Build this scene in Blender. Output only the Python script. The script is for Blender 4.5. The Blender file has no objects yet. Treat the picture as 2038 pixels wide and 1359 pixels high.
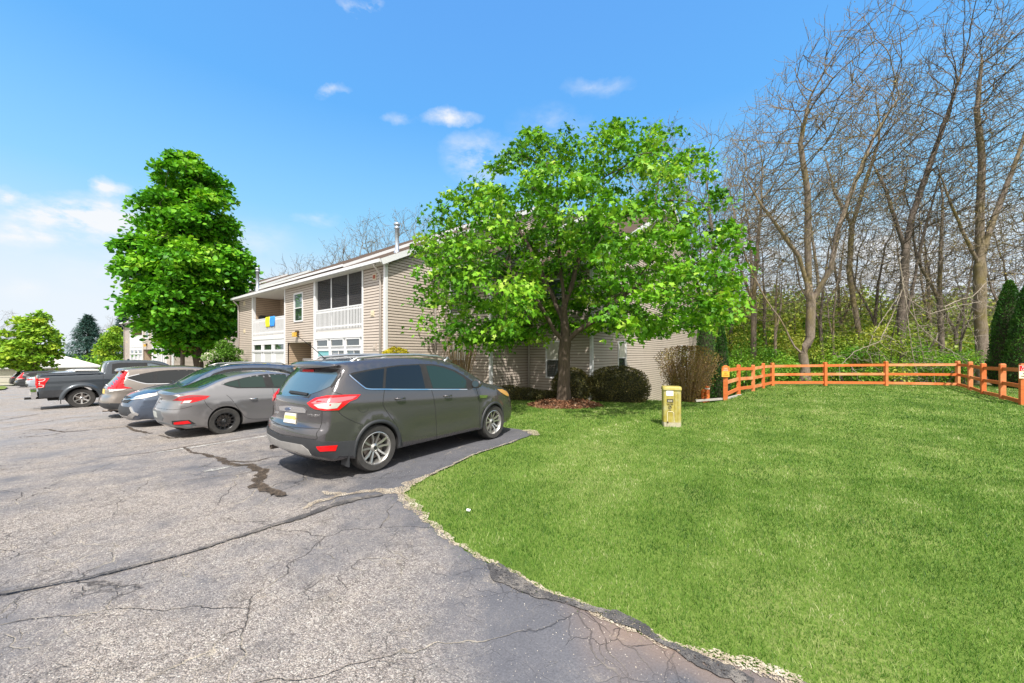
import bpy, bmesh, math, random
import numpy as np
from math import radians, sin, cos, pi, sqrt, exp, atan2
from mathutils import Vector, Matrix, noise
from mathutils.bvhtree import BVHTree
from mathutils.geometry import delaunay_2d_cdt
SC = bpy.context.scene
COL = SC.collection
random.seed(7)
# ---------------------------------------------------------------- camera, world, sun, exposure
YAW = radians(37.5); SA, CA = sin(YAW), cos(YAW)
FPX, CH, HOR = 745.0, 1.75, 705.0
cam_data = bpy.data.cameras.new('camera'); cam = bpy.data.objects.new('camera', cam_data); COL.objects.link(cam)
cam.location = (0, 0, CH); cam.rotation_euler = (pi / 2, 0, YAW)
cam_data.sensor_width = 36; cam_data.lens = FPX / 2038 * 36
cam_data.shift_y = (HOR - 679.5) / 2038
cam_data.clip_start = 0.05; cam_data.clip_end = 3000
SC.camera = cam
SUN_EL, SUN_AZ = radians(56), atan2(.66, -.75)
world = bpy.data.worlds.new('World'); SC.world = world; world.use_nodes = True
SC.view_settings.view_transform = 'Standard'; SC.view_settings.look = 'None'
SC.view_settings.exposure = 1.4; SC.view_settings.gamma = 1.0
sun_d = bpy.data.lights.new('sun', 'SUN'); sun = bpy.data.objects.new('sun', sun_d); COL.objects.link(sun)
sun_d.energy = 2.8; sun_d.angle = radians(0.6); sun_d.color = (1.0, .95, .87)
sdir = Vector((sin(SUN_AZ) * cos(SUN_EL), cos(SUN_AZ) * cos(SUN_EL), sin(SUN_EL)))
sun.rotation_euler = sdir.to_track_quat('Z', 'Y').to_euler(); sun.location = (15, -25, 40)


def ray(px, py):
    t = (px - 1019) / FPX
    return Vector((-SA + t * CA, CA + t * SA, (HOR - py) / FPX))
def at(px, py, D): return Vector((0, 0, CH)) + ray(px, py) * D
def onx(px, py, X):
    r = ray(px, py); return Vector((0, 0, CH)) + r * (X / r.x)
def ony(px, py, Y):
    r = ray(px, py); return Vector((0, 0, CH)) + r * (Y / r.y)
def gr(px, py, z=0.0):
    r = ray(px, py); return Vector((0, 0, CH)) + r * ((z - CH) / r.z)
def DL(D, L): return (-SA * D + CA * L, CA * D + SA * L)


class NT:
    """small node-tree helper"""
    def __init__(s, tree): s.t = tree; s.n = tree.nodes; s.l = tree.links
    def add(s, typ, **kw):
        nd = s.n.new(typ); ins = kw.pop('ins', {})
        for k, v in kw.items(): setattr(nd, k, v)
        for k, v in ins.items():
            if isinstance(v, bpy.types.NodeSocket): s.l.new(v, nd.inputs[k])
            else: nd.inputs[k].default_value = v
        return nd
    def math(s, op, a, b=None, clamp=False):
        nd = s.n.new('ShaderNodeMath'); nd.operation = op; nd.use_clamp = clamp
        for i, v in enumerate((a, b)):
            if v is None: continue
            if isinstance(v, bpy.types.NodeSocket): s.l.new(v, nd.inputs[i])
            else: nd.inputs[i].default_value = v
        return nd.outputs[0]
    def mix(s, f, a, b, mode='MIX'):
        nd = s.n.new('ShaderNodeMix'); nd.data_type = 'RGBA'; nd.blend_type = mode
        for k, v in ((0, f), (6, a), (7, b)):
            if isinstance(v, bpy.types.NodeSocket): s.l.new(v, nd.inputs[k])
            else: nd.inputs[k].default_value = v if k == 0 else (*v[:3], 1)
        return nd.outputs[2]
    def ramp(s, f, stops):
        nd = s.n.new('ShaderNodeValToRGB'); s.l.new(f, nd.inputs[0]); e = nd.color_ramp.elements
        while len(e) > 1: e.remove(e[-1])
        for i, (p, c) in enumerate(stops):
            el = e[0] if i == 0 else e.new(p)
            el.position = p; el.color = (*c[:3], 1) if not isinstance(c, (int, float)) else (c, c, c, 1)
        return nd.outputs[0]
    def noise(s, vec, scale, detail=4, rough=.55, **kw):
        nd = s.add('ShaderNodeTexNoise', ins={'Scale': scale, 'Detail': detail, 'Roughness': rough})
        if vec is not None: s.l.new(vec, nd.inputs['Vector'])
        return nd.outputs[0]
    def mapping(s, vec, scale=(1, 1, 1), loc=(0, 0, 0), rot=(0, 0, 0)):
        nd = s.add('ShaderNodeMapping', ins={'Scale': scale, 'Location': loc, 'Rotation': rot}); s.l.new(vec, nd.inputs[0])
        return nd.outputs[0]


w = NT(world.node_tree)
bg = [n for n in w.n if n.type == 'BACKGROUND'][0]
sky = w.add('ShaderNodeTexSky'); sky.sky_type = 'NISHITA'; sky.sun_disc = False
sky.sun_elevation = SUN_EL; sky.sun_rotation = SUN_AZ; sky.air_density = 1.0; sky.dust_density = .6; sky.ozone_density = 2.2
hsv = w.add('ShaderNodeHueSaturation', ins={'Saturation': 1.16, 'Value': 1.0, 'Color': sky.outputs[0]})
geo = w.add('ShaderNodeTexCoord').outputs['Generated']
cl = None
wrpn = w.add('ShaderNodeTexNoise', ins={'Scale': 7.0, 'Detail': 6.0, 'Roughness': .6}); w.l.new(geo, wrpn.inputs[0])
geo_w = w.add('ShaderNodeVectorMath', operation='MULTIPLY_ADD', ins={0: w.add('ShaderNodeVectorMath', operation='SUBTRACT', ins={0: wrpn.outputs[1], 1: (.5, .5, .5)}).outputs[0], 1: (.11, .11, .07), 2: geo}).outputs[0]
CLOUDS = [(165, 440, 190, 62, 1.4), (60, 470, 150, 40, .8), (10, 395, 62, 34, 1.1), (215, 382, 44, 26, .9), (108, 388, 30, 12, .25), (892, 238, 62, 26, .7), (955, 318, 80, 60, .62),
          (1190, 168, 75, 24, .25), (665, 176, 38, 13, .5), (800, 240, 38, 16, .3), (722, 12, 62, 22, .8), (622, 432, 50, 18, .32), (470, 480, 130, 60, .3),
          (1500, 500, 170, 100, .9), (1760, 520, 240, 120, .9), (1960, 480, 160, 110, .7), (20, 570, 60, 30, .3), (220, 540, 120, 50, .3), (1100, 250, 110, 50, .2), (1010, 420, 120, 60, .3)]
for (px, py, rx, ry, st) in CLOUDS:
    d = ray(px, py).normalized()
    ln = ray(px, py).length
    # local anisotropic frame in direction space
    hx = Vector((CA, SA, 0)); hx = (hx - d * hx.dot(d)).normalized(); vz = d.cross(hx)
    df = w.add('ShaderNodeVectorMath', operation='SUBTRACT', ins={0: geo_w, 1: tuple(d)}).outputs[0]
    gx = abs(ray(px + rx, py).normalized().dot(hx)); gz = abs(ray(px, py - ry).normalized().dot(vz))
    u = w.add('ShaderNodeVectorMath', operation='DOT_PRODUCT', ins={0: df, 1: tuple(hx / max(gx, 1e-3))}).outputs['Value']
    v = w.add('ShaderNodeVectorMath', operation='DOT_PRODUCT', ins={0: df, 1: tuple(vz / max(gz, 1e-3))}).outputs['Value']
    r2 = w.math('ADD', w.math('MULTIPLY', u, u), w.math('MULTIPLY', v, v))
    # keep only the near side of the sphere
    fr = w.add('ShaderNodeVectorMath', operation='DOT_PRODUCT', ins={0: geo, 1: tuple(d)}).outputs['Value']
    m = w.math('MULTIPLY', w.math('SUBTRACT', 1.0, w.math('POWER', r2, .5), True), w.math('GREATER_THAN', fr, .5))
    m = w.math('MULTIPLY', m, st * 2.0)
    cl = m if cl is None else w.math('MAXIMUM', cl, m)
wv = w.mapping(geo, scale=(1, 1, 2.2))
n1 = w.noise(wv, 9, 8, .6)
n2 = w.noise(wv, 28, 5, .6)
nn = w.math('ADD', w.math('MULTIPLY', n1, .75), w.math('MULTIPLY', n2, .25))
cm = w.math('MULTIPLY', cl, w.math('MULTIPLY', w.math('SUBTRACT', nn, .38), 4.6, True), True)
hz = w.add('ShaderNodeSeparateXYZ'); w.l.new(geo, hz.inputs[0])
S_ = .15 * 2 ** 1.4
# soft ceiling on the sky's brightness so that the glow around the sun does not burn out, and a deeper blue overhead
sc_ = w.add('ShaderNodeSeparateColor'); w.l.new(hsv.outputs[0], sc_.inputs[0]); cc_ = w.add('ShaderNodeCombineColor')
hzf = w.math('POWER', w.math('SUBTRACT', 1.0, w.math('MULTIPLY', hz.outputs[2], 1.0), True), 3.0)
capr = w.ramp(hz.outputs[2], [(0.0, (.86, .93, 1.0)), (.10, (.84, .92, 1.0)), (.16, (.76, .89, 1.02)), (.24, (.46, .78, 1.04)), (.32, (.31, .70, 1.04)), (.42, (.23, .62, 1.04)), (.52, (.15, .52, 1.03)), (.70, (.145, .50, 1.0)), (1, (.12, .38, .95))])
caps_ = w.add('ShaderNodeSeparateColor'); w.l.new(capr, caps_.inputs[0])
for i_, (k0, k1) in enumerate(((.85, 1.7), (1.02, 1.6), (1.3, 1.5))):
    kk = w.math('ADD', k0, w.math('MULTIPLY', hzf, k1 - k0))
    x_ = w.math('MULTIPLY', w.math('MULTIPLY', sc_.outputs[i_], S_), kk)
    y_ = w.math('DIVIDE', x_, w.math('POWER', w.math('ADD', 1.0, w.math('POWER', w.math('DIVIDE', x_, caps_.outputs[i_]), 4.0)), .25))
    w.l.new(w.math('DIVIDE', y_, S_), cc_.inputs[i_])
# unseen bright cloud bank, added behind the photographer as neutral fill light
bk = w.add('ShaderNodeVectorMath', operation='DOT_PRODUCT', ins={0: geo, 1: (SA * .9, -CA * .9, .42)}).outputs['Value']
bkm = w.math('MULTIPLY', w.math('ADD', w.math('MULTIPLY', w.math('SUBTRACT', bk, .12), 2.2), w.math('SUBTRACT', w.noise(geo, 2.5, 6, .6), .5)), 1.6, True)
skyb = w.mix(bkm, cc_.outputs[0], (1.5 / S_, 1.46 / S_, 1.42 / S_))
skyc = w.mix(w.math('MULTIPLY', cm, .93), skyb, (.95 / S_, .965 / S_, .99 / S_))
w.l.new(skyc, bg.inputs[0]); bg.inputs[1].default_value = 0.15

# ---------------------------------------------------------------- terrain height
def sst(a, b, x):
    t = min(max((x - a) / (b - a), 0), 1); return t * t * (3 - 2 * t)
def h(x, y):
    z = 0.0
    if x < -5: z += .026 * (x + 5) if x > -75 else .026 * -70
    D = -x * SA + y * CA; L = x * CA + y * SA
    # walkway pit between the building side and the fence
    if x > -9.5 and y > 13:
        z -= 1.25 * sst(14.2, 19.5, y) * (1 - sst(-3.2, -2.1, x)) * sst(-9.5, -6.8, x)
    # crest and drop behind the rear fence
    z -= 3.2 * sst(21.5, 45, D + (0 if L > 13.5 else -2)) * sst(-2.6, -1.5, x)
    z -= 2.2 * sst(7.2, 20, x - .02 * y) * sst(16, 24, y)
    # slight swell of the lawn
    z += .10 * exp(-((x - 2.5) ** 2 / 18 + (y - 17) ** 2 / 40))
    if D < 9 and x > -4.5: z += .03 * exp(-((D - 4) ** 2 / 4 + (L - 3) ** 2 / 9))
    return z

# ---------------------------------------------------------------- mesh + object helpers
def link(name, me, parent=None, loc=None, rot=None):
    o = bpy.data.objects.new(name, me); COL.objects.link(o)
    if parent is not None: o.parent = parent
    if loc is not None: o.location = loc
    if rot is not None: o.rotation_euler = rot
    return o
def tag(o, label=None, cat=None, group=None, kind=None):
    if label: o['label'] = label
    if cat: o['category'] = cat
    if group: o['group'] = group
    if kind: o['kind'] = kind
    return o
def empty(name, loc=(0, 0, 0), rz=0.0, parent=None):
    o = bpy.data.objects.new(name, None); COL.objects.link(o); o.location = loc; o.rotation_euler = (0, 0, rz)
    o.empty_display_size = .3
    if parent is not None: o.parent = parent
    return o
def copy_tree(o, parent=None):
    c = o.copy(); COL.objects.link(c)
    if parent is not None: c.parent = parent
    for ch in list(o.children): copy_tree(ch, c)
    return c

class MB:
    def __init__(s): s.v = []; s.f = []; s.m = []
    def face(s, pts, m=0):
        i = len(s.v); s.v += [tuple(p) for p in pts]; s.f.append(tuple(range(i, i + len(pts)))); s.m.append(m)
    def box(s, lo, hi, m=0, bev=0.0):
        x0, y0, z0 = lo; x1, y1, z1 = hi
        i = len(s.v)
        s.v += [(x0, y0, z0), (x1, y0, z0), (x1, y1, z0), (x0, y1, z0), (x0, y0, z1), (x1, y0, z1), (x1, y1, z1), (x0, y1, z1)]
        for q in ((0, 3, 2, 1), (4, 5, 6, 7), (0, 1, 5, 4), (1, 2, 6, 5), (2, 3, 7, 6), (3, 0, 4, 7)):
            s.f.append(tuple(i + k for k in q)); s.m.append(m)
    def bar(s, a, b, wd, ht, m=0, up=(0, 0, 1)):
        a = Vector(a); b = Vector(b); d = (b - a).normalized(); u = Vector(up)
        sd = d.cross(u).normalized(); u = sd.cross(d).normalized()
        i = len(s.v)
        for p in (a, b):
            for (p1, p2) in ((-1, -1), (1, -1), (1, 1), (-1, 1)): s.v.append(tuple(p + sd * (wd / 2 * p1) + u * (ht / 2 * p2)))
        for q in ((0, 1, 2, 3), (7, 6, 5, 4), (0, 4, 5, 1), (1, 5, 6, 2), (2, 6, 7, 3), (3, 7, 4, 0)):
            s.f.append(tuple(i + k for k in q)); s.m.append(m)
    def tube(s, pts, rad, n=8, m=0, cap=True):
        pts = [Vector(p) for p in pts]; k = len(pts)
        if not hasattr(rad, '__len__'): rad = [rad] * k
        base = len(s.v); ref = None
        for j in range(k):
            d = (pts[min(j + 1, k - 1)] - pts[max(j - 1, 0)]).normalized()
            if ref is None: ref = Vector((1, 0, 0)) if abs(d.x) < .8 else Vector((0, 1, 0))
            a = (ref - d * ref.dot(d)).normalized(); ref = a; b = d.cross(a)
            for q in range(n):
                t = 2 * pi * q / n; s.v.append(tuple(pts[j] + (a * cos(t) + b * sin(t)) * rad[j]))
        for j in range(k - 1):
            for q in range(n):
                s.f.append((base + j * n + q, base + j * n + (q + 1) % n, base + (j + 1) * n + (q + 1) % n, base + (j + 1) * n + q)); s.m.append(m)
        if cap:
            s.f.append(tuple(base + q for q in range(n))[::-1]); s.m.append(m)
            s.f.append(tuple(base + (k - 1) * n + q for q in range(n))); s.m.append(m)
    def lathe(s, prof, n=24, m=0, axis='Z', c=(0, 0, 0)):
        base = len(s.v)
        for (r, z) in prof:
            for q in range(n):
                t = 2 * pi * q / n
                p = (r * cos(t), r * sin(t), z) if axis == 'Z' else (z, r * cos(t), r * sin(t))
                s.v.append((p[0] + c[0], p[1] + c[1], p[2] + c[2]))
        for j in range(len(prof) - 1):
            for q in range(n):
                s.f.append((base + j * n + q, base + j * n + (q + 1) % n, base + (j + 1) * n + (q + 1) % n, base + (j + 1) * n + q)); s.m.append(m)
    def prism(s, poly, fn, t0, t1, m=0):
        """poly: list of 2D points, fn(u,v,t)->3D"""
        n = len(poly); i = len(s.v)
        s.v += [tuple(fn(u, v, t0)) for u, v in poly] + [tuple(fn(u, v, t1)) for u, v in poly]
        s.f.append(tuple(range(i, i + n))); s.m.append(m)
        s.f.append(tuple(range(i + 2 * n - 1, i + n - 1, -1))); s.m.append(m)
        for k in range(n):
            s.f.append((i + k, i + n + k, i + n + (k + 1) % n, i + (k + 1) % n)); s.m.append(m)
    def mesh(s, name, mats, smooth=False, fix=True, ang=None):
        me = bpy.data.meshes.new(name); me.from_pydata(s.v, [], s.f)
        if not isinstance(mats, (list, tuple)): mats = [mats]
        for mt in mats: me.materials.append(mt)
        if len(mats) > 1: me.polygons.foreach_set('material_index', s.m)
        if fix:
            bm = bmesh.new(); bm.from_mesh(me); bmesh.ops.remove_doubles(bm, verts=bm.verts, dist=1e-5)
            bmesh.ops.recalc_face_normals(bm, faces=bm.faces); bm.to_mesh(me); bm.free()
        if smooth or ang:
            me.shade_smooth()
            if ang: me.set_sharp_from_angle(angle=radians(ang))
        me.update(); return me
    def build(s, name, mats, parent=None, loc=None, smooth=False, fix=True, ang=None, rot=None):
        return link(name, s.mesh(name, mats, smooth, fix, ang), parent, loc, rot)

def np_mesh(name, V, F, mat, attr=None, smooth=False):
    """V (n,3), F (m,k) uniform faces; attr: per-face float stored as 'lc'"""
    me = bpy.data.meshes.new(name); V = np.asarray(V, np.float32); F = np.asarray(F, np.int32)
    m, k = F.shape
    me.vertices.add(len(V)); me.vertices.foreach_set('co', V.ravel())
    me.loops.add(m * k); me.loops.foreach_set('vertex_index', F.ravel())
    me.polygons.add(m); me.polygons.foreach_set('loop_start', np.arange(0, m * k, k, dtype=np.int32))
    me.polygons.foreach_set('loop_total', np.full(m, k, np.int32))
    if smooth: me.polygons.foreach_set('use_smooth', np.ones(m, bool))
    me.materials.append(mat)
    if attr is not None:
        a = me.attributes.new('lc', 'FLOAT', 'FACE'); a.data.foreach_set('value', np.asarray(attr, np.float32))
    me.update(calc_edges=True); return me

def inpoly(x, y, P):
    c = False; n = len(P); j = n - 1
    for i in range(n):
        xi, yi = P[i][0], P[i][1]; xj, yj = P[j][0], P[j][1]
        if (yi > y) != (yj > y) and x < (xj - xi) * (y - yi) / (yj - yi) + xi: c = not c
        j = i
    return c
def inpoly_np(X, Y, P):
    c = np.zeros(X.shape, bool); n = len(P); j = n - 1
    for i in range(n):
        xi, yi = P[i][0], P[i][1]; xj, yj = P[j][0], P[j][1]
        if yi != yj:
            c ^= ((yi > Y) != (yj > Y)) & (X < (xj - xi) * (Y - yi) / (yj - yi) + xi)
        j = i
    return c
def tess(poly, step, extra=()):
    """triangulate polygon with interior grid points; returns verts2d, faces"""
    P = [Vector((p[0], p[1])) for p in poly]; n = len(P)
    xs = [p.x for p in P]; ys = [p.y for p in P]
    pts = list(P)
    if step:
        x = min(xs) + step * .5
        while x < max(xs):
            y = min(ys) + step * .5
            while y < max(ys):
                if inpoly(x, y, P):
                    dmin = min(segd(x, y, P[i], P[(i + 1) % n]) for i in range(n)) if n < 400 else 1
                    if dmin > step * .35: pts.append(Vector((x, y)))
                y += step
            x += step
    edges = [(i, (i + 1) % n) for i in range(n)]
    for e in extra: pts.append(Vector(e))
    v, e, f, *_ = delaunay_2d_cdt(pts, edges, [], 1, 1e-6)
    out = []
    for t in f:
        cx = sum(v[k].x for k in t) / len(t); cy = sum(v[k].y for k in t) / len(t)
        if inpoly(cx, cy, P): out.append(tuple(t))
    return v, out
def segd(x, y, a, b):
    dx, dy = b.x - a.x, b.y - a.y; L = dx * dx + dy * dy
    t = 0 if L == 0 else min(max(((x - a.x) * dx + (y - a.y) * dy) / L, 0), 1)
    return sqrt((x - a.x - t * dx) ** 2 + (y - a.y - t * dy) ** 2)
def crom(P, n=6, closed=False):
    """Catmull-Rom through points; points flagged with a third item 'c' stay corners"""
    out = []; N = len(P)
    for i in range(N if closed else N - 1):
        p1 = P[i]; p2 = P[(i + 1) % N]
        p0 = P[i - 1] if (i > 0 or closed) else p1; p3 = P[(i + 2) % N] if (i + 2 < N or closed) else p2
        if len(p1) > 2: p0 = p1
        if len(p2) > 2: p3 = p2
        for k in range(n):
            t = k / n
            out.append(tuple(.5 * (2 * p1[a] + (p2[a] - p0[a]) * t + (2 * p0[a] - 5 * p1[a] + 4 * p2[a] - p3[a]) * t * t + (3 * p1[a] - p0[a] - 3 * p2[a] + p3[a]) * t ** 3) for a in (0, 1)))
    if not closed: out.append(tuple(P[-1][:2]))
    return out
# ---------------------------------------------------------------- materials
def newmat(name):
    m = bpy.data.materials.new(name); m.use_nodes = True; t = NT(m.node_tree)
    b = [n for n in t.n if n.type == 'BSDF_PRINCIPLED'][0]; return m, t, b
def simple(name, col, rough=.6, metal=0.0, coat=0.0, spec=.5, var=0.0, vscale=6, bump=0.0, bscale=40):
    m, t, b = newmat(name)
    b.inputs['Base Color'].default_value = (*col, 1); b.inputs['Roughness'].default_value = rough
    b.inputs['Metallic'].default_value = metal; b.inputs['Coat Weight'].default_value = coat
    b.inputs['Specular IOR Level'].default_value = spec
    if var or bump:
        co = t.add('ShaderNodeTexCoord').outputs['Object']
        if var:
            n = t.noise(co, vscale, 5, .6)
            c = t.mix(t.math('MULTIPLY', t.math('SUBTRACT', n, .3), 2.2, True), tuple(x * (1 - var) for x in col), tuple(min(1, x * (1 + var)) for x in col))
            t.l.new(c, b.inputs['Base Color'])
        if bump:
            bp = t.add('ShaderNodeBump', ins={'Strength': bump, 'Distance': .01, 'Height': t.noise(co, bscale, 3)})
            t.l.new(bp.outputs[0], b.inputs['Normal'])
    return m
def paint(name, col, metal=.55, rough=.32, dirt=.25):
    m, t, b = newmat(name)
    b.inputs['Metallic'].default_value = metal; b.inputs['Coat Weight'].default_value = .9; b.inputs['Coat Roughness'].default_value = .035
    co = t.add('ShaderNodeTexCoord').outputs['Object']
    fl = t.noise(co, 900, 1)
    c = t.mix(t.math('MULTIPLY', fl, .5), tuple(x * .85 for x in col), tuple(min(1, x * 1.25) for x in col))
    sp = t.add('ShaderNodeSeparateXYZ'); t.l.new(co, sp.inputs[0])
    low = t.math('MULTIPLY', t.math('SUBTRACT', .62, sp.outputs[2], True), 2.0, True)
    dn = t.math('MULTIPLY', low, t.math('MULTIPLY', t.noise(co, 7, 6, .7), dirt * 2.2))
    c = t.mix(dn, c, (.17, .14, .11)); t.l.new(c, b.inputs['Base Color'])
    r = t.math('ADD', rough, t.math('MULTIPLY', dn, .6)); t.l.new(r, b.inputs['Roughness'])
    cw = t.math('SUBTRACT', .9, t.math('MULTIPLY', dn, 2.0), True); t.l.new(cw, b.inputs['Coat Weight'])
    return m
def leafmat(name, stops, trans=.35, rough=.45):
    m, t, b = newmat(name)
    at_ = t.add('ShaderNodeAttribute', attribute_name='lc').outputs['Fac']
    oi = t.add('ShaderNodeObjectInfo').outputs['Random']
    f = t.math('ADD', t.math('MULTIPLY', at_, .88), t.math('MULTIPLY', oi, .12))
    c = t.ramp(f, stops); t.l.new(c, b.inputs['Base Color']); b.inputs['Roughness'].default_value = rough
    b.inputs['Specular IOR Level'].default_value = .2
    tr = t.add('ShaderNodeBsdfTranslucent'); t.l.new(t.mix(1.0, c, (1.0, 1.0, .45), 'MULTIPLY'), tr.inputs[0])
    mx = t.add('ShaderNodeMixShader', ins={0: trans}); t.l.new(b.outputs[0], mx.inputs[1]); t.l.new(tr.outputs[0], mx.inputs[2])
    out = [n for n in t.n if n.type == 'OUTPUT_MATERIAL'][0]; t.l.new(mx.outputs[0], out.inputs[0])
    return m
M = {}
M['glass'] = simple('tinted_glass', (.010, .012, .013), .03, 0, .15, .5)
M['glass_clear'] = simple('car_window_glass', (.018, .034, .030), .03, 0, 0, .35)
M['rearglass'] = simple('rear_glass', (.05, .08, .10), .03, 0, 1, 1.0)
M['rubber'] = simple('black_rubber', (.012, .012, .013), .75, var=.3)
M['tyre'] = simple('tyre_rubber', (.035, .033, .031), .85, var=.35, vscale=12, bump=.3)
M['plastic'] = simple('dark_plastic', (.028, .030, .034), .55, var=.15)
M['plastic_grey'] = simple('grey_plastic', (.11, .12, .13), .5, var=.15)
M['chrome'] = simple('chrome', (.75, .75, .76), .12, 1.0)
M['alloy'] = simple('alloy_silver', (.50, .49, .47), .33, .85, .3, var=.12)
M['alloy_black'] = simple('alloy_black', (.015, .015, .016), .3, .2, .4)
M['disc'] = simple('brake_metal', (.22, .19, .17), .5, .8, var=.3)
M['redlamp'] = simple('red_lamp_plastic', (.60, .006, .010), .2, 0, .25, .4)
M['darkred'] = simple('dark_red_lamp', (.25, .005, .01), .12, 0, 1, .8)
M['whitelamp'] = simple('clear_lamp_plastic', (.62, .60, .56), .12, .2, 1, .8)
M['amberlamp'] = simple('amber_lamp_plastic', (.50, .27, .08), .15, 0, 1, .8)
M['underbody'] = simple('underbody', (.012, .012, .012), .9)
M['silverplastic'] = simple('silver_skid_plastic', (.36, .35, .34), .45, .3, var=.15)
M['plate'] = simple('licence_plate', (.70, .68, .60), .5)
M['plate_yellow'] = simple('licence_plate_yellow', (.72, .56, .16), .5)
M['p_grey'] = paint('paint_graphite', (.108, .103, .110), .65, .22, .12)
M['p_silver'] = paint('paint_warm_silver', (.27, .262, .265), .7, .30, .12)
M['p_blue'] = paint('paint_pale_blue_silver', (.10, .13, .185), .7, .27, .15)
M['p_tan'] = paint('paint_champagne', (.27, .235, .205), .6, .33, .2)
M['p_truck'] = paint('paint_slate_blue_grey', (.05, .062, .075), .45, .34, .15)
M['p_black'] = paint('paint_black', (.02, .022, .025), .3, .3, .1)
M['p_navy'] = paint('paint_dark_teal', (.03, .045, .055), .4, .3, .1)
M['p_light'] = paint('paint_light_blue', (.42, .46, .52), .5, .3, .1)
M['p_white'] = paint('paint_pearl_white', (.62, .62, .60), .1, .3, .05)

# siding, trim, roof
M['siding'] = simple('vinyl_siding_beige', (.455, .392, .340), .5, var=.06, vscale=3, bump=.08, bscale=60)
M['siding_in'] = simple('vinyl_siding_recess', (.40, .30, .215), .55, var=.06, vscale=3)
M['lapshade'] = simple('siding_lap_shade', (.13, .095, .075), .9)  # shadow under each lap, put in as a dark colour strip
M['trim'] = simple('white_trim', (.66, .665, .68), .45, var=.04)
M['soffit'] = simple('soffit', (.62, .60, .57), .6)
M['downspout'] = simple('downspout_taupe', (.50, .45, .42), .45, var=.05)
M['gutter'] = simple('gutter_white', (.66, .67, .69), .4, var=.06)
M['galv'] = simple('galvanised_flue', (.40, .44, .50), .38, .6, var=.15, vscale=9)
def shingle():
    m, t, b = newmat('roof_shingles')
    co = t.add('ShaderNodeTexCoord').outputs['Object']
    br = t.add('ShaderNodeTexBrick', ins={'Scale': 1.0, 'Color1': (.075, .052, .042, 1), 'Color2': (.12, .09, .072, 1), 'Mortar': (.05, .04, .035, 1), 'Mortar Size': .006, 'Brick Width': .33, 'Row Height': .14})
    t.l.new(co, br.inputs[0]); n = t.noise(co, 30, 4)
    c = t.mix(.5, br.outputs[0], t.ramp(n, [(.3, (.035, .025, .02)), (.7, (.13, .10, .08))]))
    t.l.new(c, b.inputs['Base Color']); b.inputs['Roughness'].default_value = 1.0; b.inputs['Specular IOR Level'].default_value = .02
    t.l.new(t.add('ShaderNodeBump', ins={'Strength': .6, 'Distance': .02, 'Height': n}).outputs[0], b.inputs['Normal'])
    return m
M['shingle'] = shingle()
M['winglass'] = simple('window_glass', (.10, .13, .15), .03, 0, 1, .9)
M['winglass_dark'] = simple('window_glass_dark', (.025, .035, .035), .03, 0, 1, .9)
M['blind'] = simple('window_blind', (.50, .49, .43), .5, 0, .8, .5)
M['teal'] = simple('teal_umbrella_behind_glass', (.06, .33, .36), .35, 0, .9)
M['curtain'] = simple('white_curtain', (.62, .62, .63), .3, 0, .8)
def screenmat():
    m, t, b = newmat('insect_screen')
    b.inputs['Base Color'].default_value = (.05, .05, .055, 1); b.inputs['Roughness'].default_value = .6
    tr = t.add('ShaderNodeBsdfTransparent', ins={0: (.8, .8, .8, 1)})
    mx = t.add('ShaderNodeMixShader', ins={0: .62}); t.l.new(b.outputs[0], mx.inputs[1]); t.l.new(tr.outputs[0], mx.inputs[2])
    out = [n for n in t.n if n.type == 'OUTPUT_MATERIAL'][0]; t.l.new(mx.outputs[0], out.inputs[0]); return m
M['screen'] = screenmat()
M['lamp_y'] = simple('amber_lantern_glass', (.62, .38, .05), .25, 0, .5)
M['bronze'] = simple('dark_bronze', (.09, .055, .025), .5, .3)
M['vent_red'] = simple('vent_rust_red', (.30, .07, .03), .6)
M['vent_cream'] = simple('vent_cream', (.58, .50, .36), .6)
M['mailbox'] = simple('mailbox_metal', (.48, .46, .44), .5, .2)
M['flagy'] = simple('yellow_cloth', (.80, .72, .02), .8)
M['flagb'] = simple('blue_cloth', (.03, .25, .72), .8)
M['blackcloth'] = simple('black_cover', (.012, .012, .014), .8, var=.3)
M['concrete'] = simple('concrete', (.36, .34, .31), .85, var=.15, vscale=4, bump=.4)
M['garage_wall'] = simple('garage_wall_cream', (.60, .55, .49), .7, var=.07, vscale=2)
M['garage_roof'] = simple('garage_roof_pale', (.62, .57, .55), .8, var=.08, vscale=10)

# fence cedar
def cedar(name='stained_cedar', c1=(.62, .165, .035), c2=(.42, .085, .018)):
    m, t, b = newmat(name)
    co = t.add('ShaderNodeTexCoord').outputs['Object']
    oi = t.add('ShaderNodeObjectInfo').outputs['Random']
    g = t.noise(t.mapping(co, scale=(3, 3, 14)), 2.0, 6, .6); g2 = t.noise(co, 1.2, 3)
    c = t.mix(t.math('MULTIPLY', t.math('SUBTRACT', g, .3), 2, True), c1, c2)
    c = t.mix(t.math('MULTIPLY', t.math('ADD', t.math('SUBTRACT', g2, .50), t.math('MULTIPLY', t.math('SUBTRACT', oi, .5), .5)), 2.6, True), c, (.64, .30, .14))
    kn = t.add('ShaderNodeTexVoronoi', ins={'Scale': 2.2}); t.l.new(t.mapping(co, scale=(1, 1, 2.5)), kn.inputs['Vector'])
    c = t.mix(t.math('MULTIPLY', t.math('SUBTRACT', .09, kn.outputs['Distance'], True), 12.0, True), c, (.12, .04, .015))
    t.l.new(c, b.inputs['Base Color']); b.inputs['Roughness'].default_value = .7
    t.l.new(t.add('ShaderNodeBump', ins={'Strength': .25, 'Distance': .01, 'Height': g}).outputs[0], b.inputs['Normal'])
    return m
M['cedar'] = cedar()
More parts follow.
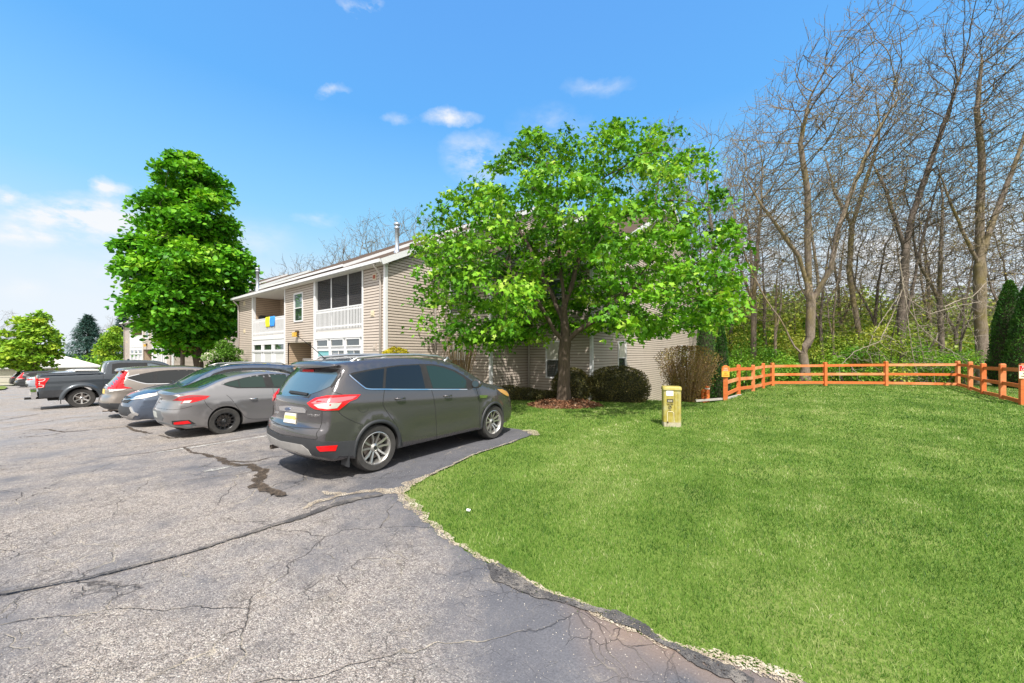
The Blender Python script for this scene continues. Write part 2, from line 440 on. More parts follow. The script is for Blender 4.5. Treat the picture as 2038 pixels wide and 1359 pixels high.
def bark(name, c1, c2, moss=None, sc=3.0):
    m, t, b = newmat(name)
    co = t.add('ShaderNodeTexCoord').outputs['Object']
    g = t.noise(t.mapping(co, scale=(6, 6, 1.2)), sc, 7, .7)
    c = t.mix(t.math('MULTIPLY', t.math('SUBTRACT', g, .32), 2.6, True), c1, c2)
    if moss:
        n = t.noise(co, .5, 4, .6); c = t.mix(t.math('MULTIPLY', t.math('SUBTRACT', n, .46), 5, True), c, moss)
    t.l.new(c, b.inputs['Base Color']); b.inputs['Roughness'].default_value = .9
    t.l.new(t.add('ShaderNodeBump', ins={'Strength': .9, 'Distance': .03, 'Height': g}).outputs[0], b.inputs['Normal'])
    return m
M['bark_maple'] = bark('maple_bark', (.055, .040, .030), (.13, .095, .068))
M['bark_grey'] = bark('grey_bark', (.09, .07, .053), (.26, .21, .17), (.17, .135, .045))
M['bark_dark'] = bark('dark_bark', (.06, .047, .037), (.18, .145, .12))
M['bark_pale'] = bark('dead_pale_bark', (.20, .165, .13), (.38, .33, .275))
M['twig_tan'] = bark('tan_twig', (.22, .14, .07), (.40, .28, .15))
G = dict(
    maple=[(0, (.025, .095, .006)), (.30, (.07, .22, .010)), (.6, (.15, .37, .018)), (.85, (.26, .48, .03)), (1, (.44, .58, .10))],
    maple2=[(0, (.035, .16, .008)), (.4, (.09, .31, .012)), (.8, (.20, .46, .022)), (1, (.40, .58, .05))],
    lime=[(0, (.08, .20, .012)), (.5, (.22, .40, .03)), (1, (.46, .56, .06))],
    wood=[(0, (.10, .19, .02)), (.4, (.24, .34, .04)), (.75, (.42, .46, .07)), (1, (.60, .52, .12))],
    woodgreen=[(0, (.06, .19, .015)), (.5, (.16, .34, .03)), (1, (.34, .48, .06))],
    bud=[(0, (.12, .09, .04)), (.5, (.26, .20, .06)), (1, (.42, .36, .10))],
    budorange=[(0, (.16, .10, .05)), (.5, (.38, .20, .07)), (1, (.45, .36, .14))],
    spruce=[(0, (.012, .035, .028)), (.6, (.03, .075, .06)), (1, (.10, .17, .15))],
    arbor=[(0, (.012, .045, .010)), (.5, (.035, .11, .018)), (1, (.11, .23, .04))],
    yew=[(0, (.05, .045, .015)), (.5, (.10, .10, .03)), (1, (.22, .17, .06))],
    yellow=[(0, (.22, .20, .015)), (.5, (.48, .42, .03)), (1, (.72, .60, .05))],
    white=[(0, (.04, .13, .015)), (.74, (.15, .29, .04)), (.82, (.62, .62, .50)), (1, (.78, .76, .68))],
    tanbush=[(0, (.14, .075, .03)), (.45, (.27, .17, .06)), (.75, (.32, .27, .07)), (1, (.52, .44, .14))])
ML = {k: leafmat('leaf_' + k, v, .3 if k not in ('spruce', 'arbor', 'yew') else .1) for k, v in G.items()}

def asphaltmat():
    m, t, b = newmat('cracked_asphalt')
    co = t.add('ShaderNodeTexCoord').outputs['Object']
    sp = t.add('ShaderNodeSeparateXYZ'); t.l.new(co, sp.inputs[0]); X, Y = sp.outputs[0], sp.outputs[1]
    big = t.noise(co, .38, 5, .6); med = t.noise(co, 1.7, 5, .65); fine = t.noise(co, 70, 3, .75); grit = t.noise(co, 190, 2, .6)
    sx = lambda v, k, o, cl=False: t.math('ADD', t.math('MULTIPLY', v, k), o, cl)
    # the drive is worn down to bare aggregate, the bays are smooth and dark
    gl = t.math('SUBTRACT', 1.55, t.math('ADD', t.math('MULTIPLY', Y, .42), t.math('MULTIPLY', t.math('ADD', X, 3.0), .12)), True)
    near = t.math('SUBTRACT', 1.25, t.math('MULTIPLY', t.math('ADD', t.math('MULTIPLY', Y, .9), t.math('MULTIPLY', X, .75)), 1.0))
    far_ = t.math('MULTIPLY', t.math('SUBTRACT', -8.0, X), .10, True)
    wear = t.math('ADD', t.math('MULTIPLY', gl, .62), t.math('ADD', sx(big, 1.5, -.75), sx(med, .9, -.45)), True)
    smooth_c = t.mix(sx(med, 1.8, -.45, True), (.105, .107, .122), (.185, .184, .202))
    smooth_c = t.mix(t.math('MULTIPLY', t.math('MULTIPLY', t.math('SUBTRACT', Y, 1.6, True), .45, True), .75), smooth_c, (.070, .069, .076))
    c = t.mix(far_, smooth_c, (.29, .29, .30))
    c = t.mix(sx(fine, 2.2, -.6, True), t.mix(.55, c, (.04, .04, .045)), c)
    w0 = t.add('ShaderNodeTexNoise', ins={'Scale': 30.0, 'Detail': 3}); t.l.new(co, w0.inputs[0])
    wv0 = t.add('ShaderNodeVectorMath', operation='MULTIPLY_ADD', ins={0: w0.outputs[1], 1: (.022, .022, .022), 2: co}).outputs[0]
    v = t.add('ShaderNodeTexVoronoi', feature='F1', ins={'Scale': 105.0}); t.l.new(wv0, v.inputs['Vector'])
    cr = t.add('ShaderNodeSeparateColor'); t.l.new(v.outputs['Color'], cr.inputs[0])
    # bare aggregate: tightly packed tan, pink and grey stones
    agg = t.ramp(cr.outputs[0], [(0, (.09, .077, .068)), (.16, (.20, .174, .155)), (.40, (.31, .272, .248)), (.62, (.38, .335, .303)), (.82, (.43, .39, .345)), (1, (.56, .53, .48))])
    v2 = t.add('ShaderNodeTexVoronoi', feature='F1', ins={'Scale': 41.0}); t.l.new(wv0, v2.inputs['Vector'])
    cr2 = t.add('ShaderNodeSeparateColor'); t.l.new(v2.outputs['Color'], cr2.inputs[0])
    agg = t.mix(t.math('MULTIPLY', t.math('GREATER_THAN', cr2.outputs[1], .62), .55), agg, t.ramp(cr2.outputs[0], [(0, (.10, .085, .075)), (.5, (.30, .26, .235)), (1, (.52, .48, .42))]))
    agg = t.mix(t.math('MULTIPLY', cr.outputs[2], .30), agg, (.31, .285, .29))
    agg = t.mix(sx(t.noise(co, 5, 5, .7), 3.0, -1.55, True), agg, (.12, .108, .10))
    agg = t.mix(sx(t.noise(t.mapping(co, loc=(8, 2, 0)), 7, 5, .7), 3.0, -1.60, True), agg, (.44, .385, .33))
    gap = t.math('MULTIPLY', t.math('SUBTRACT', v.outputs['Distance'], .46, True), 6.0, True)
    agg = t.mix(t.math('MULTIPLY', gap, .5), agg, (.06, .052, .046))
    aw = sx(t.math('ADD', wear, t.math('MULTIPLY', grit, .5)), 2.4, -1.45, True)
    c = t.mix(aw, c, agg)
    # scattered pale chips and sandy drifts on the smooth parts
    st = t.math('MULTIPLY', t.math('LESS_THAN', v.outputs['Distance'], .27), t.math('GREATER_THAN', sx(t.noise(co, 3.0, 6, .7), .6, .64), cr.outputs[1]))
    st = t.math('SUBTRACT', 1.0, t.math('LESS_THAN', t.math('MULTIPLY', st, cr.outputs[1]), .90))
    c = t.mix(t.math('MULTIPLY', st, .65), c, (.46, .42, .36))
    dr = t.math('MULTIPLY', t.math('SUBTRACT', t.noise(t.mapping(co, loc=(5, 9, 0), scale=(1, 1.6, 1)), 2.1, 7, .72), .60, True), 9.0, True)
    dr = t.math('MULTIPLY', dr, t.math('SUBTRACT', 1.0, t.math('MULTIPLY', t.math('SUBTRACT', Y, 3.2, True), .8, True)))
    c = t.mix(t.math('MULTIPLY', dr, sx(fine, 2.2, -.75, True)), c, (.46, .39, .30))
    # reddish-brown stain along the grass edge
    edge = t.math('MULTIPLY', t.math('SUBTRACT', t.math('ADD', X, t.math('MULTIPLY', Y, .95)), .75, True), 1.3, True)
    edge = t.math('MULTIPLY', edge, t.math('LESS_THAN', Y, 2.7))
    c = t.mix(t.math('MULTIPLY', edge, t.math('MULTIPLY', t.math('SUBTRACT', t.noise(co, 1.1, 3, .5), .40, True), 3.4, True)), c, (.27, .18, .125))
    wrp = t.add('ShaderNodeTexNoise', ins={'Scale': 2.3, 'Detail': 4}); t.l.new(co, wrp.inputs[0])
    wv_ = t.add('ShaderNodeVectorMath', operation='MULTIPLY_ADD', ins={0: wrp.outputs[1], 1: (.35, .35, .35), 2: co}).outputs[0]
    def crack(scale, wd, mask):
        vv = t.add('ShaderNodeTexVoronoi', feature='DISTANCE_TO_EDGE', ins={'Scale': scale}); t.l.new(wv_, vv.inputs['Vector'])
        return t.math('MULTIPLY', t.math('SUBTRACT', 1.0, t.math('DIVIDE', vv.outputs['Distance'], wd), True), mask)
    brk = t.math('MULTIPLY', t.math('SUBTRACT', t.noise(co, 3.1, 3), .44, True), 14.0, True)   # cracks come and go along their length
    mk = t.math('MULTIPLY', t.math('MULTIPLY', t.math('SUBTRACT', t.noise(t.mapping(co, loc=(3, 7, 0)), .55, 3), .40, True), 5.0, True), brk)
    k1 = crack(2.1, .014, mk); k2 = crack(.62, .0045, t.math('MULTIPLY', t.math('SUBTRACT', t.noise(co, .3, 2), .38, True), 6, True)); k3 = crack(5.2, .022, t.math('MULTIPLY', mk, .8))
    k = t.math('MAXIMUM', t.math('MAXIMUM', k1, k2), k3)
    sand = t.noise(t.mapping(co, loc=(11, 3, 0)), 1.6, 3)
    c = t.mix(t.math('MULTIPLY', k, .72), c, t.ramp(sand, [(.50, (.022, .02, .02)), (.60, (.46, .40, .31))]))
    t.l.new(c, b.inputs['Base Color']); b.inputs['Roughness'].default_value = .9; b.inputs['Specular IOR Level'].default_value = .12
    hgt = t.math('ADD', t.math('ADD', t.math('MULTIPLY', fine, .5), t.math('MULTIPLY', grit, .35)), t.math('MULTIPLY', t.math('MULTIPLY', aw, t.math('SUBTRACT', .6, v.outputs['Distance'])), 1.4))
    hgt = t.math('SUBTRACT', hgt, t.math('MULTIPLY', k, 1.6))
    t.l.new(t.add('ShaderNodeBump', ins={'Strength': .8, 'Distance': .008, 'Height': hgt}).outputs[0], b.inputs['Normal'])
    return m
M['asphalt'] = asphaltmat()
def groundmat(name, stops, sc=1.0, fsc=60, bump=.8, holes=0.0, hsc=30):
    m, t, b = newmat(name)
    co = t.add('ShaderNodeTexCoord').outputs['Object']
    n = t.math('ADD', t.math('MULTIPLY', t.noise(co, sc, 5, .65), .55), t.math('MULTIPLY', t.noise(co, fsc, 3, .7), .45))
    t.l.new(t.ramp(n, stops), b.inputs['Base Color']); b.inputs['Roughness'].default_value = .95
    b.inputs['Specular IOR Level'].default_value = .15
    t.l.new(t.add('ShaderNodeBump', ins={'Strength': bump, 'Distance': .02, 'Height': n}).outputs[0], b.inputs['Normal'])
    if holes:   # worn through to what lies below
        tr = t.add('ShaderNodeBsdfTransparent'); mx = t.add('ShaderNodeMixShader')
        t.l.new(t.math('GREATER_THAN', t.noise(co, hsc, 4, .7), .5 + (.5 - holes) * .45), mx.inputs[0]) if holes < 1 else None
        t.l.new(b.outputs[0], mx.inputs[1]); t.l.new(tr.outputs[0], mx.inputs[2])
        out = [n_ for n_ in t.n if n_.type == 'OUTPUT_MATERIAL'][0]; t.l.new(mx.outputs[0], out.inputs[0])
    return m
M['lawn'] = groundmat('lawn_ground', [(.36, (.065, .115, .018)), (.5, (.105, .165, .028)), (.62, (.19, .22, .07))], .55, 45)
M['forest'] = groundmat('wood_floor', [(.35, (.03, .06, .012)), (.5, (.08, .10, .025)), (.65, (.16, .13, .06))], 1.2, 20)
M['sand'] = groundmat('sandy_grit', [(.34, (.17, .13, .09)), (.5, (.42, .35, .26)), (.64, (.62, .56, .46))], 9, 140, .8, .5, 75)
M['mulch'] = groundmat('bark_mulch', [(.34, (.045, .018, .010)), (.5, (.13, .055, .03)), (.64, (.30, .17, .10))], 14, 90, 1.0)
M['tar'] = groundmat('dark_tar_patch', [(.35, (.04, .038, .04)), (.5, (.075, .072, .073)), (.60, (.20, .18, .16))], 6, 120, .5, .30, 45)
M['dirt'] = groundmat('crack_dirt', [(.36, (.035, .03, .026)), (.55, (.085, .065, .05)), (.66, (.22, .18, .14))], 12, 120, .8, .35, 30)
M['whiteline'] = groundmat('worn_white_paint', [(.40, (.12, .12, .12)), (.50, (.36, .35, .33)), (.62, (.60, .59, .56))], 7, 60, .3, .35, 30)
def grassmat():
    m, t, b = newmat('grass_blades')
    at_ = t.add('ShaderNodeAttribute', attribute_name='lc').outputs['Fac']
    co = t.add('ShaderNodeTexCoord').outputs['Object']
    patch = t.math('ADD', t.math('MULTIPLY', t.noise(co, .45, 5, .66), .6), t.math('MULTIPLY', t.noise(t.mapping(co, scale=(1.0, .16, 1), rot=(0, 0, -.25)), 1.5, 3, .6), .4)); p2 = t.noise(co, 2.4, 3, .6)
    f = t.math('ADD', t.math('MULTIPLY', at_, .80), t.math('ADD', t.math('MULTIPLY', t.math('SUBTRACT', patch, .55), 2.1), t.math('MULTIPLY', t.math('SUBTRACT', p2, .40), .9)), True)
    c = t.ramp(f, [(0, (.025, .085, .008)), (.26, (.07, .175, .015)), (.50, (.145, .275, .032)), (.76, (.31, .40, .11)), (1, (.66, .62, .38))])
    t.l.new(c, b.inputs['Base Color']); b.inputs['Roughness'].default_value = .5; b.inputs['Specular IOR Level'].default_value = .3
    tr = t.add('ShaderNodeBsdfTranslucent'); t.l.new(c, tr.inputs[0])
    mx = t.add('ShaderNodeMixShader', ins={0: .3}); t.l.new(b.outputs[0], mx.inputs[1]); t.l.new(tr.outputs[0], mx.inputs[2])
    out = [n for n in t.n if n.type == 'OUTPUT_MATERIAL'][0]; t.l.new(mx.outputs[0], out.inputs[0])
    return m
M['grass'] = grassmat()
def pedmat():
    m, t, b = newmat('faded_yellow_green_plastic')
    co = t.add('ShaderNodeTexCoord').outputs['Object']
    n = t.noise(co, 4, 5, .6); s = t.noise(t.mapping(co, scale=(6, 6, 1)), 5, 4, .6)
    c = t.ramp(n, [(.35, (.30, .235, .03)), (.5, (.38, .32, .07)), (.68, (.40, .38, .20))])
    c = t.mix(t.math('MULTIPLY', t.math('SUBTRACT', s, .5, True), 2.0, True), c, (.30, .30, .24))
    t.l.new(c, b.inputs['Base Color']); b.inputs['Roughness'].default_value = .55; return m
M['pedestal'] = pedmat()
M['ped_base'] = simple('pedestal_concrete_base', (.40, .36, .26), .8, var=.2, vscale=12)
M['orangepost'] = simple('rusty_orange_paint', (.58, .13, .02), .5, .1, var=.35, vscale=8)
M['white'] = simple('white_paint', (.78, .78, .76), .5)
M['black'] = simple('black_print', (.015, .015, .015), .6)
M['signred'] = simple('sign_red', (.50, .015, .02), .5)
M['signorange'] = simple('sign_orange', (.70, .15, .02), .5)
M['signyellow'] = simple('sign_yellow', (.78, .42, .05), .5)
M['signcream'] = simple('sign_cream', (.74, .68, .50), .5)
M['paper'] = simple('white_paper', (.8, .8, .8), .6)
M['grey_letter'] = simple('grey_lettering', (.6, .6, .6), .4, .4)

def text(body, size, mat, parent=None, mw=None, name='lettering', ext=.002, align='CENTER'):
    cu = bpy.data.curves.new('t', 'FONT'); cu.body = body; cu.size = size; cu.extrude = ext; cu.align_x = align; cu.align_y = 'CENTER'
    ob = bpy.data.objects.new('t', cu); COL.objects.link(ob)
    dg = bpy.context.evaluated_depsgraph_get(); me = bpy.data.meshes.new_from_object(ob.evaluated_get(dg))
    bpy.data.objects.remove(ob)
    me.materials.clear(); me.materials.append(mat)
    if mw is not None: me.transform(mw)
    return link(name, me, parent)
# ---------------------------------------------------------------- ground
def axis(lo, hi, step, far):
    a = list(np.arange(lo, hi + 1e-6, step)); s = step
    b = hi
    while b < far: s *= 1.28; b += s; a.append(b)
    b = lo; s = step
    while b > -far: s *= 1.28; b -= s; a.insert(0, b)
    return a
def build_ground():
    xs = axis(-24, 24, .5, 1400); ys = axis(-4, 48, .5, 1400)
    V = [(x, y, h(x, y)) for y in ys for x in xs]; nx = len(xs); F = []; mi = []
    for j in range(len(ys) - 1):
        for i in range(nx - 1):
            F.append((j * nx + i, j * nx + i + 1, (j + 1) * nx + i + 1, (j + 1) * nx + i))
            x = xs[i]; y = ys[j]; D = -x * SA + y * CA; L = x * CA + y * SA
            mi.append(1 if (D > 21.5 or (x > 7.2 and y > 17)) and x > -3 else (1 if D > 60 and x > -30 else 0))
    me = bpy.data.meshes.new('ground'); me.from_pydata(V, [], F)
    me.materials.append(M['lawn']); me.materials.append(M['forest']); me.polygons.foreach_set('material_index', mi); me.shade_smooth()
    tag(link('ground', me), kind='structure')
build_ground()
EDGE_PX = [(1060, 866), (1030, 878), (985, 893), (940, 908), (900, 928), (865, 944), (835, 957), (812, 970), (800, 985), (812, 1003), (832, 1022), (858, 1048), (885, 1072), (912, 1092), (945, 1112), (985, 1132), (1025, 1150),
           (1085, 1182), (1150, 1210), (1230, 1248), (1320, 1285), (1420, 1318), (1520, 1345), (1600, 1372)]
edge = [tuple(gr(px, py).xy) for px, py in EDGE_PX]
e0 = edge[0]
edge_s = crom(edge, 4)
rr = random.Random(3)
edge_j = [(x + rr.uniform(-.025, .025), y + rr.uniform(-.025, .025)) for x, y in edge_s]
tailp = [DL(1.55, 2.0), DL(.9, 3.4), DL(0.0, 5.5), DL(-1.5, 9), DL(-6, 20), DL(-20, 40)]
LOT = [(-120, 6.95), (-40, 6.95), (-20, 6.95), (-12, 6.93), (-7, 6.95), (-5.2, 6.98), (-4.75, 6.9)] + edge_j + tailp + [DL(-40, -20), (-120, -40)]
def sheet(name, poly, step, mat, zo, **kw):
    v, f = tess(poly, step)
    me = bpy.data.meshes.new(name); me.from_pydata([(p.x, p.y, h(p.x, p.y) + zo) for p in v], [], f); me.materials.append(mat); me.shade_smooth()
    o = link(name, me); tag(o, **kw); return o
def flipfix(o):
    bm = bmesh.new(); bm.from_mesh(o.data)
    for f in bm.faces:
        if f.normal.z < 0: f.normal_flip()
    bm.to_mesh(o.data); bm.free()
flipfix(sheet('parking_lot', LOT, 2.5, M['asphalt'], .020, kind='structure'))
def strip(name, pts, wds, mat, zo, jit=.0, seed=1, world=False, n=6, **kw):
    r = random.Random(seed)
    P = pts if world else [tuple(gr(px, py, h(*gr(px, py).xy)).xy) for px, py in pts]
    if len(P) > 2: Q = crom(P, n)
    else: Q = [(P[0][0] + (P[1][0] - P[0][0]) * k / 20, P[0][1] + (P[1][1] - P[0][1]) * k / 20) for k in range(21)]
    m = len(Q); L_, R_ = [], []
    for i, (x, y) in enumerate(Q):
        a = Q[max(i - 1, 0)]; b = Q[min(i + 1, m - 1)]; dx, dy = b[0] - a[0], b[1] - a[1]; l = sqrt(dx * dx + dy * dy) or 1
        f = i / (m - 1) * (len(wds) - 1); k = min(int(f), len(wds) - 2) if len(wds) > 1 else 0
        wd = wds[k] + (wds[min(k + 1, len(wds) - 1)] - wds[k]) * (f - k)
        nz = lambda o_: noise.noise((x * 7, y * 7, seed * 3.1 + o_)) + .5 * noise.noise((x * 23, y * 23, seed * 3.1 + o_))
        jx = jit * 1.5 * nz(0); wd1 = wd * (1 + nz(5) * (.8 if jit else 0)); wd2 = wd * (1 + nz(9) * (.8 if jit else 0))
        L_.append((x - dy / l * (wd1 / 2 + jx), y + dx / l * (wd1 / 2 + jx))); R_.append((x + dy / l * (wd2 / 2 - jx), y - dx / l * (wd2 / 2 - jx)))
    V = [(x, y, h(x, y) + zo) for x, y in L_ + R_]; F = [(i, m + i, m + i + 1, i + 1) for i in range(m - 1)]
    me = bpy.data.meshes.new(name); me.from_pydata(V, [], F); me.materials.append(mat)
    o = link(name, me); tag(o, kind='structure', **kw); flipfix(o); return o
# painted bay lines, worn
for k, X in enumerate([-7.05, -9.55, -12.95, -16.1, -19.6, -22.4, -28.3, -31.2, -34.1]):
    strip('parking_line', [(X, 3.4 if k == 0 else 2.6 if k != 1 else 1.5), (X, 6.7)], [.10], M['whiteline'], .026, .006, k, True)
strip('parking_line', [(405, 941), (440, 934), (480, 925)], [.13, .12, .1], M['whiteline'], .0275, .015, 21)
# cracks and seams
strip('pavement_crack', [(190, 913), (260, 906), (330, 897), (368, 890), (440, 879), (541, 862)], [.015, .03, .03, .02], M['dirt'], .029, .012, 2, n=10)
strip('pavement_crack', [(368, 890), (382, 902), (405, 905), (432, 912), (452, 924), (475, 927), (498, 928), (522, 944), (512, 962), (522, 975), (548, 984), (566, 990)], [.05, .05, .12, .09, .16, .14, .10], M['dirt'], .0285, .03, 5, n=8)
strip('pavement_crack', [(452, 920), (500, 921), (540, 912), (575, 909)], [.05, .03, .012], M['dirt'], .0285, .015, 6, n=8)
strip('pavement_crack', [(49, 855), (88, 852), (132, 858), (190, 853), (247, 849)], [.03, .05, .05, .03], M['dirt'], .0285, .03, 7, n=10)
strip('pavement_crack', [(40, 868), (75, 867), (100, 864), (132, 858)], [.02, .04, .03], M['dirt'], .0285, .03, 8, n=10)
strip('pavement_crack', [(0, 833), (36, 827), (77, 820)], [.05, .06, .05], M['dirt'], .0285, .03, 9, n=10)
strip('pavement_crack', [(0, 850), (60, 842), (140, 829), (205, 826)], [.03, .04, .02], M['dirt'], .0285, .03, 10, n=10)
strip('pavement_crack', [(0, 936), (20, 934), (45, 931)], [.02, .02], M['dirt'], .0285, .012, 11)
strip('pavement_crack', [(250, 846), (270, 856), (300, 862)], [.03, .10, .07], M['dirt'], .0285, .03, 12, n=8)
strip('pavement_crack', [(318, 866), (345, 872), (380, 866)], [.03, .06, .03], M['dirt'], .0285, .02, 13, n=8)
strip('pavement_crack', [(355, 962), (420, 952), (480, 946), (540, 930)], [.006, .012, .008], M['dirt'], .0285, .008, 14, n=10)
strip('tar_seam', [(-60, 1200), (0, 1187), (100, 1171), (200, 1150), (300, 1124), (400, 1097), (500, 1064), (600, 1033), (690, 1002), (762, 988)], [.04, .04, .034, .036, .042, .05, .07, .11, .05], M['tar'], .030, .012, 15, n=12)
strip('sand_streak', [(600, 1016), (640, 1000), (700, 985), (760, 980), (800, 977)], [.03, .12, .05, .16, .20], M['sand'], .0265, .035, 16, n=8)
strip('sand_streak', [(640, 982), (670, 986), (690, 984)], [.03, .10, .02], M['sand'], .0265, .03, 17)
strip('tar_patch', [(974, 1128), (990, 1150), (1030, 1172), (1080, 1191), (1140, 1208), (1200, 1225), (1260, 1248), (1330, 1290), (1420, 1335), (1500, 1372)], [.05, .12, .09, .07, .06, .09, .06, .09, .10], M['tar'], .030, .010, 18, n=10)
strip('tar_patch', [(990, 1128), (1030, 1160), (1070, 1180), (1100, 1190)], [.02, .09, .06, .01], M['tar'], .0295, .008, 19, n=8)
# sandy rim between asphalt and lawn
strip('sand_edge', crom(edge_s[4:], 4), [.04, .03, .04, .04, .08, .20, .10, .15, .10, .11, .07, .05, .08, .06, .07, .07, .10, .07, .14, .14], M['sand'], .027, .022, 20, True, n=1)
strip('sand_edge', [(-4.95, 7.0), (-4.6, 6.8), (-4.45, 6.62)], [.25, .22, .1], M['sand'], .027, .02, 22, True)
strip('path', [(-60, 8.45), (-14.2, 8.45)], [1.3], M['concrete'], .012, 0, 1, True)

# loose pale chips lying on the asphalt
def chips():
    r = np.random.RandomState(5); V = []; F = []; lc = []
    n = 12000
    D = 1.9 + 5.2 * r.rand(n) ** 1.3; L = (r.rand(n) * 2 - 1.05) * D * 1.4
    X = -SA * D + CA * L; Y = CA * D + SA * L
    ok = inpoly_np(X, Y, LOT)
    # more of them in drifts
    keep = []
    for i in range(n):
        if not ok[i]: continue
        d = noise.noise((X[i] * 1.4, Y[i] * 1.4, 3.1))
        if d > r.rand() * .9 - .32: keep.append(i)
    for i in keep:
        s = r.uniform(.0018, .0048); a = r.rand() * 6.28; x, y = X[i], Y[i]; z = h(x, y) + .021; b = len(V)
        for k in range(4):
            t = a + k * pi / 2 + r.uniform(-.3, .3); V.append((x + s * cos(t), y + s * .7 * sin(t), z))
        V.append((x, y, z + s * .8)); 
        for k in range(4): F.append((b + k, b + (k + 1) % 4, b + 4)); lc.append(r.rand())
    m, t, bs = newmat('pale_chips'); a = t.add('ShaderNodeAttribute', attribute_name='lc').outputs['Fac']
    t.l.new(t.ramp(a, [(0, (.25, .20, .15)), (.6, (.46, .41, .34)), (1, (.70, .67, .62))]), bs.inputs['Base Color'])
    tag(link('loose_gravel', np_mesh('loose_gravel', V, F, m, lc)), 'pale loose chips scattered over the cracked asphalt', 'gravel', kind='stuff')
chips()

# grass blades
def blades():
    r = np.random.RandomState(11)
    TREE = (-6.6, 11.75)
    Vs, Fs, Ls = [], [], []; base = 0
    bands = [(1.75, 3.2, 95000, .0030, .034), (3.2, 5.2, 150000, .0044, .036), (5.2, 8.5, 150000, .0068, .038), (8.5, 14, 140000, .012, .042), (14, 22.5, 100000, .022, .048)]
    for (d0, d1, n, wd, ht) in bands:
        D = np.sqrt(r.rand(n) * (d1 * d1 - d0 * d0) + d0 * d0); n = int(n * 1.2); D = np.sqrt(r.rand(n) * (d1 * d1 - d0 * d0) + d0 * d0); L = (r.rand(n) * 2.55 - .85) * D * 1.42
        X = -SA * D + CA * L; Y = CA * D + SA * L
        # ragged border: sample the mask slightly displaced
        jx = r.normal(0, .055, n); jy = r.normal(0, .055, n)
        ok = ~inpoly_np(X + jx, Y + jy, LOT)
        ok &= ~((X < -13.6) & (Y > 7.8)); ok &= ((X > -5.0) | (Y > 6.95))
        ok &= ((X - TREE[0]) ** 2 + (Y - TREE[1]) ** 2 > 1.15 ** 2 * (1 + .25 * np.sin(np.arctan2(Y - TREE[1], X - TREE[0]) * 5)))
        ok &= ~((X < -10.0) & (Y > 10.6)); ok &= ~((X < -6.4) & (Y > 13.2)); ok &= ~((X < -2.3) & (Y > 16.3)); ok &= ~(D > 21.2)
        X, Y = X[ok], Y[ok]; n = len(X)
        # thin, bare spots near the asphalt edge
        Z = np.array([h(a, b) for a, b in zip(X, Y)]) - .004
        ang = r.rand(n) * 2 * pi; hh = ht * (.45 + .8 * r.rand(n)); ln = hh * (.15 + .75 * r.rand(n)); la = r.rand(n) * 2 * pi
        w_ = wd * (.7 + .6 * r.rand(n))
        dx, dy = np.cos(ang) * w_ / 2, np.sin(ang) * w_ / 2; lx, ly = np.cos(la) * ln, np.sin(la) * ln
        V = np.stack([np.stack([X - dx, Y - dy, Z], 1), np.stack([X + dx, Y + dy, Z], 1),
                      np.stack([X + dx * .7 + lx * .4, Y + dy * .7 + ly * .4, Z + hh * .62], 1), np.stack([X - dx * .7 + lx * .4, Y - dy * .7 + ly * .4, Z + hh * .62], 1),
                      np.stack([X + lx, Y + ly, Z + hh], 1)], 1).reshape(-1, 3)
        i = np.arange(n)[:, None] * 5 + base
        F = np.concatenate([i + np.array([[0, 1, 2]]), i + np.array([[0, 2, 3]]), i + np.array([[3, 2, 4]])], 1).reshape(-1, 3)
        lc = np.repeat(np.where(r.rand(n) < .08, .98, np.clip(r.normal(.46, .24, n), 0, 1)), 3)
        Vs.append(V); Fs.append(F); Ls.append(lc); base += 5 * n
    me = np_mesh('grass', np.concatenate(Vs), np.concatenate(Fs), M['grass'], np.concatenate(Ls))
    tag(link('grass', me), 'short mown bright green lawn grass with pale clippings', 'grass', kind='stuff')
blades()

# ---------------------------------------------------------------- siding
EXPO = .125
def siding(mb, P, zlo, lo, hi, ztop, holes=(), m=0, e=EXPO, proud=.017):
    """P(s,z,o)->3D; lo(z),hi(z) limits of the wall along s; holes (s0,s1,z0,z1)"""
    z = zlo
    while z < ztop - 1e-4:
        zt = min(z + e, ztop)
        cuts = sorted({z, zt} | {c for q in holes for c in (q[2], q[3]) if z < c < zt})
        for a, b in zip(cuts[:-1], cuts[1:]):
            hs = sorted((q[0], q[1]) for q in holes if q[2] < (a + b) / 2 < q[3])
            la, lb, ha, hb = lo(a), lo(b), hi(a), hi(b)
            if ha - la < .01: continue
            if hb < lb: hb = lb = (ha + la) / 2
            segs = []; cur = (la, lb)
            for (q0, q1) in hs:
                if q1 <= min(la, lb) or q0 >= max(ha, hb): continue
                if q0 > cur[0] + 1e-3: segs.append((cur[0], cur[1], q0, q0))
                cur = (q1, q1)
            if ha > cur[0] + 1e-3: segs.append((cur[0], cur[1], ha, hb))
            oa = proud * (1 - (a - z) / e); ob = proud * (1 - (b - z) / e)
            for (sa, sb, ta, tb) in segs:
                if abs(a - z) < 1e-6 and b - a > .03:
                    g_ = a + .021; fr = .021 / (b - a); sg, tg = sa + (sb - sa) * fr, ta + (tb - ta) * fr
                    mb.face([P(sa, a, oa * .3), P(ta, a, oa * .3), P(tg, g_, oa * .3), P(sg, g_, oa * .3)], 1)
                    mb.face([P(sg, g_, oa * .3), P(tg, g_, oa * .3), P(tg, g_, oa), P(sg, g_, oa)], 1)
                    mb.face([P(sg, g_, oa), P(tg, g_, oa), P(tb, b, ob), P(sb, b, ob)], m)
                    continue
                mb.face([P(sa, a, oa), P(ta, a, oa), P(tb, b, ob), P(sb, b, ob)], m)
                if abs(a - z) < 1e-6: mb.face([P(sa, a, 0), P(ta, a, 0), P(ta, a, oa), P(sa, a, oa)], m)
        z = zt
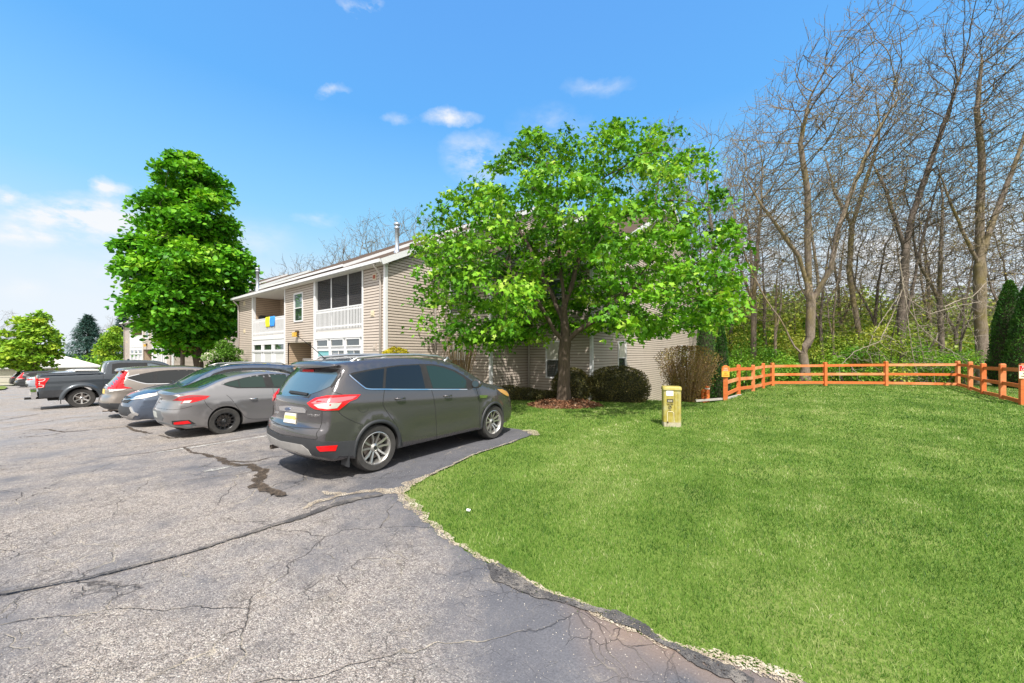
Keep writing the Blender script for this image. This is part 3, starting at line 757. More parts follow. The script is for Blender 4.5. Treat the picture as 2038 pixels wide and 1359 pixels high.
def wall_sid(name, P, zlo, s0, s1, ztop, holes, parent, mat, lo=None, hi=None):
    mb = MB(); siding(mb, P, zlo, lo or (lambda z: s0), hi or (lambda z: s1), ztop, holes)
    me = mb.mesh(name, [mat, M['lapshade']], fix=False)
    return link(name, me, parent)
def pbox(mb, P, s0, s1, z0, z1, o0, o1, m=0):
    c = [P(s0, z0, o0), P(s1, z0, o0), P(s1, z1, o0), P(s0, z1, o0), P(s0, z0, o1), P(s1, z0, o1), P(s1, z1, o1), P(s0, z1, o1)]
    i = len(mb.v); mb.v += [tuple(p) for p in c]
    for q in ((0, 1, 2, 3), (7, 6, 5, 4), (0, 4, 5, 1), (1, 5, 6, 2), (2, 6, 7, 3), (3, 7, 4, 0)): mb.f.append(tuple(i + k for k in q)); mb.m.append(m)
def window(P, s0, s1, z0, z1, parent, g1='winglass', g2='winglass_dark', split=.5, fr=.06, mid='h', label=None, frame_m='trim', o=.0):
    """double-hung or slider window: frame mesh with panes as its children"""
    mb = MB()
    pbox(mb, P, s0 - fr, s0, z0 - fr, z1 + fr, o - .02, o + .045); pbox(mb, P, s1, s1 + fr, z0 - fr, z1 + fr, o - .02, o + .045)
    pbox(mb, P, s0, s1, z0 - fr, z0, o - .02, o + .045); pbox(mb, P, s0, s1, z1, z1 + fr, o - .02, o + .045)
    if mid == 'h': zm = z0 + (z1 - z0) * split; pbox(mb, P, s0, s1, zm - .022, zm + .022, o - .02, o + .025)
    if mid == 'v': sm = s0 + (s1 - s0) * split; pbox(mb, P, sm - .02, sm + .02, z0, z1, o - .02, o + .025)
    fo = mb.build('window', M[frame_m], parent)
    if label: fo['label'] = label
    def pane(a, b, c, d, g):
        q = MB(); pbox(q, P, a, b, c, d, o - .015, o + .004); q.build('pane', M[g], fo)
    if mid == 'h': pane(s0, s1, zm, z1, g1); pane(s0, s1, z0, zm, g2)
    elif mid == 'v': pane(s0, sm, z0, z1, g1); pane(sm, s1, z0, z1, g2)
    else: pane(s0, s1, z0, z1, g1)
    return fo

F1 = 9.25
C1 = ony(767, 600, F1).x
def fx(px): return ony(px, 600, F1).x - C1
def fz(px, py): return ony(px, py, F1).z
F2 = 11.95; F3 = 14.65
X2 = ony(977, 600, F2).x - C1; X3 = ony(1178, 600, F3).x - C1
EZ = 5.56      # eave height
W1 = fx(476)
PITCH = .5
def gable_P(X): return lambda s, z, o: (X + o, s, z)
def apartment(label, other=False):
    root = empty('apartment_building')
    tag(root, label, 'building')
    FP_ = lambda s, z, o: (s, -o, z)
    zb = -.9
    f2 = fz(622, 664)       # bottom of rail band
    # opening coordinates
    a0, a1 = fx(504), fx(567); b0, b1 = fx(629), fx(721.5); e0_, e1 = fx(573), fx(620)
    zf = 2.98               # balcony floor top
    ztop_op = EZ - .10
    entry_top = 2.42
    holes = [(a0 - .14, a1 + .10, zb, EZ), (b0 - .20, b1 + .10, zb, EZ), (e0_, e1, zb, entry_top)]
    wl, wr_, wz0, wz1 = fx(587), fx(602.5), 3.62, 5.08
    holes.append((wl - .05, wr_ + .05, wz0 - .05, wz1 + .05))
    for (s0, s1) in ((W1, a0 - .14), (a1 + .10, b0 - .20), (b1 + .10, 0)):
        wall_sid('front_wall', FP_, zb, s0, s1, EZ, [q for q in holes if q[0] > s0 + .01 and q[1] < s1 - .01], root, M['siding'])
    # solid core behind siding (keeps light out)
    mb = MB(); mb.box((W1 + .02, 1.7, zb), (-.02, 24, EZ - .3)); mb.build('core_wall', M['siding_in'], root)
    ridge = 22 - F1; rz = EZ + PITCH * (ridge + .4)
    yb = 2 * ridge + .4
    # side gables
    def gab(X, y0, y1r, name, holes=(), sgn=1, base=zb, ez=EZ, wyb=None):
        rg = y1r; zr = ez + PITCH * (rg - y0 + .0)
        lo = lambda z: y0 if z < ez else y0 + (z - ez) / PITCH
        hi = lambda z: (wyb or (2 * rg - y0)) if z < ez else (wyb or (2 * rg - y0)) - (z - ez) / PITCH
        P = (lambda s, z, o: (X + o, s, z)) if sgn > 0 else (lambda s, z, o: (X - o, s, z))
        wall_sid(name, P, base, 0, 0, zr - .02, holes, root, M['siding'], lo, hi)
        return P, zr
    EZW = EZ - .03
    P1, zr1 = gab(0, 0, ridge, 'side_wall', [])
    gab(W1, 0, ridge, 'side_wall', [], -1)
    # corner boards
    mb = MB(); mb.box((-.10, -.03, zb), (.03, .10, EZ + .02)); mb.build('corner_board', M['trim'], root)
    # frames of the balcony bays
    for (s0, s1) in ((a0 - .14, a0 + .02), (a1, a1 + .10), (b0 - .20, b0), (b1, b1 + .10)): mb = MB(); mb.box((s0, -.04, zb), (s1, .14, EZ - .02)); mb.build('white_post', M['trim'], root)
    # interior of the balconies
    for (s0, s1) in ((a0, a1), (b0, b1)):
        mb = MB(); mb.box((s0 - .05, 0.02, zf - .28), (s1 + .05, 1.65, zf)); mb.build('balcony_floor', M['soffit'], root)
    for (s0, s1) in ((a0, a1), (b0, b1)):
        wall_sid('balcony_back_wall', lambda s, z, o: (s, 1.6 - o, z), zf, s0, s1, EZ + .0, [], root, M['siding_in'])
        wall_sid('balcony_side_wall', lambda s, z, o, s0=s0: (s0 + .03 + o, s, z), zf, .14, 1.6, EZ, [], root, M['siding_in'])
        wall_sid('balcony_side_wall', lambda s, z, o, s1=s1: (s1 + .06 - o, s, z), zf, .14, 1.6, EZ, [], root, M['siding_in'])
        mb = MB(); mb.box((s0 - .02, -.02, EZ - .02), (s1 + .02, 1.62, EZ + .04)); mb.build('balcony_ceiling', M['soffit'], root)
    # patio door on the left balcony, door frame on the right
    window(lambda s, z, o: (s, 1.58 - o, z), ony(517, 0, F1 + 1.58).x - C1, ony(546, 0, F1 + 1.58).x - C1, zf + .08, 5.05, root, 'winglass', 'curtain', .5, .07, 'v')
    if not other:
        window(lambda s, z, o: (s, 1.58 - o, z), ony(641, 0, F1 + 1.58).x - C1, ony(690, 0, F1 + 1.58).x - C1, zf + .08, 5.05, root, 'winglass_dark', 'winglass_dark', .5, .07, 'v')
    # bands below the rails
    mb = MB(); mb.box((a0 - .02, -.05, zf - .30), (a1 + .02, .02, zf - .06)); mb.box((a0 + .02, -.02, zf - .62), (a1, .04, zf - .30))
    mb.build('white_band', M['trim'], root); mb = MB(); mb.box((b0 - .02, -.05, zf - .44), (b1 + .02, .02, zf - .14)); mb.build('white_band', M['trim'], root)
    # railings
    def railing(s0, s1, solid=False):
        mb = MB(); top = zf + 1.03
        mb.box((s0, -.045, top - .05), (s1, .045, top)); mb.box((s0, -.025, zf + .10), (s1, .025, zf + .17)); mb.box((s0, -.025, top - .17), (s1, .025, top - .11))
        if solid: mb.box((s0, -.02, zf - .02), (s1, .02, top - .02))
        else:
            n = int((s1 - s0) / .127)
            for i in range(n):
                x = s0 + (i + .5) * (s1 - s0) / n
                mb.box((x - .026, -.045, zf + .0), (x + .026, -.026, top - .05))
        return mb.build('railing', M['trim'], root)
    railing(a0 + .02, a1, other); railing(b0, b1)
    # insect screen panels on the right balcony
    mb = MB()
    x1_, x2_ = fx(656.5), fx(690)
    for x in (x1_, x2_): mb.box((x - .03, .06, zf - .06), (x + .03, .11, EZ - .02))
    mb.box((b0, .06, zf + .98), (b1, .11, zf + 1.04)); fr = mb.build('screen_frame', M['trim'], root)
    for s0, s1 in ((b0, x1_ - .03), (x1_ + .03, x2_ - .03), (x2_ + .03, b1)):
        q = MB(); q.box((s0, .083, zf - .12), (s1, .087, EZ - .02)); q.build('screen_panel', M['screen'], fr)
    # centre window, entry
    window(FP_, wl, wr_, wz0, wz1, root, 'winglass', 'winglass_dark', .48, .07)
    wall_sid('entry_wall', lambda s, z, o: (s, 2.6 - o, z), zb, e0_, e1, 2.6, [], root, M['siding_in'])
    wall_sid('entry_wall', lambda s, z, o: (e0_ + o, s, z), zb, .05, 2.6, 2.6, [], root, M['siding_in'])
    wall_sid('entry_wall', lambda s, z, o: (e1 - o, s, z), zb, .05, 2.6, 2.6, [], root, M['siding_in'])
    mb = MB(); mb.box((e0_, .0, entry_top), (e1, 2.6, entry_top + .05)); mb.build('entry_ceiling', M['soffit'], root)
    mb = MB(); mb.box((fx(582), .55, .35), (fx(611), .75, 1.52)); 
    for i in range(6):
        for j in range(4): mb.box((fx(582) + .06 + i * .24, .535, .45 + j * .26), (fx(582) + .27 + i * .24, .55, .67 + j * .26))
    mb.build('mailbox', M['mailbox'], root)
    mb = MB()
    for i in range(6): mb = MB(); mb.box((fx(582) + .12 + i * .24, .525, 1.36), (fx(582) + .20 + i * .24, .537, 1.41)); mb.build('mailbox_number', M['black'], root)
    # ground-floor glazing
    mb = MB(); mb.box((b0, .02, zb), (b1, .12, zf - .44)); mb.build('glazing_wall', M['trim'], root); mb = MB(); mb.box((a0, .02, zb), (a1, .12, zf - .60)); mb.build('glazing_wall', M['trim'], root)
    GP = lambda s, z, o: (s, .0 - o, z)
    T = [(1085, 1235), (1265, 1430), (1460, 1640)]
    for i, (u0, u1) in enumerate(T):
        s0, s1 = fx(460 + u0 / 6.369 + 1.2), fx(460 + u1 / 6.369 - .8)
        window(GP, s0, s1, 2.17, 2.46, root, 'winglass_dark', fr=.045, mid=None)
    T = [(1100, 1255, None), (1275, 1445, .55), (1470, 1650, .52)]
    for i, (u0, u1, sp) in enumerate(T):
        s0, s1 = fx(460 + u0 / 6.369 + 1), fx(460 + u1 / 6.369 - 1)
        window(GP, s0, s1, .75, 1.93, root, 'teal' if i == 0 and not other else 'winglass', 'winglass_dark', sp or .5, .045, 'v' if sp else None)
    T = [(290, 395), (415, 525), (550, 680)]
    for i, (u0, u1) in enumerate(T):
        s0, s1 = fx(460 + u0 / 6.369 + .6), fx(460 + u1 / 6.369 - .6)
        window(GP, s0, s1, 2.03, 2.36, root, 'winglass_dark', fr=.05, mid=None)
        window(GP, s0, s1, .6, 1.85, root, 'curtain' if not other else 'winglass', 'curtain', .5, .05, None)
    mb = MB(); mb.box((a0 - .05, -.07, 1.91), (a1 + .05, .0, 1.97)); mb.build('window_ledge', M['trim'], root)
    # wall lantern, vents
    mb = MB(); lx = fx(593.5)
    mb.box((lx - .16, -.10, 2.98), (lx + .16, -.02, 3.06)); mb.box((lx - .03, -.12, 2.80), (lx + .13, -.02, 2.99)); lamp = mb.build('wall_lantern', M['bronze'], root)
    mb = MB(); mb.box((lx - .13, -.28, 2.72), (lx + .10, -.09, 2.96)); mb.build('lantern_glass', M['lamp_y'], lamp)
    for (px, py, mt) in ((746, 551, 'vent_red'), (742, 624, 'vent_cream'), (746.5, 690, 'siding'), (487, 604, 'vent_cream'), (487, 659, 'vent_cream'), (487, 702, 'siding')):
        x, z = fx(px), fz(px, py); mb = MB(); r_ = .13 if px > 600 else .16
        pbox(mb, FP_, x - r_, x + r_, z - .13, z + .13, .0, .03); v_ = mb.build('wall_vent', M['vent_cream'] if mt != 'siding' else M['siding'], root)
        mb = MB(); pbox(mb, FP_, x - r_ * .62, x + r_ * .62, z - .08, z + .08, .03, .05); mb.build('vent_hood', M[mt], v_)
    # roof
    def roof(x0, x1, y0, yr, name, th=.16, ov=.32, zo=0):
        mb = MB(); e = y0 - ov
        z0 = EZ + .12 + zo; z1 = z0 + PITCH * (yr - e); y2 = 2 * yr - e
        for (ya, za, yb_, zb_) in ((e, z0, yr, z1), (y2, z0, yr, z1)):
            mb.face([(x0, ya, za), (x1, ya, za), (x1, yb_, zb_), (x0, yb_, zb_)])
            mb.face([(x0, ya, za - .10), (x1, ya, za - .10), (x1, yb_, zb_ - .10), (x0, yb_, zb_ - .10)])
        ro = mb.build(name, M['shingle'], root)
        for x in (x0, x1):     # rake boards
            mb = MB(); s = -.005 if x == x0 else .005
            for (ya, yb_) in ((e, yr), (y2, yr)):
                for o_ in (0,):
                    a = (x + s, ya, z0 - .12); b = (x + s, yb_, z1 - .12)
                    mb.bar(a, b, .035, .24)
            mb.build('rake_board', M['gutter'], ro)
        mb = MB(); mb.box((x0, e + .02, EZ - .04), (x1, y0 + .01, EZ + .0)); mb.build('soffit', M['soffit'], ro)
        mb = MB(); mb.box((x0 - .02, e - .11, EZ - .02), (x1 - .02, e + .0, EZ + .11)); mb.build('gutter', M['gutter'], ro)
        return ro
    roof(W1 - .25, .22, 0, ridge, 'roof')
    def spout(x, y, zt, parent=root):
        mb = MB(); mb.tube([(x, y - .36, zt - .02), (x, y - .34, zt - .12), (x, y - .12, zt - .34), (x, y - .06, zt - .46), (x, y - .06, zb)], .045, 8); mb.build('downspout', M['downspout'], parent, smooth=True)
    spout(-.28, -.0, EZ); spout(W1 + .05, 0, EZ)
    # raised rear roof strip on the far half
    u0, u1 = W1 + .2, fx(655) - .4
    mb = MB(); 
    ya, za = .95, EZ + .12 + PITCH * (1.27)
    mb.face([(u0, ya, za + .16), (u1, ya, za + .16), (u1, ridge, rz + .30), (u0, ridge, rz + .30)]); mb.face([(u1, ya, za - .02), (u1, ya, za + .16), (u1, ridge, rz + .30), (u1, ridge, rz - .02)], 1); mb.build('raised_roof', [M['shingle'], M['gutter']], root)
    mb = MB(); mb.box((u0, ya - .05, za + .04), (u1, ya, za + .165)); mb.build('raised_fascia', M['gutter'], root)
    # flues
    for (px, pyb, pyt, D) in ((790, 503, 444, 17.9), (512.5, 575, 533, 26.6)):
        p = at(px, pyb, D); q = at(px, pyt, D); x, y = p.x - C1, p.y - F1; r_ = .095 if px > 600 else .10
        mb = MB(); mb.lathe([(r_ * 1.9, p.z - .35), (r_ * 1.5, p.z + .05), (r_, p.z + .12), (r_, q.z - .30), (r_ * 1.35, q.z - .28), (r_ * 1.35, q.z - .20), (r_, q.z - .18), (r_, q.z - .12), (r_ * 1.5, q.z - .10), (r_ * 1.4, q.z), (0.001, q.z + .02)], 16, c=(x, y, 0))
        mb.build('flue_pipe', M['galv'], root, smooth=True)
    if other: return root
    # stepped wings
    y2, y3 = F2 - F1, F3 - F1
    spout(.10, y2, EZ)
    wy = ridge + 0.0
    W2x, W3x = X2, X3
    l0, l1 = ony(898, 0, F2).x - C1, ony(926, 0, F2).x - C1
    holes = [(l0 - .05, l1 + .05, .75, 2.30), (l0 - .05, l1 + .05, 3.55, 5.15)]
    wall_sid('front_wall', lambda s, z, o: (s, y2 - o, z), zb, 0, W2x, EZ, holes, root, M['siding'])
    P_ = lambda s, z, o: (s, y2 - o, z)
    window(P_, l0, l1, .80, 2.25, root, 'blind', 'winglass_dark', .5); window(P_, l0, l1, 3.6, 5.10, root, 'winglass', 'winglass_dark', .5)
    gab(W2x, y2, ridge + .6, 'side_wall', [])
    mb = MB(); mb.box((W2x - .09, y2 - .03, zb), (W2x + .03, y2 + .10, EZ + .02)); mb.build('corner_board', M['trim'], root); mb = MB(); mb.box((W3x - .09, y3 - .03, zb), (W3x + .03, y3 + .10, EZ + .02)); mb.build('corner_board', M['trim'], root)
    roof(-.3, W2x + .22, y2, ridge + .6, 'roof')
    m0, m1 = ony(1089, 0, F3).x - C1, ony(1119, 0, F3).x - C1
    zt0, zt1 = ony(1100, 750, F3).z, ony(1100, 681, F3).z
    holes = [(m0 - .05, m1 + .05, zt0 - .05, zt1 + .05), (m0 - .05, m1 + .05, zt0 + 2.80, zt1 + 2.85)]
    P_ = lambda s, z, o: (s, y3 - o, z)
    wall_sid('front_wall', P_, zb, W2x, W3x, EZ, holes, root, M['siding'])
    window(P_, m0, m1, zt0, zt1, root, 'blind', 'winglass_dark', .5); window(P_, m0, m1, zt0 + 2.85, zt1 + 2.8, root, 'winglass', 'winglass_dark', .5)
    spout(W2x + .10, y3, EZ)
    zz = -2.2
    hs = []; ws = []
    for (pa, pb) in ((1230, 1244.5), (1354, 1368)):
        q0, q1 = onx(pa, 0, C1 + W3x).y - F1, onx(pb, 0, C1 + W3x).y - F1
        for dz in (0, 2.85):
            ws.append((q0, q1, zt0 + .1 + dz, zt1 + .05 + dz)); hs.append((q0 - .05, q1 + .05, zt0 + .05 + dz, zt1 + .1 + dz))
    P3, zr3 = gab(W3x, y3, 26.8 - F1, 'side_wall', hs, base=zz)
    for i, (q0, q1, z0, z1) in enumerate(ws): window(P3, q0, q1, z0, z1, root, 'blind' if i in (0, 2) else 'winglass', 'winglass_dark', .5)
    roof(W2x - .4, W3x + .22, y3, 26.8 - F1, 'roof')
    return root
bld = apartment('beige two storey apartment building with white trim and stepped side wings, nearest to the lawn')
bld.location = (C1, F1, 0)
b2 = apartment('beige apartment building partly hidden behind the tall left maple', True)
_p = at(343, 700, 35.3); b2.location = (_p.x, _p.y, -.15); b2.rotation_euler = (0, 0, radians(3.7))

# flag and covered grill on the near building's left balcony
zf = 2.98
mb = MB()
def flagpart(px0, px1, mat, name, parent):
    mb = MB(); s0, s1 = fx(px0), fx(px1); n = 8; m = 8
    for k in range(n):
        for j in range(m):
            q = []
            for (a, b) in ((k, j), (k + 1, j), (k + 1, j + 1), (k, j + 1)):
                s = s0 + (s1 - s0) * a / n; z = zf + 1.08 - .62 * b / m
                q.append((s, -.065 - .018 * sin(a * 1.3 + b * .5) - .01 * b / m, z))
            mb.face(q)
    me = mb.mesh(name, mat, smooth=True); o = link(name, me, parent)
    mod = o.modifiers.new('thick', 'SOLIDIFY'); mod.thickness = .006; return o
fl = empty('flag', (C1, F1, 0)); tag(fl, 'yellow and blue flag draped over the white balcony railing', 'flag')
flagpart(531, 539.5, M['flagy'], 'yellow_half', fl); flagpart(539.5, 549, M['flagb'], 'blue_half', fl)
g = empty('covered_grill', (ony(530, 0, F1 + .75).x, F1 + .75, zf)); tag(g, 'black covered grill standing on the left balcony behind the flag', 'grill')
mb = MB(); mb.lathe([(.38, 0), (.40, .4), (.43, .95), (.47, 1.05), (.46, 1.28), (.36, 1.36), (.001, 1.38)], 14); mb.build('cover', M['blackcloth'], g, smooth=True)
mb = MB()
for sx in (-1, 1): mb.tube([(sx * .3, 0, 0), (sx * .3, 0, .12)], .03, 8)
mb.build('leg', M['bronze'], g)
# ---------------------------------------------------------------- vegetation tools
def colonize(att, nodes, par, step, infl, kill, iters, bias=(0, 0, .12), seed=0, maxn=9000):
    r = np.random.RandomState(seed); bias = np.array(bias)
    P = [np.array(p, float) for p in nodes]; par = list(par); att = np.array(att, float)
    NP = np.array(P); d = np.full(len(att), 1e9); nn = np.zeros(len(att), int)
    for i0 in range(0, len(NP), 64):
        dd = np.linalg.norm(att[:, None] - NP[None, i0:i0 + 64], axis=2); j = dd.argmin(1); m = dd[np.arange(len(att)), j]
        u = m < d; d[u] = m[u]; nn[u] = j[u] + i0
    alive = d > kill; best = d.copy(); stall = np.zeros(len(att), int)
    for it in range(iters):
        act = alive & (d < infl)
        if not act.any() or len(P) > maxn: break
        idx = nn[act]; v = att[act] - np.array(P)[idx]; v /= np.linalg.norm(v, axis=1)[:, None]
        uq, inv = np.unique(idx, return_inverse=True); s = np.zeros((len(uq), 3)); np.add.at(s, inv, v)
        s /= (np.linalg.norm(s, axis=1)[:, None] + 1e-9); s += bias + r.normal(0, .10, s.shape); s /= np.linalg.norm(s, axis=1)[:, None]
        new = np.array(P)[uq] + s * step
        b = len(P)
        for k, q in enumerate(new): P.append(q); par.append(int(uq[k]))
        al = np.where(alive)[0]
        dd = np.linalg.norm(att[al][:, None] - new[None], axis=2); j = dd.argmin(1); m = dd[np.arange(len(al)), j]
        u = m < d[al]; d[al[u]] = m[u]; nn[al[u]] = j[u] + b
        imp = d < best - .01; stall[imp] = 0; stall[~imp & act] += 1; best = np.minimum(best, d); alive &= (d > kill) & (stall < 7)
    return np.array(P), np.array(par)
def radii(P, par, tip, ex=2.2, base=None):
    n = len(P); acc = np.zeros(n); kids = np.zeros(n, int)
    for i in range(n):
        if par[i] >= 0: kids[par[i]] += 1
    for i in range(n - 1, -1, -1):
        if kids[i] == 0: acc[i] = tip ** ex
        if par[i] >= 0: acc[par[i]] += acc[i]
    r = acc ** (1 / ex)
    if base:
        e2 = math.log(base / tip) / math.log(max(r[0] / tip, 1.01)); r = tip * (r / tip) ** e2
    return r, kids
def wood_mesh(name, P, par, R, mat, sides=6, sel=None):
    n = len(P); own = np.zeros((n, 3)); has = par >= 0
    own[has] = P[has] - P[par[has]]; own[~has] = (0, 0, 1); own /= (np.linalg.norm(own, axis=1)[:, None] + 1e-9)
    main = np.full(n, -1)
    for i in range(n):
        p = par[i]
        if p >= 0 and (main[p] < 0 or R[i] > R[main[p]]): main[p] = i
    nd = own.copy(); k = main >= 0; nd[k] += own[main[k]]; nd /= (np.linalg.norm(nd, axis=1)[:, None] + 1e-9)
    E = np.where(has)[0]
    if sel is not None: E = E[sel[E]]
    p = par[E]; ism = main[p] == E
    d0 = np.where(ism[:, None], nd[p], own[E]); r0 = np.where(ism, R[p], np.minimum(R[p] * .9, R[E] * 1.35)); d1 = nd[E]; r1 = R[E]
    def ring(c, d, r):
        ref = np.where(np.abs(d[:, 2:3]) < .9, np.array([[0, 0, 1.]]), np.array([[1., 0, 0]]))
        ref = np.array([[.31, .2, .93]]) * np.ones_like(d)
        a = np.cross(d, ref); a /= (np.linalg.norm(a, axis=1)[:, None] + 1e-9); b = np.cross(d, a)
        t = np.arange(sides) * 2 * pi / sides
        return c[:, None] + r[:, None, None] * (a[:, None] * np.cos(t)[None, :, None] + b[:, None] * np.sin(t)[None, :, None])
    V = np.concatenate([ring(P[p], d0, r0), ring(P[E], d1, r1)], 1).reshape(-1, 3)
    m = len(E); q = np.arange(sides); f = np.stack([q, (q + 1) % sides, sides + (q + 1) % sides, sides + q], 1)
    F = (np.arange(m)[:, None, None] * 2 * sides + f[None]).reshape(-1, 4)
    return np_mesh(name, V, F, mat, smooth=True)
def leaf_shape(kind):
    if kind == 'maple':
        pts = [(0, 0), (.10, -.05), (.42, -.12), (.34, .14), (.62, .42), (.26, .42), (.22, .60), (0, 1.0), (-.22, .60), (-.26, .42), (-.62, .42), (-.34, .14), (-.42, -.12), (-.10, -.05)]
        c = (0, .3); V = [(x, y, -.10 * abs(x) - .12 * y * y) for x, y in [c] + pts]
        F = [(0, i, i + 1 if i < len(pts) else 1) for i in range(1, len(pts) + 1)]
        return np.array(V), np.array(F)
    if kind == 'maple_s':
        pts = [(0, -.1), (.5, .0), (.45, .5), (0, 1.0), (-.45, .5), (-.5, .0)]
        V = [(0, .35, .08)] + [(x, y, 0) for x, y in pts]; F = [(0, i, i % 6 + 1) for i in range(1, 7)]
        return np.array(V), np.array(F)
    if kind == 'oval':
        return np.array([(0, 0, 0), (.28, .5, .05), (0, 1, -.05), (-.28, .5, .05)]), np.array([(0, 1, 2), (0, 2, 3)])
    if kind == 'needle':
        return np.array([(0, 0, 0), (.16, .45, .0), (0, 1, -.1)]), np.array([(0, 1, 2)])
def leaves(name, C, out, size, kind, mat, seed=0, up=.8, lc=None, droop=.35):
    """C (n,3) leaf bases, out (n,3) preferred pointing direction"""
    r = np.random.RandomState(seed); n = len(C); S, F = leaf_shape(kind)
    tip = out + r.normal(0, .55, (n, 3)); tip[:, 2] -= droop; tip /= np.linalg.norm(tip, axis=1)[:, None] + 1e-9
    nrm = r.normal(0, .45, (n, 3)); nrm[:, 2] += up; side = np.cross(tip, nrm); side /= np.linalg.norm(side, axis=1)[:, None] + 1e-9; nrm = np.cross(side, tip)
    s = size * (.6 + .7 * r.rand(n))
    V = C[:, None] + s[:, None, None] * (side[:, None] * S[None, :, 0:1] + tip[:, None] * S[None, :, 1:2] + nrm[:, None] * S[None, :, 2:3])
    k = len(S); FF = (np.arange(n)[:, None, None] * k + F[None]).reshape(-1, 3)
    if lc is None: lc = np.clip(r.normal(.5, .24, n), 0, 1)
    return np_mesh(name, V.reshape(-1, 3), FF, mat, np.repeat(lc, len(F)))
def poly_nodes(stems, step=.3):
    """stems: list of (parent_stem, parent_index, [pts]); returns nodes,par"""
    P = []; par = []; idx = []
    for (ps, pi_, pts) in stems:
        ids = []
        if ps is None: last = -1; cur = None
        else: last = idx[ps][min(pi_, len(idx[ps]) - 1)]; cur = P[last]
        Q = [np.array(q, float) for q in pts]
        if cur is not None: Q = [cur] + Q
        for a, b in zip(Q[:-1], Q[1:]):
            n = max(1, int(np.linalg.norm(b - a) / step))
            if last == -1: P.append(a); par.append(-1); last = 0; ids.append(0)
            for k in range(1, n + 1):
                P.append(a + (b - a) * k / n + np.random.RandomState(len(P)).normal(0, .012, 3)); par.append(last); last = len(P) - 1; ids.append(last)
        idx.append(ids)
    return P, par
def clumpnoise(C, s=1.0, off=0.0):
    return np.array([noise.noise((c[0] * s + off, c[1] * s, c[2] * s)) for c in C])

def crown_att(prof, n, depth=.85, seed=0, shell=.3, cull=.16):
    """prof: list of (z, l0, l1) from low to high; points in local frame l (image right), d (depth), z"""
    r = np.random.RandomState(seed); z = np.array([p[0] for p in prof]); a = np.array([p[1] for p in prof]); b = np.array([p[2] for p in prof])
    out = []
    wmax = (b - a).max()
    while len(out) < n:
        zz = r.uniform(z[0], z[-1]); l0 = np.interp(zz, z, a); l1 = np.interp(zz, z, b); hw = (l1 - l0) / 2
        if r.rand() > (hw / wmax * 2) ** 1.3: continue
        t = r.uniform(0, 2 * pi); q = sqrt(r.rand())
        if r.rand() > shell + (1 - shell) * q ** 2: continue
        l = (l0 + l1) / 2 + hw * q * cos(t); d = hw * depth * q * sin(t)
        if q > .45 and noise.noise((l * .55 + seed, d * .55, zz * .6)) > cull: continue
        out.append((l, d, zz))
    return np.array(out)
def l2w(A):  # local image frame to world axes
    A = np.asarray(A, float); return np.stack([A[:, 0] * CA - A[:, 1] * SA, A[:, 0] * SA + A[:, 1] * CA, A[:, 2]], 1)

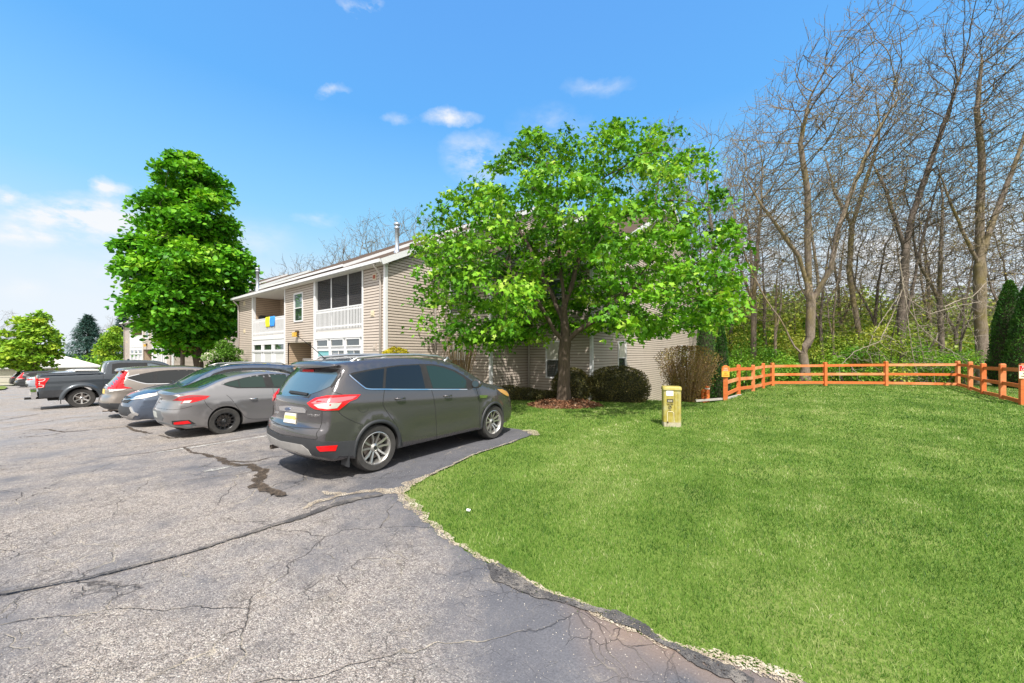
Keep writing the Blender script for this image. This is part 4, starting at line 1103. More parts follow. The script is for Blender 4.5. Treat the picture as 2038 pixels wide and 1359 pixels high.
def ray2w(A, tt):  # frame turned to face the viewer along the ray with slope tt
    v = Vector((-SA + tt * CA, CA + tt * SA)).normalized()
    return np.stack([A[:, 0] * v.y + A[:, 1] * v.x, -A[:, 0] * v.x + A[:, 1] * v.y, A[:, 2]], 1)
def leafy_tree(px, py_prof, D, zbase, trunk_r, natt, leaf, nleaf, kind, mat, barkm, label, stems=None, step=.28, kill=.38, thr=.022, tip=.006, spread=.22, depth=.85, shell=.3, seed=1, clear=None, cull=.16, up=.8, bias=(0, 0, .1), group=None, name='maple_tree'):
    b = at(px, 705, D); base = Vector((b.x, b.y, zbase))
    sh_ = spread * .9; prof = sorted([(CH + (HOR - py) * D / FPX - zbase - (sh_ if py < 500 else 0), (p0 - px) * D / FPX + sh_, (p1 - px) * D / FPX - sh_) for (py, p0, p1) in py_prof if (p1 - p0) * D / FPX > 2.2 * sh_])
    att = crown_att(prof, natt, depth, seed, shell, cull)
    if clear is not None:
        att = att[~((np.hypot(att[:, 0], att[:, 1]) < clear[0]) & (att[:, 2] < clear[1]))]
        att = att[~((np.abs(att[:, 0] - .1) < 2.1 - .25 * att[:, 2]) & (att[:, 1] < .5) & (att[:, 2] < 5.0))]; att = att[~((np.abs(att[:, 0] - .2) < 1.3) & (att[:, 1] < -1) & (att[:, 2] < 7.6) & (np.sin(att[:, 2] * 5 + att[:, 0] * 4) > -.3))]
    tt = (px - 1019) / FPX; ct = 1 / sqrt(1 + tt * tt); dist = D / ct
    k = np.minimum(1, 1 + att[:, 1] / dist); att[:, 0] *= ct * k; att[:, 2] = (att[:, 2] + zbase - CH) * k + CH - zbase
    att = ray2w(att, tt)
    if stems is None: stems = [(None, 0, [(0, 0, -.1), (0, 0, prof[0][0] + .5)])]
    else: stems = [(a, i, [tuple(l2w([p])[0]) for p in pts]) for a, i, pts in stems]
    P, par = poly_nodes(stems, step)
    P, par = colonize(att, P, par, step, 6.0, kill, 220, bias, seed)
    R, kids = radii(P, par, tip, 2.3, trunk_r)
    if True:  # root flare
        z = P[:, 2]; R = R * (1 + .35 * np.exp(-np.clip(z, 0, None) / .25) * (R > trunk_r * .6))
    root = empty(name, base); tag(root, label, 'tree', group)
    link('trunk', wood_mesh('trunk', P, par, R, barkm, 9, R > .05), root)
    link('branches', wood_mesh('branches', P, par, R, barkm, 5, R <= .05), root)
    th = np.where((R < thr))[0]; r = np.random.RandomState(seed + 5)
    cl_ = r.choice(th, max(int(len(th) * .40), 10), replace=False); ci = r.randint(0, len(cl_), nleaf); idx = cl_[ci]
    sz = (.55 + .9 * r.rand(len(cl_)))[ci]; off = np.clip(r.normal(0, 1, (nleaf, 3)), -1.9, 1.9) * (sz * spread)[:, None] * np.array([1, 1, .42])
    off[:, 2] -= .5 * np.hypot(off[:, 0], off[:, 1]); C = P[idx] + off
    clc = r.normal(0, .16, len(cl_))[ci]
    own = P[idx] - P[np.maximum(par[idx], 0)]; own /= np.linalg.norm(own, axis=1)[:, None] + 1e-9
    cn = clumpnoise(C[::1] * 1.0, 1.3, seed)
    lc = np.clip(.47 + cn * .45 + clc + r.normal(0, .17, nleaf), 0, 1)
    link('crown', leaves('crown', C, own * .5 + off / (np.linalg.norm(off, axis=1)[:, None] + .02) * .5, leaf, kind, mat, seed, up, lc), root)
    return root
# main maple on the lawn
TD = 13.3
T0 = at(1122, 705, TD)
leafy_tree(1122, [(690, 925, 1020), (668, 855, 1300), (640, 808, 1480), (600, 795, 1500), (540, 786, 1490), (480, 770, 1480), (420, 795, 1462), (370, 835, 1445), (330, 905, 1430), (290, 960, 1395), (258, 985, 1340), (228, 1040, 1230)],
           TD, .16, .215, 2900, .132, 42000, 'maple', ML['maple'], M['bark_maple'], 'broad round green maple standing in a mulch ring in front of the near building',
           stems=[(None, 0, [(0, 0, -.15), (0, 0, .8), (.02, 0, 1.70), (.04, 0, 2.0)]), (0, 99, [(-.35, -.05, 2.45), (-.75, -.2, 3.1), (-1.2, -.3, 3.9), (-1.9, -.5, 4.5)]),
                  (0, 99, [(.45, -.1, 2.4), (1.0, -.2, 2.75), (1.6, -.3, 3.3), (2.4, -.5, 3.9)]), (0, 99, [(.03, .1, 2.9), (.0, .1, 3.9), (-.15, .1, 5.0), (-.25, .1, 6.6), (-.2, 0, 8.2)]), (3, 3, [(.3, .3, 4.0), (.65, .4, 5.2), (1.0, .4, 6.6), (1.2, .4, 7.8)]),
                  (3, 1, [(-.3, .4, 3.6), (-.9, .7, 5.0), (-1.6, .8, 6.4)])],
           step=.26, kill=.36, thr=.017, tip=.005, spread=.23, shell=.30, seed=4, cull=.20, clear=(2.0, 3.0), depth=.78)
# tall maple on the left
leafy_tree(395, [(700, 360, 430), (684, 320, 450), (652, 286, 476), (619, 256, 486), (585, 248, 508), (551, 243, 516), (517, 235, 517), (483, 236, 514), (449, 279, 492), (415, 282, 489), (382, 285, 474), (348, 293, 465), (314, 300, 456), (300, 335, 400), (287, 345, 368)],
           28.0, -.62, .30, 2600, .24, 52000, 'maple_s', ML['maple2'], M['bark_maple'], 'tall dense dark green maple rising behind the parked cars', step=.5, kill=.6, thr=.035, tip=.010, spread=.42, shell=.15, seed=9, cull=.34,
           stems=[(None, 0, [(0, 0, -.2), (0, 0, 1.6), (-.1, 0, 2.2)]), (0, 99, [(-.9, 0, 4.0), (-1.6, 0, 6.5)]), (0, 99, [(.8, .2, 4.0), (1.5, 0, 6.5)]), (0, 99, [(-.1, .2, 5.0), (-.3, 0, 9.0), (-.4, 0, 14.0)])])
# young maple at the far left
leafy_tree(68, [(735, 30, 90), (722, -14, 116), (700, -10, 132), (680, -4, 130), (662, 4, 120), (645, 20, 112), (630, 34, 104), (618, 46, 92)], 40.0, -1.45, .16, 900, .26, 9000, 'maple_s', ML['lime'], M['bark_maple'], 'small yellow green maple at the left edge in front of the garages', step=.45, kill=.6, thr=.03, tip=.01, spread=.30, seed=12)

# yellow-green tree beside the far building, dark bare tree, white blossom
leafy_tree(232, [(722, 200, 246), (700, 198, 246), (680, 202, 246), (662, 208, 244), (648, 216, 240)], 52, -1.5, .12, 500, .34, 6500, 'oval', ML['lime'], M['bark_dark'], 'round yellow green tree beside the far apartment building', step=.5, kill=.6, thr=.04, tip=.012, spread=.4, seed=14, name='yellow_green_tree')
leafy_tree(447, [(722, 412, 476), (705, 410, 478), (690, 414, 476), (676, 425, 470), (668, 438, 462)], 24.5, -.5, .06, 400, .13, 9000, 'oval', ML['white'], M['bark_dark'], 'bush with white blossom between the two apartment buildings', step=.3, kill=.35, thr=.03, tip=.008, spread=.22, seed=15, name='flowering_bush')
leafy_tree(363, [(706, 352, 376), (690, 340, 392), (676, 330, 402)], 27, -.55, .13, 160, .12, 500, 'oval', ML['bud'], M['bark_dark'], 'small dark trunked tree left of the tall maple trunk', step=.3, kill=.4, thr=.03, tip=.010, spread=.25, seed=16, name='small_bare_tree')

def conifer(px, py_top, py_bot, hw_px, D, label, seed=0, layers=26, name='spruce_tree', mat='spruce', n=9000):
    b = at(px, 705, D); z0 = CH + (HOR - py_bot) * D / FPX; H_ = (py_bot - py_top) * D / FPX; hw = hw_px * D / FPX
    root = empty(name, (b.x, b.y, z0)); tag(root, label, 'tree')
    mb = MB(); mb.tube([(0, 0, -1.5), (0, 0, H_ * .97)], [.22, .03], 8); mb.build('trunk', M['bark_dark'], root, smooth=True)
    r = np.random.RandomState(seed); C = []; O = []; lc = []
    arms = int(layers * 9); per = n // arms
    for a in range(arms):
        f = (a / arms) ** .85; zz = H_ * (.02 + .96 * f); ang = r.rand() * 6.283; R_ = hw * (1 - f) ** 1.05 * (.75 + .45 * r.rand()) + .12
        u = r.rand(per) ** .7; sp = .10 + .16 * R_ * u
        x = R_ * u * cos(ang); y = R_ * u * sin(ang); z = zz - .28 * R_ * u ** 1.5 + .10 * R_ * u ** 4
        off = r.normal(0, 1, (per, 3)) * np.stack([sp, sp, sp * .35], 1)
        C.append(np.stack([x, y, z], 1) + off); O.append(np.tile((cos(ang), sin(ang), -.1), (per, 1)) + r.normal(0, .4, (per, 3))); lc.append(np.clip(r.normal(.45 + .25 * r.rand(), .2, per), 0, 1))
    link('crown', leaves('crown', np.concatenate(C), np.concatenate(O), .42 * D / 60 + .05, 'needle', ML[mat], seed, .6, np.concatenate(lc)), root)
    return root
conifer(175, 626, 712, 38, 62, 'dark blue green spruce between the young maple and the yellow green tree', 3, n=12000)
conifer(245, 616, 712, 24, 60, 'narrow dark spruce peeking above the far building\'s left end', 4, n=8000)

def core_cloud(name, label, cat, loc, shape, n, size, kind, mat, seed=0, stems=0, core=None, up=.4, group=None, stemmat='bark_dark', stem_r=.012, leafname='foliage', out_up=.4, surf=.75):
    """shape(u[0..1] height fraction) -> (rx, ry); loc base; H height"""
    H_, rx, ry, sh = shape
    root = empty(name, loc); tag(root, label, cat, group); r = np.random.RandomState(seed)
    u = r.rand(n); t = r.rand(n) * 2 * pi; k = np.array([sh(x) for x in u]); q = surf + (1 - surf) * r.rand(n) if surf > 0 else np.sqrt(r.rand(n))
    lump = 1 + .13 * np.array([noise.noise((cos(a) * 1.6 + seed, sin(a) * 1.6, b * 2.5)) for a, b in zip(t, u)]) + r.normal(0, .03, n)
    C = np.stack([rx * k * q * lump * np.cos(t), ry * k * q * lump * np.sin(t), H_ * u * (1 + .04 * lump)], 1)
    O = np.stack([np.cos(t) * .7, np.sin(t) * .7, np.full(n, out_up)], 1)
    cn = clumpnoise(C, 2.2, seed); lc = np.clip(.45 + cn * .5 + r.normal(0, .2, n), 0, 1)
    link(leafname, leaves(leafname, C, O, size, kind, ML[mat], seed, up, lc, droop=0), root)
    if stems:
        mb = MB()
        for i in range(stems):
            a = r.rand() * 6.28; rr0 = .25 * r.rand(); f = .55 + .4 * r.rand(); top = r.uniform(.6, .98)
            x1, y1 = rx * f * sh(top) * cos(a), ry * f * sh(top) * sin(a)
            mb.tube([(rx * rr0 * cos(a), ry * rr0 * sin(a), -.1), (x1 * .55, y1 * .55, H_ * top * .45), (x1, y1, H_ * top)], [stem_r, stem_r * .8, stem_r * .4], 4, cap=False)
        mb.build('stems', M[stemmat], root, smooth=True, fix=False)
    if core:
        mb = MB(); prof = [(max(rx * core * sh(i / 12), .001), H_ * i / 12 * .97) for i in range(13)]; mb.lathe(prof, 14)
        o = mb.build('inner_mass', M['hedgecore'], root, smooth=True); o.scale = (1, ry / rx, 1)
    return root
M['hedgecore'] = simple('dense_inner_twigs', (.028, .030, .012), .95, var=.5, vscale=12)
dome = lambda u: sqrt(max(1 - (max(u - .35, 0) / .65) ** 2.4, 0.0)) * (.80 + .2 * min(u / .35, 1))
def pos(px, D, z=None):
    p = at(px, 705, D); return (p.x, p.y, h(p.x, p.y) if z is None else z)
core_cloud('rounded_shrub', 'larger rounded clipped brown green shrub to the right of the maple trunk', 'shrub', pos(1230, 14.2), (1.25, 1.22, .85, dome), 12000, .055, 'oval', 'yew', 1, 30, .86, surf=.84)
core_cloud('rounded_shrub', 'smaller rounded clipped brown green shrub right behind the maple trunk', 'shrub', pos(1137, 14.7), (1.22, .80, .7, dome), 7500, .055, 'oval', 'yew', 2, 22, .86, surf=.84)
for i, (px, D, rx) in enumerate(((1012, 15.6, .75), (1048, 15.3, .7), (1082, 15.0, .55))):
    core_cloud('low_hedge_bush', ['low clipped bush just past the nose of the grey SUV', 'low clipped bush in the middle of the hedge row under the white downspout', 'low clipped bush nearest the maple trunk in the hedge row'][i], 'bush', pos(px, D), (.55 - .1 * i, rx, .5, dome), 3200, .05, 'oval', 'yew', 20 + i, 8, .85, group='low bushes along the wall', surf=.84)
core_cloud('yellow_bush', 'round yellow bush by the corner of the near building behind the grey SUV', 'bush', pos(788, 14.0), (2.08, .88, .8, dome), 9000, .075, 'oval', 'yellow', 5, 12, .9, surf=.82)
fan = lambda u: .32 + .68 * u ** .6 if u < .75 else sqrt(max(1 - ((u - .75) / .27) ** 2, .0)) * .97 + .02
core_cloud('twiggy_shrub', 'large twiggy brown shrub behind the yellow utility pedestal', 'shrub', pos(1368, 15.0), (2.35, 1.35, 1.1, fan), 11000, .062, 'oval', 'tanbush', 6, 260, None, .3, stemmat='twig_tan', stem_r=.011, out_up=.9, surf=.1)
core_cloud('bare_bush', 'almost bare orange tan bush beside the window of the first side wing', 'bush', pos(915, 15.4), (3.1, 1.15, .6, fan), 700, .05, 'oval', 'budorange', 7, 120, None, .3, stemmat='twig_tan', stem_r=.013, out_up=.9, surf=.1)
cone = lambda u: (1 - u) ** .62 * (.55 + .45 * min(u / .12, 1)) + .02
for i, (px, D, top, rx, lb) in enumerate(((1404, 22.0, 5.0, .75, 'dark green columnar arborvitae nearest the building end'), (1436, 19.5, 3.1, .52, 'smaller pointed arborvitae beside the first fence post'),
                                       (2008, 20.6, 5.55, .95, 'tall dark green arborvitae behind the right fence, left one of the pair'), (2044, 19.4, 5.1, .85, 'tall arborvitae cut by the right edge of the picture'))):
    p = pos(px, D); hh = top - p[2]
    core_cloud('arborvitae', lb, 'evergreen', p, (hh, rx, rx, cone), 9000 if i > 1 else 6000, .10 if i > 1 else .085, 'oval', 'arbor', 30 + i, 0, .9, .1, out_up=1.3, surf=.86, group='pointed evergreens')

# mulch ring
def mound():
    mb = MB(); cx, cy = T0.x, T0.y; ns, nr = 48, 10; r = random.Random(3); V = []; F = []
    for j in range(nr + 1):
        for i in range(ns):
            t = 2 * pi * i / ns; R_ = (1.22 + .12 * sin(3 * t + 1) + .06 * sin(7 * t)) * j / nr
            x, y = cx + R_ * cos(t) * 1.08, cy + R_ * sin(t) * .95; k = 1 - (j / nr) ** 2
            V.append((x, y, h(x, y) + .19 * k + r.uniform(-.012, .012) * (j < nr) - (.01 if j == nr else -.0)))
    for j in range(nr):
        for i in range(ns): F.append((j * ns + i, j * ns + (i + 1) % ns, (j + 1) * ns + (i + 1) % ns, (j + 1) * ns + i))
    me = bpy.data.meshes.new('mulch'); me.from_pydata(V, [], F); me.materials.append(M['mulch']); me.shade_smooth()
    o = link('mulch_bed', me); tag(o, kind='structure'); flipfix(o)
    # loose bark chips
    rs = np.random.RandomState(4); n = 3800; a = rs.rand(n) * 6.28; q = np.sqrt(rs.rand(n)) * 1.27
    X = cx + q * np.cos(a) * 1.08; Y = cy + q * np.sin(a) * .95; Z = np.array([h(x, y) for x, y in zip(X, Y)]) + .19 * (1 - np.clip(q / 1.25, 0, 1) ** 2) + .01
    mm = leafmat('bark_chip', [(0, (.04, .015, .008)), (.5, (.14, .06, .03)), (.85, (.28, .16, .09)), (1, (.60, .50, .38))], .0, .9)
    tag(link('bark_chips', leaves('bark_chips', np.stack([X, Y, Z], 1), rs.normal(0, 1, (n, 3)) * np.array([1, 1, .2]), .062, 'oval', mm, 3, .9, droop=0)), 'reddish brown bark chips around the maple trunk', 'bark chips', kind='stuff')
mound()
strip('mulch_bed', [(-10.0, 13.9), (-7.4, 13.95), (-6.2, 13.9), (-5.1, 14.2)], [.7, .9, .9, .3], M['mulch'], .014, .03, 3, True)
strip('mulch_bed', [(-13.5, 10.9), (-12, 11.3), (-10.1, 11.3), (-9.6, 12.8), (-9.4, 14)], [.6, .8, .8, .6, .5], M['mulch'], .014, .03, 3, True)
for i, (px, py) in enumerate(((1106, 790), (1122, 789.5), (1170, 792))):
    p = gr(px, py, .04); mb = MB(); mb.lathe([(.001, .07), (.12, .065), (.17, .03), (.16, -.03)], 12); o = mb.build('stepping_stone', M['concrete'], None, (p.x, p.y, .02), smooth=True)
    tag(o, ['flat pale stone just left of the maple trunk in the bed', 'flat pale stone half hidden by the maple trunk', 'flat pale stone under the gap between the two rounded shrubs'][i], 'stone', 'flat stones in the bed')
# ---------------------------------------------------------------- the bare wood on the right and bare trees behind
def bare_tree(prof, H_, natt, stems, seed, trunk_r, step=.5, kill=.55, barkm='bark_grey', bud='bud', nbud=1500, tip=.014, twigs=3, budsize=.09, name='bare_tree', loc=(0, 0, 0), label=None, group=None, bias=(0, 0, .28), depth=.8, maxn=6500, split=.07, tt=None):
    att = crown_att(prof, natt, depth, seed, .5)
    if tt is None: att = l2w(att)
    else:
        ct = 1 / sqrt(1 + tt * tt); k = np.minimum(1, 1 + att[:, 1] * ct / 25.0); att[:, 0] *= ct * k; att[:, 2] *= k; att = ray2w(att, tt)
    st = [(a, i, [tuple(l2w([p])[0]) for p in pts]) for a, i, pts in stems]
    P, par = poly_nodes(st, step); P, par = colonize(att, P, par, step, 9.0, kill, 200, bias, seed, maxn)
    r = np.random.RandomState(seed); R, kids = radii(P, par, tip, 2.25, trunk_r)
    thin = np.where(R < tip * 2.2)[0]; own = P - P[np.maximum(par, 0)]; own /= np.linalg.norm(own, axis=1)[:, None] + 1e-9
    newP, newpar, newR = [], [], []; n0 = len(P)
    for i in thin:
        for k in range(twigs if kids[i] == 0 else 1):
            d = own[i] + r.normal(0, .55, 3) + np.array([0, 0, .35]); d /= np.linalg.norm(d); l = r.uniform(.35, .9); q = P[i] + d * l
            newP.append(q); newpar.append(i); newR.append(tip * .75); j = n0 + len(newP) - 1
            d2 = d + r.normal(0, .35, 3) + np.array([0, 0, .2]); d2 /= np.linalg.norm(d2); newP.append(q + d2 * r.uniform(.25, .6)); newpar.append(j); newR.append(tip * .55)
    P = np.concatenate([P, np.array(newP)]); par = np.concatenate([par, np.array(newpar)]); R = np.concatenate([R, np.array(newR)])
    z = P[:, 2]; R = R * (1 + .4 * np.exp(-np.clip(z, 0, None) / .35) * (R > trunk_r * .6))
    root = empty(name, loc)
    if label: tag(root, label, 'tree', group)
    link('trunk', wood_mesh('trunk', P, par, R, M[barkm], 8, R > split), root)
    link('branches', wood_mesh('branches', P, par, R, M[barkm], 3 if tip > .01 else 4, R <= split), root)
    if nbud:
        i = r.choice(np.arange(n0 // 3, len(P)), nbud); C = P[i] + r.normal(0, .08, (nbud, 3))
        link('buds', leaves('buds', C, r.normal(0, 1, (nbud, 3)), budsize, 'oval', ML[bud], seed), root)
    return root
def px_stems(px0, D, zb, lst):
    """lst: (parent, index, [(px,py,dd),...]) in picture pixels at distance D"""
    return [(a, i, [((p[0] - px0) * D / FPX, p[2] if len(p) > 2 else 0, CH + (HOR - p[1]) * D / FPX - zb) for p in pts]) for a, i, pts in lst]
def px_prof(px0, D, zb, lst): return sorted([(CH + (HOR - py) * D / FPX - zb, (a - px0) * D / FPX, (b - px0) * D / FPX) for py, a, b in lst])
def feature(px0, pyb, D, prof, stems, **kw):
    b = at(px0, 705, D); zb = h(b.x, b.y) - .05
    stems = px_stems(px0, D, zb, stems); stems[0] = (None, 0, [(0, 0, 0)] + stems[0][2])
    return bare_tree(px_prof(px0, D, zb, prof), 0, stems=stems, loc=(b.x, b.y, zb), tt=(px0 - 1019) / FPX, **kw)
GW = 'bare trees of the wood behind the fence'
feature(1602, 745, 24.5, [(470, 1430, 1760), (400, 1400, 1800), (300, 1400, 1830), (200, 1440, 1830), (120, 1560, 1830), (60, 1640, 1800)],
        [(None, 0, [(1601, 735), (1598, 705)]), (0, 99, [(1580, 690), (1555, 640), (1520, 590), (1490, 530), (1470, 470), (1455, 400)]), (0, 99, [(1612, 670), (1614, 600), (1605, 560), (1590, 510), (1550, 455), (1510, 400), (1480, 350)]),
         (2, 6, [(1622, 560, .5), (1622, 470, .6), (1618, 380, .4), (1600, 280, .3), (1610, 200)]), (2, 5, [(1640, 540, -.5), (1655, 460, -.5), (1690, 370, -.4), (1740, 270), (1790, 190)])],
        natt=2100, seed=41, trunk_r=.27, label='tall grey bare tree forking low into leaning limbs behind the rear fence', group=GW, nbud=2600)
feature(1795, 745, 27, [(470, 1700, 1900), (380, 1690, 1960), (250, 1740, 1985), (120, 1820, 1990), (25, 1890, 1960)],
        [(None, 0, [(1795, 700), (1793, 640), (1800, 560), (1802, 500)]), (0, 99, [(1815, 430), (1850, 330), (1885, 230), (1920, 120)]), (0, 99, [(1780, 430), (1760, 370), (1730, 310)]), (0, 5, [(1830, 500), (1850, 420), (1870, 350)])],
        natt=1900, seed=42, trunk_r=.25, barkm='bark_dark', label='tall dark straight bare tree in the middle of the wood behind the rear fence', group=GW, nbud=2000)
feature(1955, 745, 25, [(500, 1850, 2090), (400, 1840, 2120), (250, 1880, 2150), (120, 1900, 2150), (40, 1940, 2100)],
        [(None, 0, [(1955, 700), (1950, 620), (1950, 530)]), (0, 99, [(1965, 470), (1995, 390), (2030, 300), (2060, 200)]), (0, 99, [(1950, 430), (1955, 320), (1945, 220), (1955, 110)]), (0, 99, [(1920, 470), (1890, 400), (1865, 330)])],
        natt=2100, seed=43, trunk_r=.30, label='thick bare tree with three rising limbs behind the right fence', group=GW, nbud=2600)
feature(1720, 745, 30, [(420, 1600, 1800), (330, 1600, 1830), (230, 1640, 1830), (160, 1680, 1800)],
        [(None, 0, [(1715, 690), (1700, 610), (1690, 540), (1695, 450)]), (0, 99, [(1660, 380), (1640, 300)]), (0, 99, [(1720, 370), (1750, 280)])],
        natt=1300, seed=44, trunk_r=.18, label='slim bare tree between the forked tree and the dark straight tree', group=GW, nbud=1600)
# generic variants, copied
VAR = []
for k, (Hh, sp, tr) in enumerate(((17, 3.2, .14), (15, 2.6, .11), (19, 3.4, .17), (13, 3.0, .10))):
    r = random.Random(k); prof = [(Hh * .32, -sp * .5, sp * .5), (Hh * .5, -sp, sp), (Hh * .75, -sp * .95, sp * .95), (Hh * .95, -sp * .5, sp * .5), (Hh, -.3, .3)]
    a = r.uniform(-1, 1)
    st = [(None, 0, [(0, 0, 0), (a * .1, 0, Hh * .15), (a * .3, .1, Hh * .32)]), (0, 99, [(a - .6, .2, Hh * .5), (a - 1.0, .2, Hh * .7)]), (0, 99, [(a + .7, -.2, Hh * .48), (a + 1.0, -.2, Hh * .65)])]
    VAR.append(bare_tree(prof, 0, 620, st, 60 + k, tr, .55, .6, ['bark_grey', 'bark_dark', 'bark_grey', 'bark_dark'][k], 'bud', 900, .013, 2, .10, maxn=2400))
used = set()
def place_bare(k, px, D, s, rz, label, group, lean=0):
    o = VAR[k] if k not in used else copy_tree(VAR[k]); used.add(k)
    b = at(px, 705, D); o.location = (b.x, b.y, h(b.x, b.y) - .1); o.rotation_euler = (lean, lean * .5, rz); o.scale = (s, s, s)
    tag(o, label, 'tree', group); return o
r = random.Random(77)
# thin trees whose tops show above the maple, and the body of the wood
spots = [(1292, 40, 1.42), (1335, 37, 1.35), (1375, 36, 1.42), (1415, 33, 1.35), (1455, 35, 1.5), (1500, 29, .95), (1530, 33, 1.0), (1640, 31, .95), (1668, 36, 1.05), (1745, 33, 1.05), (1765, 40, 1.1),
         (1858, 36, 1.1), (1880, 29, 1.05), (1910, 34, 1.15), (2010, 36, 1.2), (2035, 28, 1.1), (2060, 33, 1.1), (1620, 50, 1.2), (1800, 48, 1.2), (1960, 50, 1.2), (1490, 46, 1.1), (1540, 26, .62), (1660, 27, .6), (1845, 26.5, .65), (1905, 27, .7), (1770, 29, .7)]
ORD = ['leftmost', 'second from the left', 'third from the left', 'fourth from the left', 'fifth from the left', 'sixth from the left', 'seventh from the left', 'eighth from the left', 'ninth from the left', 'tenth from the left', 'eleventh from the left', 'twelfth from the left',
       'thirteenth from the left', 'fourteenth from the left', 'fifteenth from the left', 'sixteenth from the left', 'seventeenth from the left', 'eighteenth from the left', 'nineteenth from the left', 'twentieth from the left']
def ordinals(items, row):
    out = {}
    for rw in set(row(q) for q in items):
        for k, q in enumerate(sorted((q for q in items if row(q) == rw), key=lambda q: q[0])): out[q] = (rw, ORD[min(k, 19)])
    return out
rowname = lambda q: 'sapling row close behind the fence' if q[2] < .8 else ('front row of tall slender trees' if q[1] < 33.5 else ('middle row of tall slender trees' if q[1] < 41 else 'far back row of slender trees'))
OR = ordinals(spots[5:], rowname); OA = ordinals(spots[:5], lambda q: '')
for i, (px, D, s) in enumerate(spots):
    q = (px, D, s)
    lb = 'bare tree, %s in the %s' % (OR[q][1], OR[q][0]) if i > 4 else 'thin bare tree, %s of those topping the broad maple\'s right side' % OA[q][1]
    place_bare(r.randrange(4), px, D, s * r.uniform(.92, 1.08) * (1.22 if i > 4 and s > .8 else 1), r.uniform(0, 6.28), lb, GW if i > 4 else 'thin bare trees above the broad maple', r.uniform(-.06, .06))
# trees beyond the roofs
BT = ((555, 52, .95, 1), (590, 50, 1.22, 3), (632, 52, 1.12, 1), (672, 50, 1.36, 3), (712, 50, 1.22, 0), (750, 50, 1.42, 1), (785, 48, 1.22, 0), (825, 50, 1.16, 2), (868, 50, 1.12, 2))
for i, (px, D, s, k) in enumerate(BT):
    place_bare(k, px, D, s, r.uniform(0, 6.28), 'bare budding tree beyond the near roof, %s of its row' % ORD[i], 'bare trees beyond the near roof')
place_bare(1, 12, 48, .62, 1.0, 'bare tree at the left edge behind the young maple', None); place_bare(3, 38, 60, .62, 2.0, 'thin bare tree just behind the top of the young maple', None)
place_bare(1, 222, 70, .72, 2.4, 'thin bare tree between the two spruces', None)

# pale dead branches hanging over the rear fence
def dead(px0, py0, D, pts, seed, label):
    b = at(px0, py0, D)
    st = [(a, i, [((p[0] - px0) * D / FPX, p[2] if len(p) > 2 else 0, (py0 - p[1]) * D / FPX) for p in q]) for a, i, q in pts]
    A_ = np.concatenate([np.array(q[2]) for q in st]); rs = np.random.RandomState(seed)
    att = np.repeat(A_, 34, 0) + rs.normal(0, .55, (len(A_) * 34, 3)) + np.array([.35, 0, -.35])
    st = [(a, i, [tuple(l2w([p])[0]) for p in q]) for a, i, q in st]
    P, par = poly_nodes(st, .2); P, par = colonize(l2w(att), P, par, .18, 2.0, .2, 60, (0, 0, -.1), seed)
    R, kids = radii(P, par, .006, 2.3, .036); root = empty('dead_branch', b); tag(root, label, 'branch', 'pale dead branches over the rear fence')
    link('limb', wood_mesh('limb', P, par, R, M['bark_pale'], 5), root)
dead(1795, 560, 22.3, [(None, 0, [(1795, 560), (1805, 610), (1830, 650), (1870, 685), (1920, 715), (1940, 735)]), (0, 4, [(1850, 625), (1900, 610), (1950, 600)]), (0, 6, [(1815, 700), (1825, 740)])], 1, 'pale dead branch drooping to the right corner of the rear fence')
dead(1790, 520, 22.8, [(None, 0, [(1790, 520), (1798, 570), (1775, 630), (1750, 680), (1700, 700), (1670, 730)]), (0, 5, [(1815, 600), (1828, 660), (1840, 720)]), (0, 8, [(1740, 660), (1725, 700)])], 2, 'pale dead branch drooping over the middle of the rear fence')
dead(1880, 610, 22.6, [(None, 0, [(1880, 610), (1900, 600), (1935, 590), (1965, 560)]), (0, 3, [(1925, 640), (1940, 670)])], 3, 'pale dead branch beside the thick tree near the right corner')

# understorey shrubs
def thicket(Hh, R_, n, mat, seed, size=.16):
    root = empty('understorey_shrub'); rs = np.random.RandomState(seed)
    nb = 9; cx = rs.normal(0, R_ * .45, nb); cy = rs.normal(0, R_ * .45, nb); cz = Hh * (.2 + .7 * rs.rand(nb)); cr = R_ * (.28 + .3 * rs.rand(nb))
    k = rs.randint(0, nb, n); d = rs.normal(0, 1, (n, 3)); d /= np.linalg.norm(d, axis=1)[:, None]; q = rs.rand(n) ** .5
    C = np.stack([cx[k], cy[k], cz[k]], 1) + d * (cr[k] * q)[:, None] * np.array([1, 1, .8])
    lc = np.clip(.15 + .06 * k + rs.normal(.1, .2, n), 0, 1)
    link('foliage', leaves('foliage', C, d * .5, size, 'oval', ML[mat], seed, .6, lc), root)
    mb = MB()
    for i in range(nb): mb.tube([(cx[i] * .2, cy[i] * .2, -.3), (cx[i] * .6, cy[i] * .6, cz[i] * .5), (cx[i], cy[i], cz[i] + cr[i] * .5)], [.05, .035, .012], 4, cap=False)
    mb.build('stems', M['bark_dark'], root, smooth=True, fix=False)
    return root
TH = [thicket(4.5, 2.4, 3600, 'wood', 1), thicket(3.4, 2.2, 3400, 'woodgreen', 2), thicket(5.5, 2.6, 3600, 'wood', 3), thicket(3.8, 2.4, 3600, 'woodgreen', 4, .14)]
tu = set(); r = random.Random(8)
sp2 = []
for i in range(16): sp2.append((1440 + i * 41 + r.uniform(-15, 15), r.uniform(25.5, 29), r.uniform(.6, .95), r.choice((1, 3, 3, 1, 0))))
for i in range(16): sp2.append((1425 + i * 42 + r.uniform(-15, 15), r.uniform(32, 38), r.uniform(1.35, 1.8), r.randrange(4)))
for i in range(14): sp2.append((1420 + i * 48 + r.uniform(-15, 15), r.uniform(42, 52), r.uniform(1.8, 2.4), r.choice((0, 2, 2, 0, 1))))
